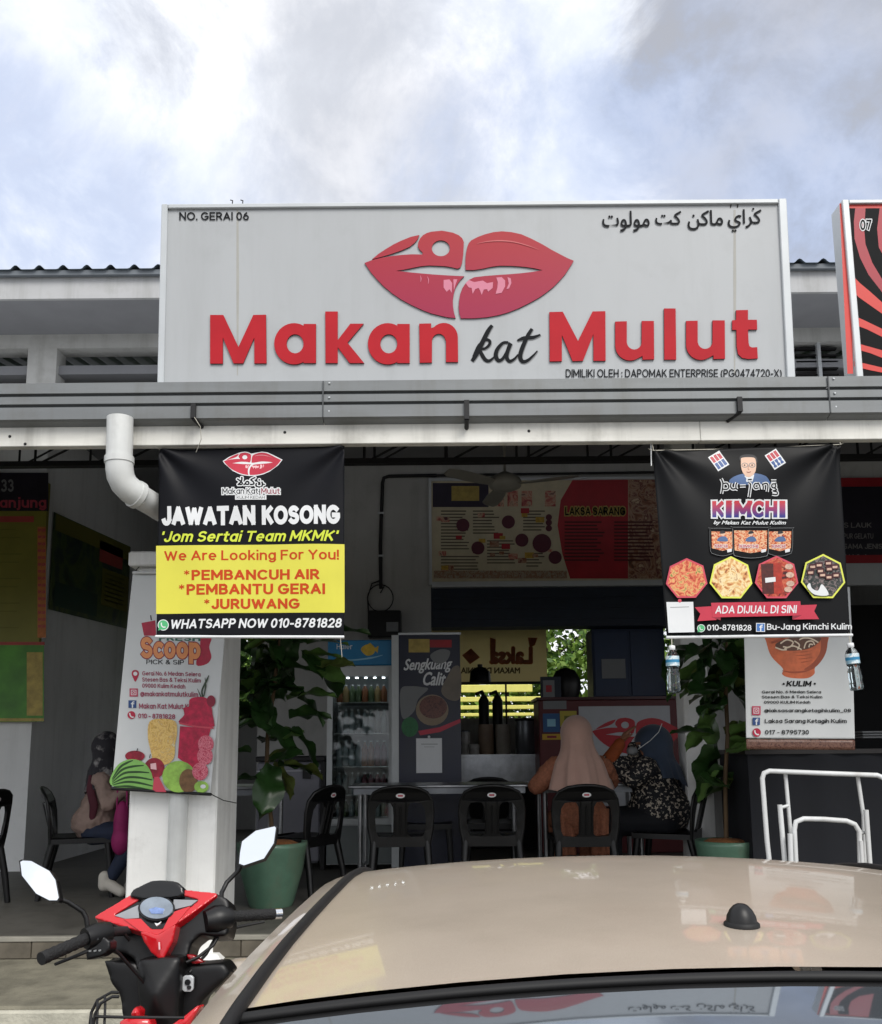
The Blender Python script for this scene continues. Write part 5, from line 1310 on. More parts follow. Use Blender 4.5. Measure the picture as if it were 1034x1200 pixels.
# ceiling fan
FN = thing('ceiling_fan', 'pale three bladed ceiling fan in front of the menu board', 'fan', P(590, 568, 7.6))
fc = P(592, 568, 7.6)
fanm = M('fan_cream', '#9a9890', .4, var=.06)
MB().lathe([(.02, .12), (.06, .10), (.13, .06), (.15, .02), (.14, -.02), (.08, -.05), (.03, -.06)], fc, 20).build('motor', fanm, FN)
MB().tube([fc + Vector((0, 0, .1)), (fc.x, fc.y, 4.4)], .012, 8).build('rod', fanm, FN)
MB().lathe([(.06, 0), (.03, -.06)], (fc.x, fc.y, 4.42), 12).build('canopy_cup', fanm, FN)
for an in (100, 218, -22):
    d = Vector((cos(R(an)), sin(R(an)), 0)); n = Vector((-d.y, d.x, 0)); up = Vector((0, 0, 1)); mb = MB()
    top = []; bot = []
    for t, w in ((.13, .03), (.22, .06), (.4, .075), (.6, .072), (.66, .04)):
        for s_ in (-1, 1): top.append(fc + d * t + n * w * s_ + up * (.012 * s_))
    vs = top + [v - up * .008 for v in top]; k = len(top); fs = []
    for i in range(0, k - 2, 2): fs += [(i, i + 1, i + 3, i + 2), (k + i, k + i + 2, k + i + 3, k + i + 1), (i, i + 2, k + i + 2, k + i), (i + 1, k + i + 1, k + i + 3, i + 3)]
    mb.add(vs, fs, False); mb.build('blade', fanm, FN)

# ------------------------------------------------------------------ drinks fridge
FRY = 8.1
fx0, fx1 = xat(383, FRY, 880), xat(462, FRY, 880); fz1 = zat(750, FRY, 420); fzd = zat(781, FRY, 420)
FR = thing('drinks_fridge', 'tall glass door drinks fridge with a blue header beside the wall', 'fridge', ((fx0 + fx1) / 2, FRY + .3, FZ))
frm = M('fridge_grey', '#c2c6c6', .4, var=.04); frd = M('fridge_inside', '#d5d9d8', .5, var=.05)
fd = .62
box('side_panel', frm, (fx0, FRY + .05, FZ + .05), (fx0 + .03, FRY + fd, fz1), FR); box('side_panel', frm, (fx1 - .03, FRY + .05, FZ + .05), (fx1, FRY + fd, fz1), FR)
box('back_panel', frd, (fx0 + .031, FRY + fd - .03, FZ + .06), (fx1 - .031, FRY + fd, fz1 - .002), FR)
box('top_panel', frm, (fx0 + .031, FRY + .05, fz1 - .04), (fx1 - .031, FRY + fd - .031, fz1 - .003), FR)
zp = FZ + .40
MB().box((fx0 + .031, FRY + .05, FZ + .05), (fx1 - .031, FRY + fd - .031, zp)).build('base_panel', frm, FR)
box('base_front', M('fridge_front', '#6f7574', .45, var=.06), (fx0 + .004, FRY + .02, FZ + .06), (fx1 - .004, FRY + .049, zp - .01), FR)
hb = M('header_blue', '#2f7fb0', .35, var=.1, scale=5)
MB().box((fx0, FRY, fzd + .01), (fx1, FRY + .049, fz1), .01).build('header', hb, FR)
pr = Print(FR, FRY, 260, 730, 3.447)
pr.text('Haier', (464, 84, 528, 106), whitep, pen=1.9)
fy = M('fish_yellow', '#d9b540', .45, var=.15, scale=30)
pr.poly(smoothloop([(562, 108), (578, 90), (604, 86), (620, 104), (612, 126), (585, 132)]), fy, 'fish_print'); pr.poly([(612, 105), (634, 92), (630, 122)], fy, 'fish_print'); pr.poly([(580, 92), (600, 80), (612, 92)], fy, 'fish_print')
pr.stroke([(480, 140), (520, 150), (600, 142), (650, 130)], [1, 5, 7, 2], M('wave_pale', '#8fc4d8', .4, var=.03), 'wave_print')
# door: frame and pane
dz0, dz1 = zp + .005, fzd
for nm, a, b in (('door_frame', (fx0, FRY, dz0), (fx0 + .05, FRY + .045, dz1)), ('door_frame', (fx1 - .05, FRY, dz0), (fx1, FRY + .045, dz1)), ('door_frame', (fx0 + .051, FRY, dz1 - .09), (fx1 - .051, FRY + .045, dz1)), ('door_frame', (fx0 + .051, FRY, dz0), (fx1 - .051, FRY + .045, dz0 + .05))): box(nm, frm, a, b, FR)
box('door_pane', glass, (fx0 + .051, FRY + .018, dz0 + .051), (fx1 - .051, FRY + .024, dz1 - .091), FR)
lamp_w = M('led_white', '#ffffff', .4, var=0)
b_ = lamp_w.node_tree.nodes['Principled BSDF']; b_.inputs['Emission Color'].default_value = (.9, .95, 1, 1); b_.inputs['Emission Strength'].default_value = 7
for k in range(6): X = fx0 + .10 + k * (fx1 - fx0 - .2) / 5; box('led', lamp_w, (X - .012, FRY + .06, dz1 - .105), (X + .012, FRY + .075, dz1 - .096), FR)
nL = 22
for k in range(nL): z = dz0 + .1 + k * (dz1 - dz0 - .25) / nL; box('shelf_peg', alu, (fx0 + .06, FRY + .06, z), (fx0 + .068, FRY + .07, z + .012), FR)
shz = [zat(p, FRY + .1, 420) for p in (823, 859, 898, 931)] + [dz0 + .06]
for z in shz: box('shelf', M('wire_shelf', '#b8bcbc', .35, metal=.4, var=.05), (fx0 + .055, FRY + .07, z - .008), (fx1 - .055, FRY + fd - .05, z), FR)
cols_ = [M('juice_orange', '#8f5a3a', .35, var=.1), M('juice_green', '#566a48', .35, var=.1), M('juice_amber', '#a08a5c', .35, var=.1), M('juice_red', '#74404a', .35, var=.1), M('drink_clear', '#9aa6a8', .2, var=.1), M('drink_grey', '#7d8688', .3, var=.1)]
random.seed(21)
proto = {}
def fridge_bottle(x, y, z, h, r, m, short=False):
    key = (m.name, round(h, 2))
    lb = {'juice_orange': 'orange drink bottle', 'juice_green': 'green drink bottle', 'juice_amber': 'amber drink bottle', 'juice_red': 'red drink bottle', 'drink_clear': 'clear water bottle', 'drink_grey': 'grey drink bottle'}[m.name]
    if key not in proto:
        t = thing('bottle', 'x', 'bottle', (x, y, z))
        MB().lathe([(r * .9, 0), (r, .01), (r, h * .62), (r * .85, h * .72), (r * .4, h * .88), (r * .4, h * .94)], (x, y, z), 10).build('body', m, t)
        MB().lathe([(r * .46, h * .93), (r * .46, h)], (x, y, z), 8).build('cap', whitep, t)
        proto[key] = t
    else: t = copy_tree(proto[key]); t.location = (x, y, z)
    return t, lb
rows = ['top', 'second', 'third', 'fourth', 'bottom']
for i, z in enumerate(shz):
    top = (dz1 - .12) if i == 0 else shz[i - 1] - .01
    h = min(.24, (top - z) * .8); nb = 8
    for k in range(nb):
        r = .030; X = fx0 + .10 + k * (fx1 - fx0 - .2) / (nb - 1)
        if i == 0: m = cols_[(0, 2, 1, 1, 0, 1, 2, 0)[k]]
        elif i == 1: m = cols_[4 if k % 3 else 5]
        elif i == 2: m = cols_[4] if k < 4 else cols_[0] if k < 6 else cols_[3]
        elif i == 3: m = cols_[5] if k < 4 else cols_[3]
        else: m = cols_[1] if k % 2 else cols_[4]
        t, lb = fridge_bottle(X, FRY + .13, z + .001, h, r, m)
        pos = ['leftmost', 'second from the left', 'third from the left', 'fourth from the left', 'fourth from the right', 'third from the right', 'second from the right', 'rightmost'][k]
        setp(t, '%s, %s on the %s shelf of the fridge' % (lb, pos, rows[i]), 'bottle', 'bottles and cans in the drinks fridge')

# chest cabinet to the left of the fridge
CB = thing('chest_freezer', 'grey chest freezer with a dark rim standing left of the fridge', 'freezer', P(350, 1018, 8.3))
cx0, cx1 = xat(300, 8.2, 950), xat(381, 8.2, 950); cz1 = zat(886, 8.2, 350)
MB().box((cx0, 8.2, FZ + .06), (cx1 - .04, 8.8, cz1 - .05), .02).build('body', M('freezer_grey', '#77777f', .45, var=.06), CB)
MB().box((cx0 - .01, 8.18, cz1 - .05), (cx1, 8.82, cz1), .01).build('lid', steel, CB)
box('edge_strip', steel, (cx1 - .039, 8.19, FZ), (cx1, 8.8, cz1 - .051), CB)
box('trim', alu, (cx0, 8.192, zat(903, 8.2, 350) - .006), (cx1 - .04, 8.199, zat(903, 8.2, 350)), CB)
a = P(355, 906, 8.17); box('latch', steel, (a.x, 8.16, a.z - .05), (a.x + .07, 8.199, a.z + .04), CB)

# standing poster beside the fridge
SP = thing('standing_poster', 'dark standing poster with a bowl of food and cursive writing Sengkuang Calit', 'poster', P(502, 1015, 7.95))
SPY = 7.95
sx0, sx1 = xat(463, SPY, 820), xat(540, SPY, 820); sz0, sz1 = FZ + .02, zat(744, SPY, 500)
box('sheet', M('poster_navy', '#1b1f33', .4, var=.2, scale=3), (sx0 + .035, SPY, sz0 + .03), (sx1, SPY + .012, sz1), SP)
box('side_strip', frm, (sx0 - .03, SPY - .004, sz0 + .03), (sx0 + .034, SPY + .016, sz1), SP)
box('top_bar', alu, (sx0 + .03, SPY - .01, sz1), (sx1 + .01, SPY + .02, sz1 + .02), SP); MB().box((sx0 - .03, SPY - .1, sz0 - .018), (sx1 + .02, SPY + .12, sz0 + .029), .01).build('base', alu, SP)
pr = Print(SP, SPY, 460, 740, 4.2875)
pr.rect(82, 38, 187, 105, M('menu_tan'), 'logo_panel', 2); pr.layer -= 1; pr.rect(188, 42, 298, 80, redm, 'logo_panel', 2)
pr.text('Sengkuang', (58, 140, 300, 212), whitep, bold=1.6, shear=.35, slope=-8); pr.text('Calit', (156, 205, 268, 270), whitep, bold=2, shear=.35)
pr.poly(smoothloop([(190, 120), (240, 90), (290, 100), (270, 150), (220, 160)]), shadowp, 'garlic_print')
pr.poly(smoothloop([(245, 300), (280, 220), (310, 175), (342, 190), (342, 330), (290, 345)]), M('root_tan', '#7d7468', .5, var=.15), 'root_print')
pr.poly(smoothloop([(42, 290), (90, 275), (150, 280), (180, 290), (130, 340), (110, 400), (60, 440), (42, 400)]), shadowp, 'root_print')
pr.disc(200, 395, 82, M('bowl_tan', '#8f7f68', .5, var=.1), ry=78, name='bowl_print'); pr.disc(205, 380, 70, Mfood('calit_food', ['#2a1a18', '#5a3028', '#7a4a3c', '#3a2420'], 26), ry=58, name='bowl_print')
pr.poly([(130, 500), (240, 480), (342, 438), (342, 458), (240, 505), (140, 522)], M('ribbon_red'), 'ribbon_print')
pr.disc(88, 480, 42, M('seal_green', '#2c6b40', .5, var=.2, scale=30), ry=50, name='seal_print')
a = P(488, 906, SPY - .03); b = P(518, 865, SPY - .03)
CRD = thing('card', 'white hanging card pinned on the dark standing poster', 'card', b)
box('sheet', whitep, (a.x, SPY - .02, a.z), (b.x, SPY - .014, b.z), CRD)
MB().lathe([(.012, 0), (.008, -.01)], ((a.x + b.x) / 2, SPY - .02, b.z + .012), 10, 'Y').build('hook', alu, CRD)
pr = Print(CRD, SPY - .0205, 460, 740, 4.2875); pr.stroke([(145, 566), (228, 566)], 3, shadowp, 'card_line'); pr.stroke([(160, 580), (212, 580)], 2, shadowp, 'card_line')

# ------------------------------------------------------------------ kitchen
KY = 9.75
KC = thing('steel_counter', 'stainless steel kitchen counter under the opening', 'counter', P(585, 1000, KY))
kx0, kx1 = xat(536, KY, 900), xat(632, KY, 900)
kz = zat(884, KY, 585)
box('worktop', steelb, (xo1 + .02, KY - .02, kz - .03), (kx1 + .04, KY + .65, kz), KC); box('front', steelb, (xo1 + .04, KY, kz - .32), (kx1 + .03, KY + .03, kz - .031), KC)
box('body', dark, (xo1 + .05, KY + .04, FZ), (kx1 + .02, KY + .6, kz - .031), KC)
# maroon counter
RC = thing('serving_counter', 'maroon panelled serving counter behind the two seated women', 'counter', P(710, 1000, 9.3))
CY_ = 9.3
mar_ = M('maroon_panel', '#5c2426', .5, var=.12, scale=3)
rx0, rx1 = xat(633, CY_, 900), xat(797, CY_, 900); rz = zat(820, CY_, 700)
MB().box((rx0, CY_, FZ), (rx1, CY_ + .5, rz), .01).build('body', mar_, RC); box('top', M('maroon_top', '#43191c', .4, var=.1), (rx0 - .02, CY_ - .03, rz + .001), (rx1 + .02, CY_ + .55, rz + .03), RC)
LPX = thing('poster', 'white poster with red lips on the maroon counter behind the women', 'poster', P(735, 905, CY_ - .02))
a = P(682, 945, CY_ - .015); b = P(785, 827, CY_ - .015); box('sheet', M('poster_white', '#b4b6ba', .5, var=.05), (a.x, CY_ - .012, a.z), (b.x, CY_ - .003, b.z), LPX)
pr = Print(LPX, CY_ - .0125, 0, 0, 1); lips(pr, 694, 841, 800, 884, M('poster_red', '#b01c28', .45, var=.05), pkp, full=False)
# notices on the counter end
NT = []
for lb, x0, y0, x1, y1, m, extra in (('small white notice with a red square high on the counter end', 637, 797, 650, 817, shadowp, redm), ('pale grey notice on the maroon counter end', 637, 821, 664, 831, shadowp, None), ('blue notice on the maroon counter end', 637, 836, 656, 858, M('notice_blue', '#2c5a8c', .5, var=.1), M('wave_pale')), ('yellow notice beside the pink headscarf', 657, 833, 676, 852, M('notice_yellow', '#b8a83c', .5, var=.05), M('menu_olive')), ('small yellow label below the blue notice', 636, 860, 658, 867, M('notice_yellow2', '#c9a02c', .5, var=.05), mar)):
    a, b = P(x0, y1, CY_ - .02), P(x1, y0, CY_ - .02); t = thing('notice', lb, 'notice', a)
    box('sheet', m, (a.x, CY_ - .009, a.z), (b.x, CY_ - .003, b.z), t)
    if extra: box('print', extra, (a.x + (b.x - a.x) * .25, CY_ - .0105, a.z + (b.z - a.z) * .3), (a.x + (b.x - a.x) * .75, CY_ - .0092, a.z + (b.z - a.z) * .7), t)
# the panel that carries the uppermost notice
PNL = thing('menu_stand', 'dark upright stand on the left end of the maroon counter', 'stand', P(640, 820, CY_))
a, b = P(634, 818, CY_ + .01), P(655, 793, CY_ + .01); box('board', M('navy_paint'), (a.x, CY_, rz + .032), (b.x + .02, CY_ + .03, b.z), PNL)
# blue cabinet with a notice
BC = thing('blue_cabinet', 'dark blue steel cabinet with a pale notice above the maroon counter', 'cabinet', P(735, 818, 9.9))
a, b = P(696, 820, 9.9), P(778, 736, 9.9)
MB().box((a.x, 9.9, rz + .035), (b.x, 10.3, b.z), .01).build('case', M('cabinet_blue', '#1d2f4d', .45, var=.1), BC)
for k in (0, 1): MB().box((a.x + .02 + k * (b.x - a.x) / 2, 9.885, rz + .07), (a.x + (k + 1) * (b.x - a.x) / 2 - .01, 9.899, b.z - .03), .004).build('door', M('cabinet_blue'), BC)
a, b = P(706, 795, 9.87), P(733, 772, 9.87); box('sheet', shadowp, (a.x, 9.878, a.z), (b.x, 9.884, b.z), BC)
# jars, pots and stacked cups on the counter
def jar(name, lb, px, py0, py1, r, Y, m, lid=None, cat='jar', group=None):
    a, b = P(px, py1, Y), P(px, py0, Y); t = thing(name, lb, cat, (a.x, Y, kz), group); h = b.z - kz
    MB().lathe([(r * .92, 0), (r, .01), (r, h * .85), (r * .95, h)], (a.x, Y, kz), 16).build('body', m, t)
    if lid: MB().lathe([(r * 1.04, h), (r * 1.04, h + .02), (r * .6, h + .03), (.01, h + .032)], (a.x, Y, kz), 14).build('lid', lid, t)
    return t
gl = M('cloudy_jar', '#8f8d88', .25, var=.2, scale=12); sv = M('dull_steel', '#6f7276', .35, metal=.6, var=.1)
jar('storage_jar', 'small cloudy jar at the left of the steel counter', 546, 858, 884, .055, 9.9, gl, sv)
jar('storage_jar', 'squat clear jar beside the tall beige containers', 556, 872, 884, .06, 9.85, gl)
jar('tall_container', 'left beige tall container on the steel counter', 570, 849, 884, .085, 9.95, M('beige_tub', '#7d6a58', .5, var=.15), None, 'container')
jar('tall_container', 'right pale tall container on the steel counter', 590, 849, 884, .085, 9.95, M('pale_tub', '#8c857a', .5, var=.15), None, 'container')
jar('cooking_pot', 'large dark pot at the right of the steel counter', 617, 845, 884, .12, 10.0, sv, steel, 'pot')
for px, lb in ((567, 'black dispenser pump beside the beige container'), (583, 'black ladle holder standing behind the containers')):
    t = thing('dispenser', lb, 'dispenser', P(px, 850, 10.15)); a = P(px, 815, 10.15)
    MB().lathe([(.06, 0), (.06, a.z - kz - .06), (.03, a.z - kz)], (a.x, 10.15, kz), 12).build('body', blackp, t)
    MB().tube([(a.x, 10.15, a.z), (a.x - .02, 10.1, a.z + .04), (a.x - .09, 10.05, a.z + .01)], .02, 8).build('spout', blackp, t)
# a shelf line with utensils hanging in the opening
SH = thing('shelf', 'thin dark shelf rail crossing the kitchen opening', 'shelf', P(585, 798, 10.4))
a, b = P(520, 802, 10.4), P(634, 800, 10.4); box('rail', steel, (a.x, 10.38, a.z), (b.x, 10.5, a.z + .025), SH)
box('upright', steel, (P(592, 800, 10.4).x, 10.4, kz), (P(594, 800, 10.4).x, 10.43, a.z - .002), SH)
for px, lb, r in ((563, 'dark pot upside down on the shelf rail', .13),):
    t = thing('cooking_pot', lb, 'pot', P(px, 800, 10.44)); MB().lathe([(r, 0), (r * .9, .12), (r * .5, .17), (.02, .18)], (P(px, 800, 10.44).x, 10.44, a.z + .026), 16).build('body', blackp, t)
    MB().lathe([(.03, .18), (.03, .21)], (P(px, 800, 10.44).x, 10.44, a.z + .026), 8).build('knob', blackp, t)
t = thing('helmet', 'dark rounded hood standing on the counter stand', 'hood', P(663, 800, 9.45))
MB().lathe([(.13, 0), (.16, .12), (.15, .22), (.10, .30), (.02, .33)], (P(665, 800, 9.45).x, 9.55, rz + .031), 18).build('shell', blackp, t)
# cream banner hanging in the rear opening, seen from behind
CB2 = thing('hanging_banner', 'cream banner with mirrored orange lettering hanging in the rear opening', 'banner', P(585, 740, 12.2))
a, b = P(500, 800, 12.2), P(640, 736, 12.2)
cc_ = M('cream_cloth', '#e6dcb8', .7, var=.05, scale=3); nt_ = cc_.node_tree; tr_n = nt_.nodes.new('ShaderNodeBsdfTranslucent'); tr_n.inputs['Color'].default_value = hexc('#e6dcb8'); mxs = nt_.nodes.new('ShaderNodeMixShader'); mxs.inputs[0].default_value = .5
nt_.links.new(nt_.nodes['Principled BSDF'].outputs[0], mxs.inputs[1]); nt_.links.new(tr_n.outputs[0], mxs.inputs[2]); nt_.links.new(mxs.outputs[0], nt_.nodes['Material Output'].inputs[0])
box('sheet', cc_, (a.x, 12.2, a.z), (b.x, 12.21, b.z), CB2)
pr = Print(CB2, 12.2, 460, 740, 4.2875)
ob = M('faded_orange', '#c8744c', .6, var=.15, scale=8)
pr.text('MAKAN DIDUNIA', (345, 182, 640, 210), M('faded_brown', '#5c4a38', .6, var=.05), bold=1.5, mirror=True)
pr.text('Laksa', (492, 80, 700, 160), ob, bold=6, mirror=True); pr.poly([(490, 30), (520, 40), (515, 160), (492, 155)], ob, 'print'); pr.poly([(680, 30), (730, 32), (715, 70), (690, 80)], ob, 'print')
pr.poly([(350, 120), (395, 85), (440, 130), (390, 165)], ob, 'print')
# yellow slatted awning outside
AY = 20.6
AW = thing('slatted_awning', 'bright yellow slatted awning outside the rear opening', 'awning', P(585, 840, AY))
ym = M('awning_yellow', '#e6e07a', .6, var=.06)
for k, (py0, py1) in enumerate(((802, 812), (816, 823), (826, 832), (835, 840), (843, 848))):
    a, b = P(480, py1, AY), P(634 + (0 if k else -10), py0, AY)
    MB().box((a.x, AY, a.z), (b.x, AY + .08, b.z), .01).build('slat', ym, AW)
for px in (490, 592): X = xat(px, AY + .1, 820); box('post', steel, (X, AY + .09, RZ), (X + .1, AY + .2, zat(798, AY, 585)), AW)

# ------------------------------------------------------------------ furniture
TZ = FZ + .79
def table(x0, x1, y0, y1, label):
    t = thing('table', label, 'table', ((x0 + x1) / 2, (y0 + y1) / 2, FZ), 'steel topped tables')
    MB().box((x0, y0, TZ - .022), (x1, y1, TZ), .006).build('table_top', steelb, t)
    MB().box((x0 + .04, y0 + .03, TZ - .07), (x1 - .04, y1 - .03, TZ - .023)).build('apron', sv, t)
    for sx in (x0 + .09, x1 - .09):
        for sy in (y0 + .07, y1 - .07): MB().tube([(sx, sy, FZ), (sx, sy, TZ - .071)], .018, 10).build('leg', steelb, t)
        MB().tube([(sx, y0 + .07, FZ + .15), (sx, y1 - .07, FZ + .15)], .012, 8).build('stretcher', steelb, t)
    return t
TY0 = 6.95
table(xat(408, TY0, 915), xat(622, TY0, 915), TY0, 7.55, 'long steel table in front of the fridge and the dark poster')
table(xat(626, TY0, 915), xat(765, TY0, 915), TY0, 7.55, 'steel table where the woman in pink leans her elbow')
table(-2.25, -1.25, 6.95, 7.55, 'steel table mostly hidden behind the left pillar')

OVAL = M('sticker_white', '#d2d4d4', .4, var=.03)
def chair_mesh():
    """black monobloc chair facing +Y, its back towards the viewer, origin on the floor"""
    t = thing('plastic_chair', 'x', 'chair', (0, 0, 0))
    mb = MB()
    def seat(u, v):
        x = (u - .5) * .44; y = -.21 + .44 * v
        return (x * (1 - .06 * (1 - v)), y, .44 - .02 * sin(pi * u) * sin(pi * v) + (-.02 * max(0, v - .8) * 5))
    mb.grid(seat, 10, 10); mb.grid(lambda u, v: tuple(Vector(seat(1 - u, v)) - Vector((0, 0, .02))), 10, 10)
    mb.box((-.205, -.21, .405), (.205, -.195, .435)); mb.box((-.215, .215, .39), (.215, .23, .435)); mb.box((-.222, -.2, .395), (-.205, .22, .432)); mb.box((.205, -.2, .395), (.222, .22, .432))
    mb.build('seat', blackp, t)
    out = [(-.20, .37), (-.225, .50), (-.232, .62), (-.222, .70), (-.19, .755), (-.13, .785), (-.06, .797), (0, .80), (.06, .797), (.13, .785), (.19, .755), (.222, .70), (.232, .62), (.225, .50), (.20, .37)]
    hl = [(-.052, .46), (-.050, .58), (-.054, .65), (-.072, .682), (-.11, .690), (-.15, .678), (-.175, .64), (-.182, .57), (-.176, .48), (-.158, .445), (-.075, .440)]
    hr = [(-x, z) for x, z in hl][::-1]
    m2 = MB(); m2.prism([out, hl, hr], -.215, -.195)
    lean = lambda v: (v[0], v[1] - max(0, v[2] - .42) * .26 + .20 * (v[0] ** 2) * 4 * min(1, max(0, v[2] - .42) * 4), v[2])
    m2.v = [lean(v) for v in m2.v]; m2.build('backrest', blackp, t, bevel=.004)
    m3 = MB(); r2 = MB()
    for L in ([(-.043, .46), (-.04, .69)], [(.043, .46), (.04, .69)], [(0, .46), (0, .66)]): r2.tube([lean((x, -.217, z)) for x, z in L], .006, 6)
    r2.tube([lean((x, -.205, z)) for x, z in out], .013, 8); r2.build('rib', blackp, t)
    m3.add([lean((cos(a * pi / 10) * .032, -.2185, .735 + sin(a * pi / 10) * .017)) for a in range(20)], [list(range(20))], False)
    st = m3.build('sticker', OVAL, t)
    m4 = MB(); m4.add([lean((x, -.2195, z)) for x, z in ((-.018, .729), (.018, .729), (.018, .741), (-.018, .741))], [(0, 1, 2, 3)], False); m4.build('sticker_print', M('menu_redtext'), st)
    for sx in (-1, 1):
        MB().tube([(sx * .19, -.19, .42), (sx * .205, -.24, .2), (sx * .215, -.27, 0)], [.028, .024, .02], 8).build('leg', blackp, t)
        MB().tube([(sx * .19, .19, .42), (sx * .205, .215, .2), (sx * .215, .235, 0)], [.028, .024, .02], 8).build('leg', blackp, t)
    return t
CH0 = chair_mesh(); usedc = [False]
def chair(px, Y, rz, label, X=None):
    if usedc[0]: t = copy_tree(CH0)
    else: t = CH0; usedc[0] = True
    t.location = (xat(px, Y, 960) if X is None else X, Y, FZ); t.rotation_euler = (0, 0, R(rz))
    return setp(t, label, 'chair', 'black plastic chairs')
chair(470, 6.72, 2, 'black plastic chair at the left end of the long steel table')
chair(576, 6.72, -2, 'black plastic chair at the middle of the tables, left of the woman in pink')
chair(681, 6.62, 0, 'black plastic chair the woman in the pink headscarf sits on')
chair(0, 6.85, 64, 'black plastic chair seen side-on under the woman in the floral dress', X=xat(783, 6.85, 960))
chair(0, 6.9, -72, 'black plastic chair under the seated person behind the left pillar', X=xat(98, 6.9, 960))
chair(0, 6.75, 62, 'black plastic chair seen side-on between the left fig plant and the freezer', X=xat(352, 6.75, 960))
chair(0, 6.4, 80, 'black plastic chair cut off by the left edge of the picture', X=xat(-48, 6.4, 960))
for dx, px, lb in ((-.3, 500, 'black plastic chair on the far side of the long steel table, to the left'), (0, 575, 'black plastic chair on the far side of the long steel table, near its right end')):
    chair(px, 7.9, 180, lb)
# bag / stool beside the left person
# ------------------------------------------------------------------ people
skin = M('skin', '#8c6048', .55, var=.06, scale=12)


def hijab(name, c, r, hem, hemr, mat, parent, nf=9, famp=.018, back=(0, -1), droop=0.05, sx=1.0):
    """a headscarf: dome over the head, falling in folds to its hem"""
    c = Vector(c); hem = Vector(hem); mb = MB(); n = 48; rows_ = 26; vs = []
    for j in range(rows_ + 1):
        t = j / rows_
        for k in range(n):
            a = 2 * pi * k / n
            d = Vector((cos(a), sin(a), 0)); isb = max(0, d.x * back[0] + d.y * back[1])
            if t < .42:
                th = t / .42 * pi * .58
                p = c + Vector((r[0] * sin(th) * d.x, r[1] * sin(th) * d.y, r[2] * cos(th)))
            else:
                q = (t - .42) / .58; th = pi * .58
                p0 = c + Vector((r[0] * sin(th) * d.x, r[1] * sin(th) * d.y, r[2] * cos(th)))
                pe = hem + Vector((hemr[0] * d.x, hemr[1] * d.y, -droop * isb ** 3))
                e = q ** .8
                p = p0.lerp(pe, e); p.z = p0.z + (pe.z - p0.z) * q
                neck = sin(pi * min(1, q * 2.2)) * .018
                p -= d * neck
                p += d * famp * q * (sin(nf * a + 1.3 * sin(3 * a)) + .4 * sin(17 * a))
            vs.append(p)
    fs = [(j * n + k, (j + 1) * n + k, (j + 1) * n + (k + 1) % n, j * n + (k + 1) % n) for j in range(rows_) for k in range(n)]
    mb.add(vs, fs, True)
    return mb.build(name, mat, parent)


def hand(parent, wrist, dirv, palm_n, mat, side=1, curl=.5, s=1.0):
    """palm with five separate tapered fingers, skinned as one piece"""
    w = Vector(wrist); d = Vector(dirv).normalized(); n = Vector(palm_n).normalized(); u = d.cross(n).normalized() * side
    parts = [('c', w, w + d * .05 * s, .022 * s, .026 * s), ('c', w + d * .04 * s + u * .018 * s, w + d * .078 * s + u * .022 * s, .018 * s, .015 * s), ('c', w + d * .04 * s - u * .018 * s, w + d * .075 * s - u * .022 * s, .018 * s, .014 * s)]
    for i, (off, L) in enumerate(((.030, .062), (.010, .072), (-.010, .068), (-.029, .054))):
        b = w + d * .078 * s + u * off * s; m = b + (d * (1 - curl * .3) + n * curl * .6).normalized() * L * .5 * s; e = m + (d * (1 - curl) + n * curl * 1.3).normalized() * L * .5 * s
        parts += [('c', b, m, .0095 * s, .0085 * s), ('c', m, e, .0085 * s, .007 * s)]
    b = w + d * .02 * s + u * .028 * s; m = b + (d * .6 + u * .7 + n * .3).normalized() * .038 * s; e = m + (d * .8 + u * .2 + n * .5).normalized() * .03 * s
    parts += [('c', b, m, .012 * s, .010 * s), ('c', m, e, .010 * s, .008 * s)]
    return blob('hand', mat, parts, parent, .004, 2)


def head(parent, c, fwd, mat, s=1.0):
    """head with brow, nose, lips, chin, eyes and ears looking along fwd"""
    c = Vector(c); f = Vector(fwd).normalized(); r = f.cross(Vector((0, 0, 1))).normalized(); u = r.cross(f)
    rot = Matrix((r, f, u)).transposed()
    L = lambda x, y, z: c + rot @ Vector((x, y, z)) * s
    parts = [('e', L(0, -.01, .02), (.075 * s, .092 * s, .095 * s), rot), ('e', L(0, .03, -.045), (.055 * s, .062 * s, .065 * s), rot), ('c', L(0, .088, .012), L(0, .112, -.022), .008 * s, .013 * s),
             ('c', L(-.018, .088, -.055), L(.018, .088, -.055), .009 * s, .009 * s), ('e', L(0, .075, -.092), (.02 * s,) * 3), ('c', L(-.04, .078, .032), L(.04, .078, .032), .011 * s, .011 * s),
             ('c', L(0, -.01, -.06), L(0, -.03, -.16), .05 * s, .055 * s), ('e', L(-.076, -.005, -.01), (.010 * s, .018 * s, .03 * s), rot), ('e', L(.076, -.005, -.01), (.010 * s, .018 * s, .03 * s), rot)]
    o = blob('head', mat, parts, parent, .006, 3)
    eb = MB()
    for sx in (-1, 1): eb.ell(L(sx * .031, .078, .012), (.012 * s,) * 3, 10, 8)
    eb.build('eyes', M('eye_white', '#d8d4cc', .3, var=.02), o)
    ib = MB()
    for sx in (-1, 1): ib.ell(L(sx * .031, .087, .011), (.0055 * s,) * 3, 8, 6)
    ib.build('irises', blackg, o)
    lb_ = MB(); lb_.tube([L(-.024, .086, -.056), L(0, .098, -.053), L(.024, .086, -.056)], [.003 * s, .006 * s, .003 * s], 8); lb_.build('lips', M('lips_skin', '#7a3c38', .5, var=.02), o)
    return o


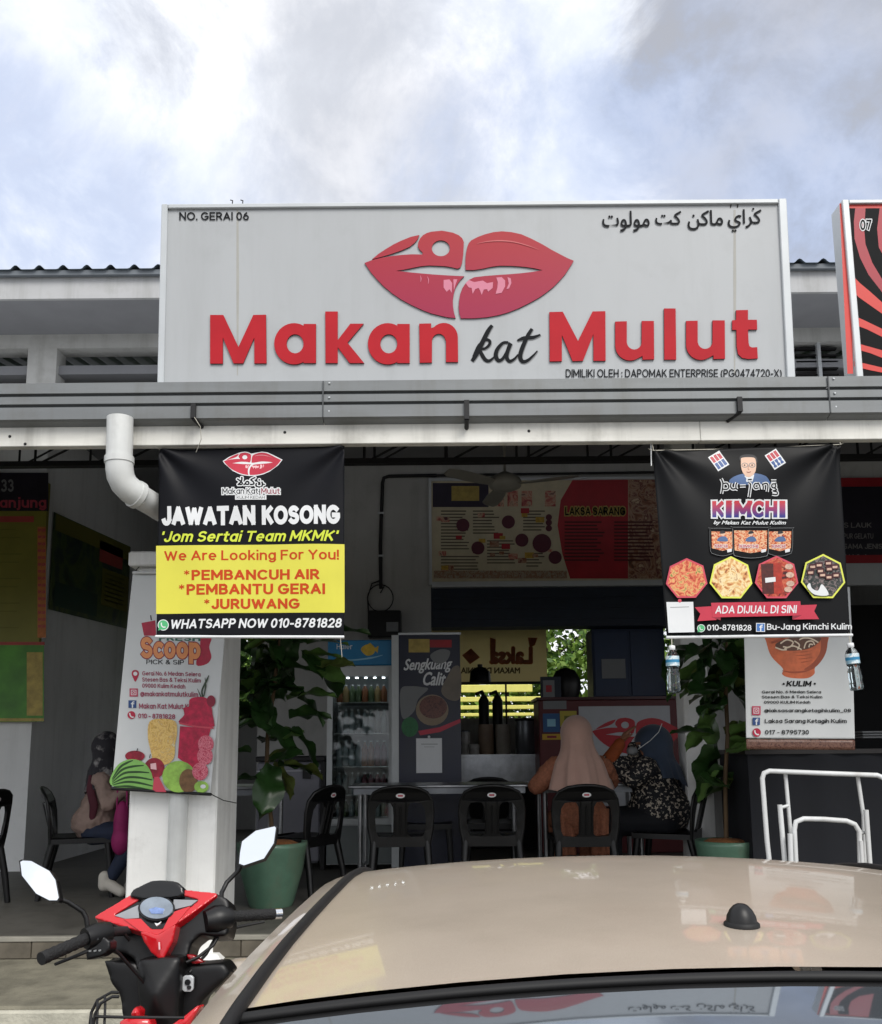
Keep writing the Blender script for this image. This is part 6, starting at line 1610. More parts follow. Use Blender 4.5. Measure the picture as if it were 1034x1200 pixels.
def wrinkle(me_o, amp=.006, sc=22):
    tx = bpy.data.textures.new('folds', 'CLOUDS'); tx.noise_scale = 1.0 / sc * 2; tx.noise_depth = 2
    d = me_o.modifiers.new('d', 'DISPLACE'); d.texture = tx; d.strength = amp; d.mid_level = .5
    return me_o


# woman in the pink headscarf, seen from behind
brown = M('brown_dress', '#8f5a42', .8, var=.25, scale=60, bump=.9, bscale=16)
A = thing('person', 'person in a pale pink headscarf and brown patterned dress seen from behind on a chair', 'person', (xat(681, 6.75, 960), 6.75, FZ))
ax, ay = A.location.x, 6.78
hipz = FZ + .50; shz_ = 1.50
body = [('e', (ax, ay - .02, hipz + .06), (.21, .18, .16)), ('c', (ax, ay - .04, hipz + .08), (ax, ay + .0, 1.28), .165, .15), ('c', (ax - .16, ay + .03, shz_ - .03), (ax + .16, ay + .03, shz_ - .03), .088, .088), ('e', (ax, ay + .01, 1.38), (.165, .10, .16)),
        ('c', (ax, ay + .03, shz_), (ax, ay + .05, shz_ + .13), .06, .055)]
lel = (ax - .30, ay + .02, TZ + .02 - .02); lw = (ax - .22, ay + .30, TZ + .05)
rel = (ax + .26, ay + .12, TZ - .01 + .03); rw = (ax + .10, ay + .36, TZ + .05)
lel = (ax - .31, ay + .06, 1.33)
body += [('c', (ax - .19, ay + .03, shz_ - .04), lel, .082, .068), ('c', lel, lw, .058, .042), ('c', (ax + .19, ay + .03, shz_ - .04), rel, .082, .068), ('c', rel, rw, .058, .042)]
for s_ in (-1, 1): body += [('c', (ax + s_ * .10, ay, hipz + .02), (ax + s_ * .12, ay + .40, hipz + .01), .105, .085), ('c', (ax + s_ * .12, ay + .40, hipz), (ax + s_ * .12, ay + .42, FZ + .14), .085, .07)]
wrinkle(blob('body', brown, body, A, .010, 5), .03, 30)
# dress hanging over the seat, seen through the chair back
for s_ in (-1, 1):
    mb = MB(); mb.grid(lambda u, v: (ax + s_ * (.055 + .13 * u), ay - .135 - .02 * sin(pi * u) + .012 * sin(u * 14 + v * 3), hipz + .12 - .33 * v), 12, 8); 
    q = mb.build('dress_fold', brown, A); sm = q.modifiers.new('s', 'SOLIDIFY'); sm.thickness = .012
head(A, (ax + .0, ay + .06, 1.715), (0, 1, -.15), skin)
hand(A, lw, (.4, 1, 0), (0, 0, -1), skin, 1, .4); hand(A, rw, (-.4, 1, 0), (0, 0, -1), skin, -1, .4)
pinkc = M('pink_scarf', '#b59284', .8, var=.06, scale=8, sheen=.3, bump=.12, bscale=300)
hijab('headscarf', (ax - .005, ay + .03, 1.725), (.122, .150, .138), (ax + .01, ay - .02, 1.31), (.225, .205), pinkc, A, 8, .028, droop=.09)
shoe = M('shoe_grey', '#77746e', .6, var=.1)
for s_ in (-1, 1): blob('shoe', shoe, [('c', (ax + s_ * .12, ay + .38, FZ + .045), (ax + s_ * .13, ay + .58, FZ + .035), .045, .035)], A, .01, 2)

# woman in the floral dress, leaning on the table, seen from the side
flor = M('floral_dress', '#15161c', .75, var=.1, col2='#b5aa9a', scale=40, thr=(.425, .45), bump=.2, bscale=40)
nav = M('navy_scarf', '#323f52', .75, var=.1, scale=6, sheen=.2)
darkskirt = M('dark_skirt', '#101218', .8, var=.1)
Bp = thing('person', 'person in a navy headscarf and black floral dress leaning left over the table', 'person', (xat(775, 7.0, 960), 7.0, FZ))
bx, by = xat(775, 7.0, 960), 7.02
sh = Vector((bx - .13, by, 1.47))
body = [('e', (bx + .0, by, hipz + .09), (.25, .23, .20)), ('c', (bx + .0, by, hipz + .12), (bx - .04, by, 1.27), .215, .19), ('e', (bx - .05, by, 1.37), (.20, .20, .17)), ('c', sh + Vector((0, -.15, -.02)), sh + Vector((0, .15, -.02)), .095, .095), ('c', sh, sh + Vector((-.06, 0, .13)), .06, .055)]
el1 = Vector((bx - .24, by - .17, TZ + .04)); w1 = Vector((bx - .38, by - .08, TZ + .10))
el2 = Vector(P(712, 893, by - .12)); w2 = Vector(P(729, 868, by - .10))
body += [('c', sh + Vector((0, -.15, -.03)), el1, .098, .075), ('c', el1, w1, .07, .048), ('c', sh + Vector((0, .05, -.02)), el2, .085, .062)]
wrinkle(blob('body', flor, body, Bp, .010, 5), .026, 30)
blob('skirt', darkskirt, [('c', (bx, by - .09, hipz), (bx - .42, by - .08, hipz), .13, .10), ('c', (bx, by + .09, hipz), (bx - .42, by + .1, hipz), .13, .10), ('c', (bx - .42, by - .08, hipz), (bx - .40, by - .08, FZ + .12), .10, .08), ('c', (bx - .42, by + .1, hipz), (bx - .40, by + .1, FZ + .12), .10, .08)], Bp, .014, 4)
hc = Vector((xat(762, by, 870), by, P(762, 872, by).z))
head(Bp, hc + Vector((-.025, -.01, 0)), (-1, -.25, -.35), skin)
hijab('headscarf', hc + Vector((.03, .01, .008)), (.150, .145, .148), (bx + .035, by, 1.38), (.175, .20), nav, Bp, 7, .022, back=(1, 0), droop=.14)
hand(Bp, w1, (-.8, .2, .1), (0, 0, -1), skin, 1, .6); hand(Bp, w2, (.55, 0, .75), (1, 0, -.3), skin, -1, .35, 1.05)
wrinkle(blob('sleeve', M('orange_sleeve', '#8f441c', .8, var=.15, scale=14), [('c', el2, el2.lerp(w2, .85), .058, .046)], Bp, .008, 3), .012, 40)
# mask strap seen against the scarf
MB().tube([P(776, 848, by - .155), P(772, 858, by - .16), P(762, 868, by - .16), P(748, 878, by - .155)], .003, 5).build('mask_strap', whitep, Bp)
blob('face_mask', shadowp, [('e', tuple(P(741, 880, by - .09)), (.045, .05, .035))], Bp, .008, 2)
for s_ in (-1, 1): blob('shoe', blackp, [('c', (bx - .38, by + s_ * .09, FZ + .045), (bx - .56, by + s_ * .09, FZ + .035), .045, .035)], Bp, .01, 2)
# person on the left, half hidden by the pillar
Cp = thing('person', 'person in a pinkish jacket and patterned headscarf seated half behind the left pillar', 'person', (xat(115, 6.9, 960), 6.9, FZ))
px_, py_ = xat(112, 6.9, 960), 6.9
jack = M('pink_jacket', '#8f7a70', .75, var=.18, scale=5, bump=.9, bscale=14)
hz = FZ + .46
sh = Vector((px_ + .07, py_, 1.42))
body = [('e', (px_, py_, hz + .08), (.17, .17, .15)), ('c', (px_, py_, hz + .1), (px_ + .05, py_, 1.25), .15, .135), ('c', sh + Vector((0, -.11, -.02)), sh + Vector((0, .11, -.02)), .075, .075), ('c', sh, sh + Vector((.04, 0, .12)), .05, .05)]
e1 = sh + Vector((.08, -.15, -.19)); q1_ = Vector((px_ + .34, py_ - .08, TZ + .06)); body += [('c', sh + Vector((0, -.12, -.02)), e1, .065, .055), ('c', e1, q1_, .052, .04)]
e2 = sh + Vector((.10, .15, -.17)); q2_ = Vector((px_ + .36, py_ + .12, TZ + .06)); body += [('c', sh + Vector((0, .12, -.02)), e2, .065, .055), ('c', e2, q2_, .052, .04)]
wrinkle(blob('body', jack, body, Cp, .010, 4), .032, 32)
jeans = M('navy_trousers', '#1b2438', .8, var=.15, scale=20)
blob('trousers', jeans, [('c', (px_ + .02, py_ - .08, hz), (px_ + .36, py_ - .09, hz + .01), .09, .075), ('c', (px_ + .02, py_ + .08, hz), (px_ + .36, py_ + .09, hz + .01), .09, .075), ('c', (px_ + .36, py_ - .09, hz), (px_ + .20, py_ - .14, FZ + .16), .07, .05), ('c', (px_ + .36, py_ + .09, hz), (px_ + .30, py_ + .08, FZ + .14), .07, .05)], Cp, .011, 4)
hc = Vector((xat(127, py_, 875), py_, P(125, 876, py_).z)); head(Cp, hc, (1, -.1, -.3), skin, .93)
hijab('headscarf', hc + Vector((-.012, 0, .005)), (.112, .115, .12), (px_ + .05, py_, 1.33), (.13, .16), M('patterned_scarf', '#8d8a88', .75, col2='#242228', var=.1, scale=13, thr=(.52, .66)), Cp, 7, .012, back=(-1, 0))
hand(Cp, q1_, (1, .2, -.1), (0, 0, -1), skin, 1, .4, .9)
MB().tube([sh + Vector((-.075, -.13, .02)), sh + Vector((-.06, -.16, -.08)), sh + Vector((-.02, -.17, -.2)), sh + Vector((-.04, -.15, -.32))], [.012, .03, .034, .02], 10, squash=.5).build('scarf_tail', M('maroon_cloth', '#4a1a26', .8, var=.15), Cp)
snk = M('sneaker_white', '#b5b0a6', .6, var=.1)
a = P(112, 1052, 6.6); blob('shoe', snk, [('c', (px_ + .16, py_ - .16, FZ + .11), (px_ + .28, py_ - .17, FZ + .045), .045, .038), ('c', (px_ + .15, py_ - .16, FZ + .09), (px_ + .15, py_ - .16, FZ + .15), .045, .045)], Cp, .01, 2)
blob('shoe', snk, [('c', (px_ + .26, py_ + .08, FZ + .05), (px_ + .42, py_ + .08, FZ + .04), .045, .038)], Cp, .01, 2)
BG = thing('bag', 'magenta bag hanging beside the seated person behind the left pillar', 'bag', P(141, 985, 6.75))
blob('bag_body', M('magenta_cloth', '#8c1c5a', .7, var=.15, scale=10), [('e', tuple(P(143, 965, 6.75)), (.06, .07, .17)), ('e', tuple(P(142, 985, 6.75)), (.07, .08, .11))], BG, .012, 3)
MB().tube([P(137, 950, 6.72), P(138, 925, 6.74), P(144, 915, 6.76), P(149, 928, 6.74), P(149, 950, 6.74)], .007, 6).build('strap', M('magenta_cloth'), BG)

# ------------------------------------------------------------------ fig plants
potm = M('pot_green', '#587a66', .35, var=.15, scale=5, coat=.15, dirt=.5, dcol='#6f6a58'); soil = M('soil', '#8a5a34', .95, var=.35, scale=40, bump=.8, bscale=60)
leafm = M('fig_leaf', '#28451f', .3, var=.3, scale=9); leafb = M('fig_leaf_light', '#56763a', .3, var=.3, scale=9)
stemm = M('plant_stem', '#5c4a34', .8, var=.2)
def leaf_mesh():
    mb = MB(); L = .26
    def f(u, v):
        t = v; w = .088 * (sin(pi * min(1, t ** .8)) ** .7) * (1 + .25 * sin(pi * t * 1.0 - 1.9) + .08 * sin(t * 22))
        x = (u - .5) * 2 * w; y = L * t
        z = .018 * abs(u - .5) * 2 + .012 * sin(t * 14) * abs(u - .5) * 2 - .10 * t * t
        return (x, y, z)
    mb.grid(f, 6, 12); o = mb.build('leaf', leafm); me = o.data; bpy.data.objects.remove(o); return me
LM1 = leaf_mesh(); LM2 = LM1.copy(); LM2.materials.clear(); LM2.materials.append(leafb); LM3 = LM1.copy(); LM3.materials.clear(); LM3.materials.append(M('fig_leaf_old', '#5c6a34', .4, var=.4, scale=16, dirt=.5, dcol='#6a4a24'))
def plant(px, Y, label, blobs, stem_px, seed, potr=.235, poth=.43):
    random.seed(seed)
    base = Vector((xat(px, Y, 1000), Y, FZ))
    t = thing('fig_plant', label, 'plant', base, 'potted fig plants by the pillars')
    prof = [(potr * .62, 0), (potr * .66, .02), (potr * .92, poth * .55), (potr * 1.0, poth * .85), (potr * 1.04, poth * .93), (potr * 1.04, poth), (potr * .95, poth), (potr * .93, poth - .03)]
    MB().lathe(prof, base, 28).build('pot', potm, t)
    mb = MB(); mb.lathe([(potr * .93, poth - .03), (potr * .6, poth + .005), (.01, poth + .015)], base, 24); mb.build('soil', soil, t)
    pts = [base + Vector((0, 0, poth - .02))] + [P(x, y, Y) for x, y in stem_px]
    MB().tube(pts, [.018] + [.015] * (len(pts) - 2) + [.008], 8).build('stem', stemm, t)
    for (x, y, rx, ry, n) in blobs:
        c = P(x, y, Y); r1 = rx / 160; r2 = ry / 160
        for k in range(int(n * .62)):
            a = random.uniform(0, 2 * pi); el = random.uniform(-.8, 1.0); rr = random.uniform(.15, .75)
            p = c + Vector((r1 * rr * cos(a), r1 * rr * sin(a) * .9, r2 * el * .85))
            o = bpy.data.objects.new('leaf', random.choice([LM1] * 7 + [LM2] * 3 + [LM3])); COL.objects.link(o); o.parent = t
            o.location = p - base
            o.rotation_euler = (R(random.uniform(-45, 30)), R(random.uniform(-35, 35)), a - pi / 2 + random.uniform(-.6, .6))
            s_ = random.uniform(.95, 1.35); o.scale = (s_ * random.uniform(.8, 1.15), s_, s_ * random.uniform(.5, 1.6))
    return t
plant(319, 6.35, 'fig plant in a green pot standing right of the left pillar', [(300, 760, 30, 45, 22), (352, 768, 36, 34, 20), (305, 820, 26, 45, 20), (325, 835, 32, 40, 16), (305, 885, 22, 30, 12), (320, 912, 22, 20, 7), (300, 790, 30, 60, 12)], [(318, 960), (312, 915), (314, 860), (322, 800), (328, 745)], 4)
plant(852, 6.2, 'fig plant in a green pot in front of the right pillar', [(842, 765, 42, 36, 26), (878, 778, 36, 30, 18), (858, 812, 34, 28, 14), (848, 850, 26, 40, 16), (850, 890, 24, 26, 10), (852, 920, 20, 18, 7), (845, 790, 40, 36, 16)], [(851, 960), (850, 915), (853, 860), (850, 800), (852, 745)], 9, .20)

# ------------------------------------------------------------------ right side: dark counter and folded frame
DC = thing('bar_counter', 'dark counter draped in black cloth behind the folded white frame', 'counter', P(950, 1010, 6.0))
a, b = P(868, 884, 5.95), P(1060, 884, 5.95)
mb = MB(); X0 = P(876, 884, 5.95).x
mb.grid(lambda u, v: (X0 + 3.2 * u, 5.95 + .012 * sin(u * 70) * v + .01 * sin(u * 31), FZ + (a.z - FZ) * v), 220, 1)
clothm = M('black_cloth', '#181a20', .8, var=.15, scale=4)
mb.build('cloth_front', clothm, DC); box('top', M('counter_top_dark', '#2a2624', .35, var=.2, scale=8), (X0 - .02, 5.93, a.z), (X0 + 3.25, 6.6, a.z + .03), DC)
box('side_panel', clothm, (X0, 5.97, FZ), (X0 + .03, 6.55, a.z - .001), DC)
a, b = P(1012, 874, 6.1), P(1034, 862, 6.1); t = thing('tray', 'pale stacked trays on the dark counter at the right edge', 'tray', a)
for k in range(3): MB().box((a.x, 6.1, 1.66 + 0 + k * .018), (a.x + .3, 6.35, 1.672 + k * .018), .004).build('tray_layer', shadowp, t)
t.location.z = a.z
FFR = thing('folded_frame', 'folded white tubular steel frame standing before the dark counter', 'frame', P(960, 1015, 4.55))
q = 4.55
def fr(name, pts, r, dy=0): MB().tube([P(x, y, q + dy) for x, y in pts], r, 10).build(name, whitef, FFR)
fr('outer_tube', [(904, 1030), (899, 985), (893.5, 912), (895.5, 906), (902, 903.5), (960, 906), (1028, 908.5), (1034, 911), (1040, 916), (1046, 985), (1050, 1040)], .0125)
fr('inner_hoop', [(934, 1035), (931, 972), (933, 963), (942, 959.5), (965, 960), (992, 962), (1002, 966), (1007, 974), (1009, 1040)], .0125, -.05)
fr('cross_strut', [(920.5, 906), (928, 990), (930, 1035)], .010, .03); fr('cross_strut', [(1005, 908), (1012, 955), (1014, 1035)], .010, .03)
fr('post', [(914, 943), (922, 1035)], .0125, -.03); fr('post', [(926, 977), (928, 1035)], .0125, -.07); fr('post', [(1015, 949), (1021, 1035)], .0125, -.03); fr('post', [(1009, 985), (1012, 1035)], .010, -.06)
fr('hinge_bar', [(913, 947), (924, 944)], .008, -.01); fr('hinge_bar', [(1006, 977), (1018, 975)], .008, -.01)
for px in (904, 922, 934, 930, 1009, 1014, 1021, 1050):
    pt = P(px, 1035, q); MB().tube([pt, (pt.x, q, AZ)], .0125, 8).build('leg', whitef, FFR)
    MB().lathe([(.017, 0), (.017, .03)], (pt.x, q, AZ), 10).build('rubber_foot', blackp, FFR)

# ------------------------------------------------------------------ trees and ground behind the building
barkm = M('bark', '#4a3d30', .95, var=.3, scale=12, bump=.8, bscale=30)
lg = [M('tree_leaf', '#47662a', .6, var=.35, scale=3), M('tree_leaf_light', '#6f8c38', .6, var=.3, scale=3)]
def tree(x, y, h, r, seed, label, n=5200):
    random.seed(seed)
    t = thing('tree', label, 'tree', (x, y, RZ), 'trees behind the stalls')
    tr_ = MB(); tr_.tube([(x, y, RZ - .1), (x + .05, y, h * .3), (x - .08, y + .05, h * .55), (x, y, h * .8)], [.2, .16, .11, .05], 10)
    for k in range(6):
        a = k * 1.05 + seed; z = h * (.3 + .08 * k); tr_.tube([(x, y, z), (x + cos(a) * r * .4, y + sin(a) * r * .4, z + .6), (x + cos(a) * r * .8, y + sin(a) * r * .8, z + 1.0)], [.08, .05, .02], 7)
    tr_.build('trunk', barkm, t)
    cl = [(x + random.gauss(0, r * .45), y + random.gauss(0, r * .4), h * random.uniform(.22, 1.0), random.uniform(.35, .8)) for _ in range(34)]
    for mi in (0, 1):
        mb = MB()
        for k in range(n // 2):
            c = random.choice(cl); d = Vector((random.gauss(0, 1), random.gauss(0, 1), random.gauss(0, .8))).normalized() * c[3] * random.uniform(.6, 1.1)
            p = Vector(c[:3]) + d; u = Vector((random.gauss(0, 1), random.gauss(0, 1), random.gauss(0, 1))).normalized(); w = u.cross(Vector((random.gauss(0, 1), random.gauss(0, 1), random.gauss(0, 1)))).normalized()
            s_ = random.uniform(.07, .14); mb.add([p - u * s_, p + w * s_ * .5, p + u * s_, p - w * s_ * .5], [(0, 1, 2, 3)], False)
        mb.build('crown', lg[mi], t, kind='stuff')
for i, (x, y, h, r, lb) in enumerate(((-4.6, 17.5, 5.2, 1.8, 'leafy tree behind the far left passage window'), (-2.6, 19, 5.5, 1.9, 'leafy tree seen through the plants right of the left pillar'), (.2, 20, 5.6, 2.0, 'leafy tree behind the mirrored cream banner'), (2.1, 17, 4.9, 1.7, 'sunlit green tree seen through the kitchen opening'), (4.4, 18.5, 5.3, 1.9, 'leafy tree behind the blue cabinet'), (7.2, 19, 5.2, 1.9, 'leafy tree behind the right stall'))):
    tree(x * 1.35, y + 6.5, h * 1.3, r * 1.3, 31 + i, lb, 8000)
for i in range(2):
    hx = (-1, 1)[i] * 5.5
    t = thing('hedge', ('dense green hedge behind the left half of the stalls', 'dense green hedge behind the right half of the stalls')[i], 'hedge', (hx, 22, RZ)); random.seed(80 + i)
    MB().box((hx - 5.4, 21.8, RZ), (hx + 5.4, 22.4, 2.2)).build('core', M('hedge_core', '#1c2a14', .9, var=.3), t); mb = MB()
    for k in range(6000):
        p = Vector((hx + random.uniform(-5.4, 5.4), random.uniform(21.4, 22.4), random.uniform(RZ, 3.9))); u = Vector((random.gauss(0, 1), random.gauss(0, 1), random.gauss(0, 1))).normalized(); w = u.cross(Vector((0, .3, 1))).normalized(); s_ = random.uniform(.1, .2)
        mb.add([p - u * s_, p + w * s_ * .5, p + u * s_, p - w * s_ * .5], [(0, 1, 2, 3)], False)
    mb.build('foliage', lg[i % 2], t, kind='stuff')

# ------------------------------------------------------------------ the car
CX = .35
paint = M('car_paint', '#cfc1b0', .36, metal=.38, var=.035, scale=5, coat=.6, dirt=.17, dcol='#94866f', flake=.3)
cgl = M('car_glass', '#8d949c', .03, metal=.85, var=.02, scale=3); rub = M('rubber', '#0e0e0f', .6, var=.1)
car = thing('parked_car', 'beige hatchback parked nose-in towards the stall, its roof and rear window nearest the viewer', 'car', (CX, 2.1, RZ))
def interp(T, y):
    for (a0, v0), (a1, v1) in zip(T, T[1:]):
        if y <= a1: 
            k = max(0, (y - a0) / (a1 - a0)); k = k * k * (3 - 2 * k) * .0 + k; return v0 + (v1 - v0) * k
    return T[-1][1]
ZT = [(.20, .55), (.235, .78), (.27, .93), (.30, 1.0), (.36, 1.06), (.42, 1.125), (.5, 1.205), (.6, 1.264), (.7, 1.305), (.75, 1.3205), (.80, 1.3348), (.82, 1.3402), (.84, 1.3454), (.86, 1.3504), (.88, 1.3552), (.90, 1.3598), (.92, 1.3643), (.935, 1.3675), (.97, 1.3735), (1.08, 1.382), (1.2, 1.388), (1.35, 1.393), (1.5, 1.396), (1.65, 1.3955), (1.75, 1.393), (1.88, 1.383), (2.0, 1.366), (2.2, 1.335), (2.4, 1.295), (2.7, 1.17), (3.05, .99), (3.1, .965), (3.4, .93), (3.7, .87), (3.82, .80), (3.9, .65)]
HW = [(.20, .60), (.30, .60), (.6, .585), (.97, .557), (1.2, .548), (1.6, .528), (2.0, .510), (2.4, .50), (2.7, .56), (3.05, .64), (3.4, .66), (3.9, .60)]
def crown(y): return interp([(.2, .04), (.6, .038), (.97, .036), (1.5, .034), (2.0, .026), (2.4, .04), (3.05, .05), (3.9, .05)], y)
def section(y):
    zc = interp(ZT, y); hw = interp(HW, y); zr = zc - crown(y)
    belt = min(.93, zr - .05); bw = interp([(.2, .74), (.32, .80), (.8, .83), (3.2, .83), (3.7, .80), (3.9, .70)], y)
    low = interp([(.2, .42), (.3, .28), (.5, .26), (3.6, .26), (3.9, .36)], y)
    sho = min(.055, (zr - belt) * .3)
    w1 = hw + .035; w2 = hw + .085; wq = min(bw - .01, hw + .10 + .02)
    return [(0, low), (bw - .10, low), (bw - .02, low + .06), (bw, (low + belt) / 2), (bw - .02, belt - .02), (min(bw - .05, wq + .08 * max(0, zr - belt)), belt), (min(w2 + .02, bw - .055), zr - sho * 1.5), (w2 - .012, zr - sho * .75), (w1 + .02, zr - sho * .25), (hw + .012, zr), (hw, zr - .001)] + [(hw * t, zr + crown(y) * (1 - t * t)) for t in (.9, .78, .6, .4, .2, 0)]
ys = [.2, .215, .235, .27, .30, .33, .36, .42, .5, .6, .7, .75, .8, .82, .84, .86, .88, .90, .92, .935, .97, 1.02, 1.08, 1.14, 1.2, 1.28, 1.35, 1.42, 1.5, 1.58, 1.65, 1.7, 1.75, 1.82, 1.88, 1.94, 2.0, 2.1, 2.2, 2.3, 2.4, 2.55, 2.7, 2.88, 3.05, 3.1, 3.25, 3.4, 3.55, 3.7, 3.78, 3.82, 3.86, 3.9]
def carpart(name, mat, y0, y1, i0, i1, off=0.0, step=None):
    mb = MB(); Y = [y for y in ys if y0 - 1e-6 <= y <= y1 + 1e-6]
    if step:
        yy = []
        for a_, b_ in zip(Y, Y[1:]):
            n = max(1, int((b_ - a_) / step)); yy += [a_ + (b_ - a_) * k / n for k in range(n)]
        Y = yy + [Y[-1]]
    both = i1 < 16
    for s_ in (-1, 1):
        if both: mb = MB()
        rows_ = [[(CX + s_ * x, y, z - off) for x, z in section(y)[i0:i1 + 1]] for y in Y]; n = i1 - i0 + 1
        vs = [p for r_ in rows_ for p in r_]
        fs = [((j * n + i), (j * n + i + 1), ((j + 1) * n + i + 1), ((j + 1) * n + i)) for j in range(len(Y) - 1) for i in range(n - 1)]
        if s_ == 1: fs = [f[::-1] for f in fs]
        mb.add(vs, fs, True)
        if both: mb.build(name, mat, car)
    if both: return
    o = mb.build(name, mat, car)
    w = o.modifiers.new('w', 'WELD'); w.merge_threshold = .0002
    return o
carpart('body_side', paint, .2, 3.9, 1, 5)
carpart('underbody', rub, .2, 3.9, 0, 1)
carpart('roof_rail', paint, .2, 3.05, 6, 9)
carpart('roof', paint, .97, 2.4, 10, 16)
carpart('rear_window', cgl, .42, .935, 10, 16, .005)
carpart('windscreen', cgl, 2.4, 3.05, 9, 16, .004)
carpart('tailgate', paint, .2, .42, 9, 16)
carpart('bonnet', paint, 3.05, 3.9, 5, 16)
carpart('front_pillar', paint, 2.4, 3.05, 5, 9)
carpart('rear_quarter', paint, .2, .75, 5, 6); carpart('side_window', cgl, .75, 2.7, 5, 6, .0)
carpart('front_quarter', paint, 2.7, 3.05, 5, 6)
for (yy, nm) in ((.2, 'rear_bumper'), (3.9, 'front_bumper')):
    mb = MB(); sec = section(yy)[:]; pts = [(CX - x, yy, z) for x, z in sec] + [(CX + x, yy, z) for x, z in sec[::-1]]
    mb.add(pts, [list(range(len(pts)))], False); mb.build(nm, paint, car)
def edge_line(y0, y1, n, fx, r, name, mat, dz=0.0):
    for s_ in (-1, 1):
        pts = []
        for k in range(n + 1):
            y = y0 + (y1 - y0) * k / n; hw = interp(HW, y); zc = interp(ZT, y)
            pts.append((CX + s_ * (hw + fx), y, zc - crown(y) + dz))
        MB().tube(pts, r, 8, squash=1).build(name, mat, car)
edge_line(.88, 2.38, 60, .006, .0085, 'ditch_moulding', rub, .0005)
edge_line(.45, .88, 20, .006, .0085, 'ditch_moulding', rub, .0)
# rubber and dark surround between roof and glass
mb = MB(); mb.tube([(CX + interp(HW, .95) * t, .9555 - 0.0 + .0 * t, interp(ZT, .955) - crown(.955) * t * t - .004) for t in [k / 24 for k in range(-24, 25)]], .007, 8, squash=.8)
mb.build('glass_seal', rub, car)
mb = MB(); mb.grid(lambda u, v: (CX + interp(HW, .95) * (2 * u - 1), .93 + .045 * v, interp(ZT, .93 + .045 * v) - crown(.95) * (2 * u - 1) ** 2 - .0075), 30, 2); mb.build('seal_base', rub, car)
# frit band along the sides of the rear glass
for s_ in (-1, 1):
    mb = MB(); mb.grid(lambda u, v: (CX + s_ * (interp(HW, .43 + .5 * v) * (1 - .045 * u) - 0.0), .43 + .5 * v, interp(ZT, .43 + .5 * v) - crown(.43 + .5 * v) * (1 - .045 * u) ** 2 - .0035), 2, 24); mb.build('glass_border', M('frit', '#101112', .35, var=.05), car)
# roof aerial base
an = P(871, 1112, 1.13); az = interp(ZT, 1.13) - crown(1.13) * ((an.x - CX) / .55) ** 2
an = Vector((an.x, 1.13, az - .001))
AE = MB(); AE.lathe([(.0215, 0), (.0215, .004), (.019, .006)], an, 22); AE.build('aerial_base', rub, car)
AE = MB(); AE.lathe([(.0185, .006), (.0172, .013), (.0135, .020), (.009, .0248), (.005, .027), (.001, .0275)], an, 22); AE.build('aerial_dome', blackp, car)
for wx_ in (-1, 1):
    for wy in (.95, 3.3):
        wc = Vector((CX + wx_ * .76, wy, RZ + .29))
        w = MB().lathe([(.19, -.09), (.28, -.085), (.292, -.05), (.292, .05), (.28, .085), (.19, .09)], wc, 28, 'X').build('wheel', rub, car)
        MB().lathe([(.19, -.086), (.17, -.07), (.05, -.075), (.02, -.07)], wc, 20, 'X').build('rim', alu, w); MB().lathe([(.02, .07), (.05, .075), (.17, .07), (.19, .086)], wc, 20, 'X').build('rim', alu, w)
    MB().box((CX + wx_ * .60, .185, .78), (CX + wx_ * .72, .2, .95), .01).build('tail_light', M('tail_red', '#8c1018', .2, var=.1), car); MB().box((CX + wx_ * .45, 3.89, .58), (CX + wx_ * .66, 3.915, .68), .01).build('headlight', chrome, car)
    MB().ell((CX + wx_ * .90, 2.55, .98), (.09, .06, .06), 14, 10).build('door_mirror', paint, car)
    for wy in (1.2, 2.05): MB().box((CX + wx_ * .826, wy, .80), (CX + wx_ * .85, wy + .16, .825), .006).build('door_handle', paint, car)
MB().box((CX - .22, .19, .62), (CX + .22, .2, .73), .004).build('number_plate', blackp, car)
# car interior so the glass is not hollow
box('cabin_floor', rub, (CX - .7, .45, .35), (CX + .7, 3.0, .4), car)

# ------------------------------------------------------------------ the motorbike
BX, BYY = -.74, 2.3
bk = thing('motorcycle', 'red and black underbone motorcycle with two mirrors parked left of the beige car', 'motorcycle', (BX, BYY, RZ))
redp = M('bike_red', '#c4101c', .25, var=.06, coat=.8); redp2 = M('bike_red_dark', '#8c0c14', .25, var=.06, coat=.8)
gripm = M('grip_rubber', '#1a1a1b', .7, var=.1, bump=.5, bscale=200); meter = M('meter_glass', '#7d8894', .12, var=.25, scale=14, coat=1)
grayp = M('panel_grey', '#8a8c90', .3, var=.12, scale=12, coat=.6)
def bc(L): return cz(L, 5.17, 100, 1020)
dY, dZ = 2.28, 1.15; dT = -.75
SOFT = {'cowl': (.004, 10), 'handlebar_cover': (.005, 14), 'leg_shield': (.006, 10), 'steering_column': (.006, 16), 'red_lower': (.004, 14), 'red_flank': (.003, 6), 'switch_block': (.003, 8), 'red_spike': (.003, 6), 'red_panel': (.0025, 5), 'key_plate': (.0016, 5)}
def bp(name, L, mat, dy=0, depth=.012, tilt=dT, crop=True, crown_=0, Y0=None, z0=None, par=None):
    mb = MB(); plate(mb, bc(L) if crop else L, (Y0 or dY) + dy, z0 or dZ, tilt, depth, crown_)
    o = mb.build(name, mat, par or bk)
    if name in SOFT:
        rm = o.modifiers.new('r', 'REMESH'); rm.mode = 'VOXEL'; rm.voxel_size = SOFT[name][0]; rm.use_smooth_shade = True
        sm = o.modifiers.new('s', 'SMOOTH'); sm.factor = .5; sm.iterations = SOFT[name][1]
    else:
        bv = o.modifiers.new('b', 'BEVEL'); bv.width = .003 if depth > .015 else .001; bv.segments = 3; bv.limit_method = 'ANGLE'; bv.angle_limit = R(35)
    return o
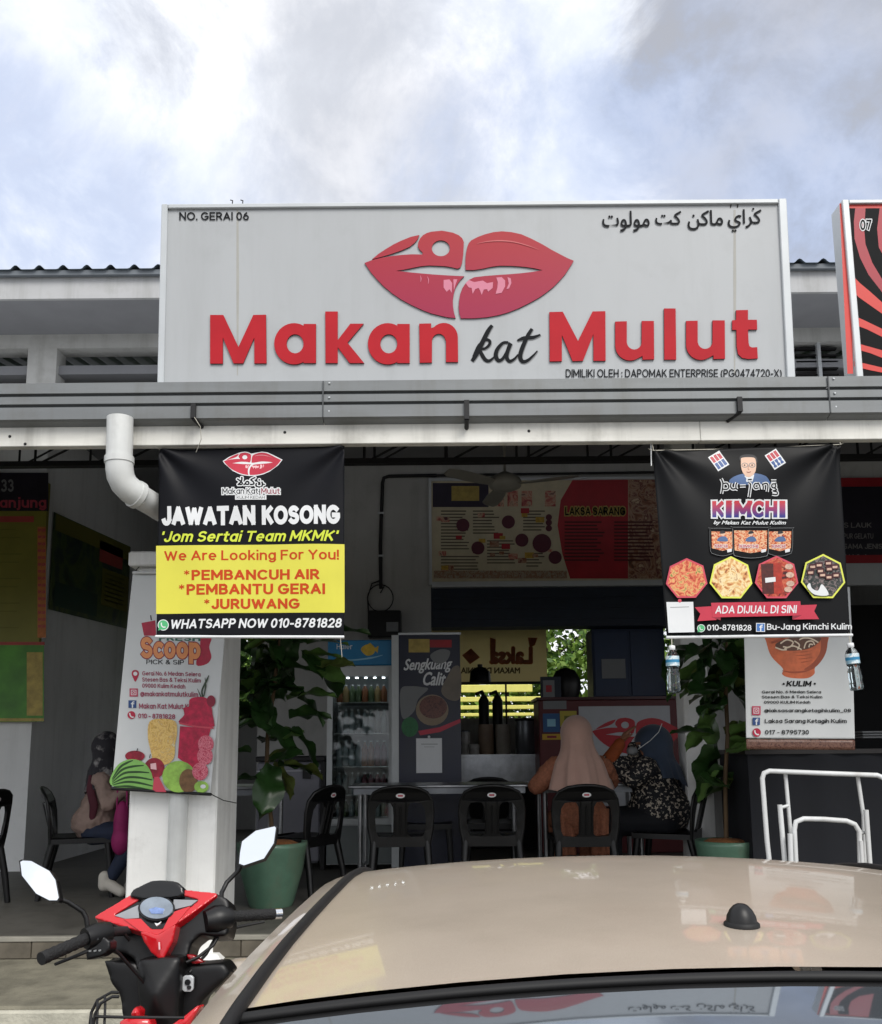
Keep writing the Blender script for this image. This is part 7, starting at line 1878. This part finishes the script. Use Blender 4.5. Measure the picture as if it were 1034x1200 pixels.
bp('cowl', [(262, 158), (285, 115), (340, 88), (400, 60), (460, 55), (555, 65), (595, 100), (600, 150), (520, 170), (340, 180)], blackg, .02, .07, -.4)
bp('handlebar_cover', [(55, 280), (165, 215), (268, 152), (420, 130), (600, 120), (795, 137), (870, 175), (875, 300), (860, 395), (770, 400), (700, 385), (640, 440), (620, 520), (600, 600), (300, 600), (300, 545), (240, 500), (150, 500), (140, 330)], blackp, .045, .10, -.35)
bp('red_panel', [(55, 278), (165, 213), (268, 150), (350, 142), (340, 168), (170, 272), (335, 295), (400, 352), (470, 352), (528, 250), (640, 220), (690, 175), (510, 128), (505, 108), (600, 116), (795, 135), (800, 150), (640, 265), (550, 325), (470, 372), (440, 390), (330, 370), (60, 288)], redp, .0, .03)
bp('dash_panel', [(165, 275), (335, 165), (505, 135), (700, 175), (640, 225), (530, 255), (475, 355), (400, 355), (335, 292)], blackg, .006, .02)
bp('dash_wing', [(178, 274), (325, 208), (326, 288), (245, 293)], grayp, -.002, .01); bp('dash_wing', [(537, 176), (682, 180), (640, 212), (532, 238)], grayp, -.002, .01)
bp('meter_rim', [(432 + 112 * cos(a * pi / 14), 228 + 76 * sin(a * pi / 14)) for a in range(28)], blackg, -.006, .02)
bp('meter', [(432 + 100 * cos(a * pi / 14), 226 + 66 * sin(a * pi / 14)) for a in range(28)], meter, -.011, .01)
bp('display', [(385, 235), (425, 222), (480, 232), (470, 262), (400, 262)], M('lcd_blue', '#6f86b8', .15, var=.25, scale=60, coat=1), -.013, .004)
bp('red_band', [(232, 294), (338, 293), (400, 358), (470, 358), (522, 256), (635, 217), (552, 322), (440, 388), (332, 368)], redp, -.004, .012)
bp('red_spike', [(330, 372), (385, 372), (440, 388), (500, 350), (552, 324), (530, 430), (465, 552), (400, 500), (352, 430)], redp, -.002, .05, -.25, crown_=.008)
bp('emblem', [(420, 318), (440, 322), (462, 308), (450, 325), (432, 336)], whitep, -.016, .003); bp('painted_glint', [(444, 436), (452, 434), (454, 478), (446, 480)], pkp, -.022, .003, -.25)  # the pale sliver on the spike is a reflection put in as colour
# handlebar, grips, switches
gl_ = P(52, 1122, 2.02); glr = P(106, 1098, 2.13); gr_ = P(322, 1071, 2.42); grl = P(270, 1074, 2.36)
MB().tube([gl_, glr, P(130, 1092, 2.2), P(165, 1090, 2.40), P(220, 1085, 2.44), P(250, 1078, 2.38), grl], .012, 10).build('handlebar', steel, bk)
for a_, b_ in ((gl_, glr), (grl, gr_)):
    d = (b_ - a_)
    MB().tube([a_ + d * (k / 14) for k in range(15)], [.0135 + (.0014 if k % 2 else 0) for k in range(15)], 14).build('grip', gripm, bk)
MB().tube([gl_ - (glr - gl_).normalized() * .008, gl_], .0145, 12).build('bar_end', steel, bk); MB().tube([gr_, gr_ + (gr_ - grl).normalized() * .018], .014, 12).build('bar_end', chrome, bk)
sw = MB(); sw.tube([P(100, 1100, 2.12), P(112, 1096, 2.14), P(126, 1093, 2.17)], [.024, .028, .025], 14); sw.build('switch_housing', blackp, bk, bevel=0)
MB().tube([P(240, 1080, 2.33), P(252, 1078, 2.345), P(262, 1076, 2.35), P(272, 1075, 2.36)], [.026, .036, .034, .024], 16).build('throttle_housing', blackp, bk)
bp('switch_block', [(10, 330), (75, 325), (110, 400), (150, 430), (150, 480), (100, 520), (5, 545), (0, 450), (15, 420)], blackp, -.16, .05, -.2)
for L in ([(30, 355), (50, 350), (58, 385), (38, 392)], [(20, 485), (35, 482), (36, 492), (22, 495)], [(50, 485), (66, 480), (67, 490), (52, 494)], [(80, 482), (94, 478), (95, 488), (82, 492)]): bp('switch_mark', L, shadowp, -.166, .003, -.2)
bp('switch_button', [(25, 400), (70, 390), (85, 420), (40, 432)], blackg, -.170, .01, -.2)
for pts, nm in (([P(118, 1108, 2.13), P(90, 1120, 2.12), P(65, 1130, 2.08)], 'brake_lever'), ([P(262, 1090, 2.42), P(285, 1085, 2.46), P(310, 1080, 2.48)], 'brake_lever')): MB().tube(pts, [.008, .007, .006], 8, squash=.6).build(nm, steel, bk)
# cables and hoses
for pts in ([P(118, 1100, 2.15), P(140, 1118, 2.2), P(155, 1135, 2.22), P(168, 1150, 2.24), P(176, 1170, 2.26)], [P(112, 1092, 2.15), P(128, 1082, 2.2), P(140, 1088, 2.26), P(152, 1102, 2.28)],
            [P(262, 1086, 2.36), P(250, 1108, 2.33), P(232, 1122, 2.30), P(218, 1128, 2.28)], [P(258, 1090, 2.37), P(242, 1118, 2.34), P(222, 1140, 2.30)]):
    MB().tube(pts, .0042, 7).build('cable', blackp, bk)
# mirrors: shell, glass and stem
def mirror(pts, Y, tilt, stem):
    m_ = MB(); c = (sum(p[0] for p in pts) / len(pts), sum(p[1] for p in pts) / len(pts)); z0 = P(c[0], c[1], Y).z
    big = [(c[0] + (x - c[0]) * 1.07, c[1] + (y - c[1]) * 1.06) for x, y in pts]
    plate(m_, big, Y + .003, z0, tilt, .022); o = m_.build('mirror', blackp, bk, bevel=.004)
    g_ = MB(); plate(g_, pts, Y, z0, tilt, .002); g_.build('mirror_glass', mirrorm, o)
    MB().tube(stem, .006, 8).build('mirror_stem', blackp, bk)
mirror([(24, 1010), (27, 1008.5), (36.7, 1009), (58, 1020.7), (65, 1031), (69, 1052), (67, 1055), (58, 1055), (42.5, 1047), (26, 1026)], 2.10, -.36, [P(66, 1052, 2.11), P(80, 1057, 2.12), P(97, 1068, 2.14), P(101, 1075, 2.14), P(103, 1088, 2.14)])
mirror([(284, 986), (300, 973.5), (322, 968.5), (323.5, 970), (321, 988), (309.5, 1006), (286, 1014), (280.5, 1012), (281.6, 999)], 2.44, -.36, [P(284, 1012, 2.45), P(280, 1020, 2.45), P(266, 1034, 2.44), P(260, 1046, 2.42), P(259, 1070, 2.36)])
# leg shield, key plate and sticker
bp('leg_shield', [(108, 548), (200, 552), (300, 558), (360, 640), (480, 660), (640, 575), (835, 562), (882, 628), (760, 740), (700, 800), (640, 1000), (600, 1500), (330, 1500), (250, 1100), (210, 800), (200, 750), (150, 680)], blackp, .05, .10, -.1, Y0=2.26)
bp('steering_column', [(310, 540), (575, 520), (570, 700), (550, 1000), (345, 1000), (310, 700)], blackp, -.02, .10, -.1, Y0=2.28, crown_=.03)
bp('red_flank', [(608, 508), (655, 512), (722, 560), (650, 572), (625, 540)], redp2, .045, .02, -.1, Y0=2.26)
kp = bp('key_plate', [(585, 655), (600, 638), (640, 636), (657, 650), (654, 720), (640, 736), (600, 736), (583, 720)], alu, .03, .01, -.1, Y0=2.26)
bp('key_hole', [(620 + 18 * cos(a * pi / 8), 678 + 18 * sin(a * pi / 8)) for a in range(16)], blackg, .026, .004, -.1, Y0=2.26, par=kp); bp('key_ring', [(628 + 13 * cos(a * pi / 8), 710 + 12 * sin(a * pi / 8)) for a in range(16)], steel, .026, .004, -.1, Y0=2.26, par=kp)
stk = bp('warning_sticker', [(380, 798), (495, 802), (493, 862), (380, 858)], shadowp, .03, .012, -.1, Y0=2.24)
bp('sticker_field', [(384, 802), (491, 806), (489, 858), (384, 854)], blackp, .028, .006, -.1, Y0=2.24, par=stk); bp('sticker_line', [(390, 825), (450, 828), (450, 840), (390, 838)], shadowp, .026, .004, -.1, Y0=2.24, par=stk)
bp('sticker_line', [(390, 808), (480, 811), (480, 814), (390, 811)], shadowp, .026, .004, -.1, Y0=2.24, par=stk)
for L in ([(265, 880), (300, 820), (330, 850), (325, 900)], [(200, 920), (250, 890), (330, 885), (390, 900), (420, 1000), (220, 1000)], [(520, 935), (600, 880), (680, 815), (700, 820), (640, 930), (620, 1000), (540, 1000)]): bp('red_lower', L, redp, -.06, .05, -.2, Y0=2.24, crown_=.01)
# wire basket hooked on the left side of the leg shield
bsk = MB(); wires = [(x / 5.17 + 100, y / 5.17 + 1020) for x, y in ((205, 740), (160, 738), (75, 785), (38, 860), (30, 930), (28, 1100))]
bsk.tube([P(x, y, 2.05) for x, y in wires], .0035, 6)
w2 = [(x / 5.17 + 100, y / 5.17 + 1020) for x, y in ((205, 765), (165, 765), (95, 805), (60, 870), (50, 930), (48, 1100))]
bsk.tube([P(x, y, 2.0) for x, y in w2], .0035, 6)
for y, x0 in ((885, 60), (960, 40), (1040, 35), (1100, 32)):
    bsk.tube([P(x0 / 5.17 + 100, y / 5.17 + 1020, 2.0), P(250 / 5.17 + 100, (y + 5) / 5.17 + 1020, 1.98), P(600 / 5.17 + 100, (y + 8) / 5.17 + 1020, 2.02)], .0032, 6)
for x, y in ((38, 860), (75, 785), (120, 760), (50, 900)): a_ = P(x / 5.17 + 100, y / 5.17 + 1020, 2.05); bsk.tube([a_, a_ + Vector((.02, -.05, -.01)), a_ + Vector((.02, -.05, -.3))], .003, 5)
bsk.build('wire_basket', steel, bk)
# the rest of the machine: seat, tail, wheels, fork, engine
for wy, nm in ((2.85, 'front_wheel'), (1.62, 'rear_wheel')):
    wc = Vector((BX + (.10 if wy > 2 else -.05) - .06, wy, RZ + .29)); w = MB().lathe([(.22, -.04), (.27, -.042), (.292, -.015), (.292, .015), (.27, .042), (.22, .04)], wc, 32, 'X').build(nm, rub, bk)
    sp_ = MB()
    for k in range(5): a_ = k * 2 * pi / 5; sp_.tube([wc + Vector((0, .03 * cos(a_), .03 * sin(a_))), wc + Vector((0, .23 * cos(a_ + .2), .23 * sin(a_ + .2)))], .014, 6)
    sp_.lathe([(.045, -.05), (.045, .05)], wc, 14, 'X'); sp_.build('rim', blackp, w)
MB().tube([(BX + .10, 2.85, RZ + .29), (BX + .06, 2.62, .75), (BX + .03, 2.42, 1.02)], .022, 10).build('fork', alu, bk); MB().tube([(BX - .03, 2.85, RZ + .29), (BX - .06, 2.62, .75), (BX - .04, 2.42, 1.02)], .022, 10).build('fork', alu, bk)
blob('front_mudguard', redp, [('c', (BX + .03, 2.7, .66), (BX + .04, 3.02, .60), .06, .045)], bk, .012, 3)
blob('seat', blackp, [('c', (BX - .06, 1.85, .80), (BX - .10, 1.35, .86), .11, .10)], bk, .012, 4)
blob('tail_body', redp, [('c', (BX - .06, 1.85, .66), (BX - .11, 1.22, .80), .12, .07), ('c', (BX - .04, 2.1, .55), (BX - .06, 1.8, .62), .09, .11)], bk, .012, 4)
blob('engine', sv, [('c', (BX - .03, 2.2, .38), (BX - .04, 1.95, .36), .11, .13)], bk, .012, 2)
MB().tube([(BX + .08, 2.1, .28), (BX + .12, 1.8, .26), (BX + .13, 1.45, .36)], [.03, .045, .05], 12).build('exhaust', steel, bk)
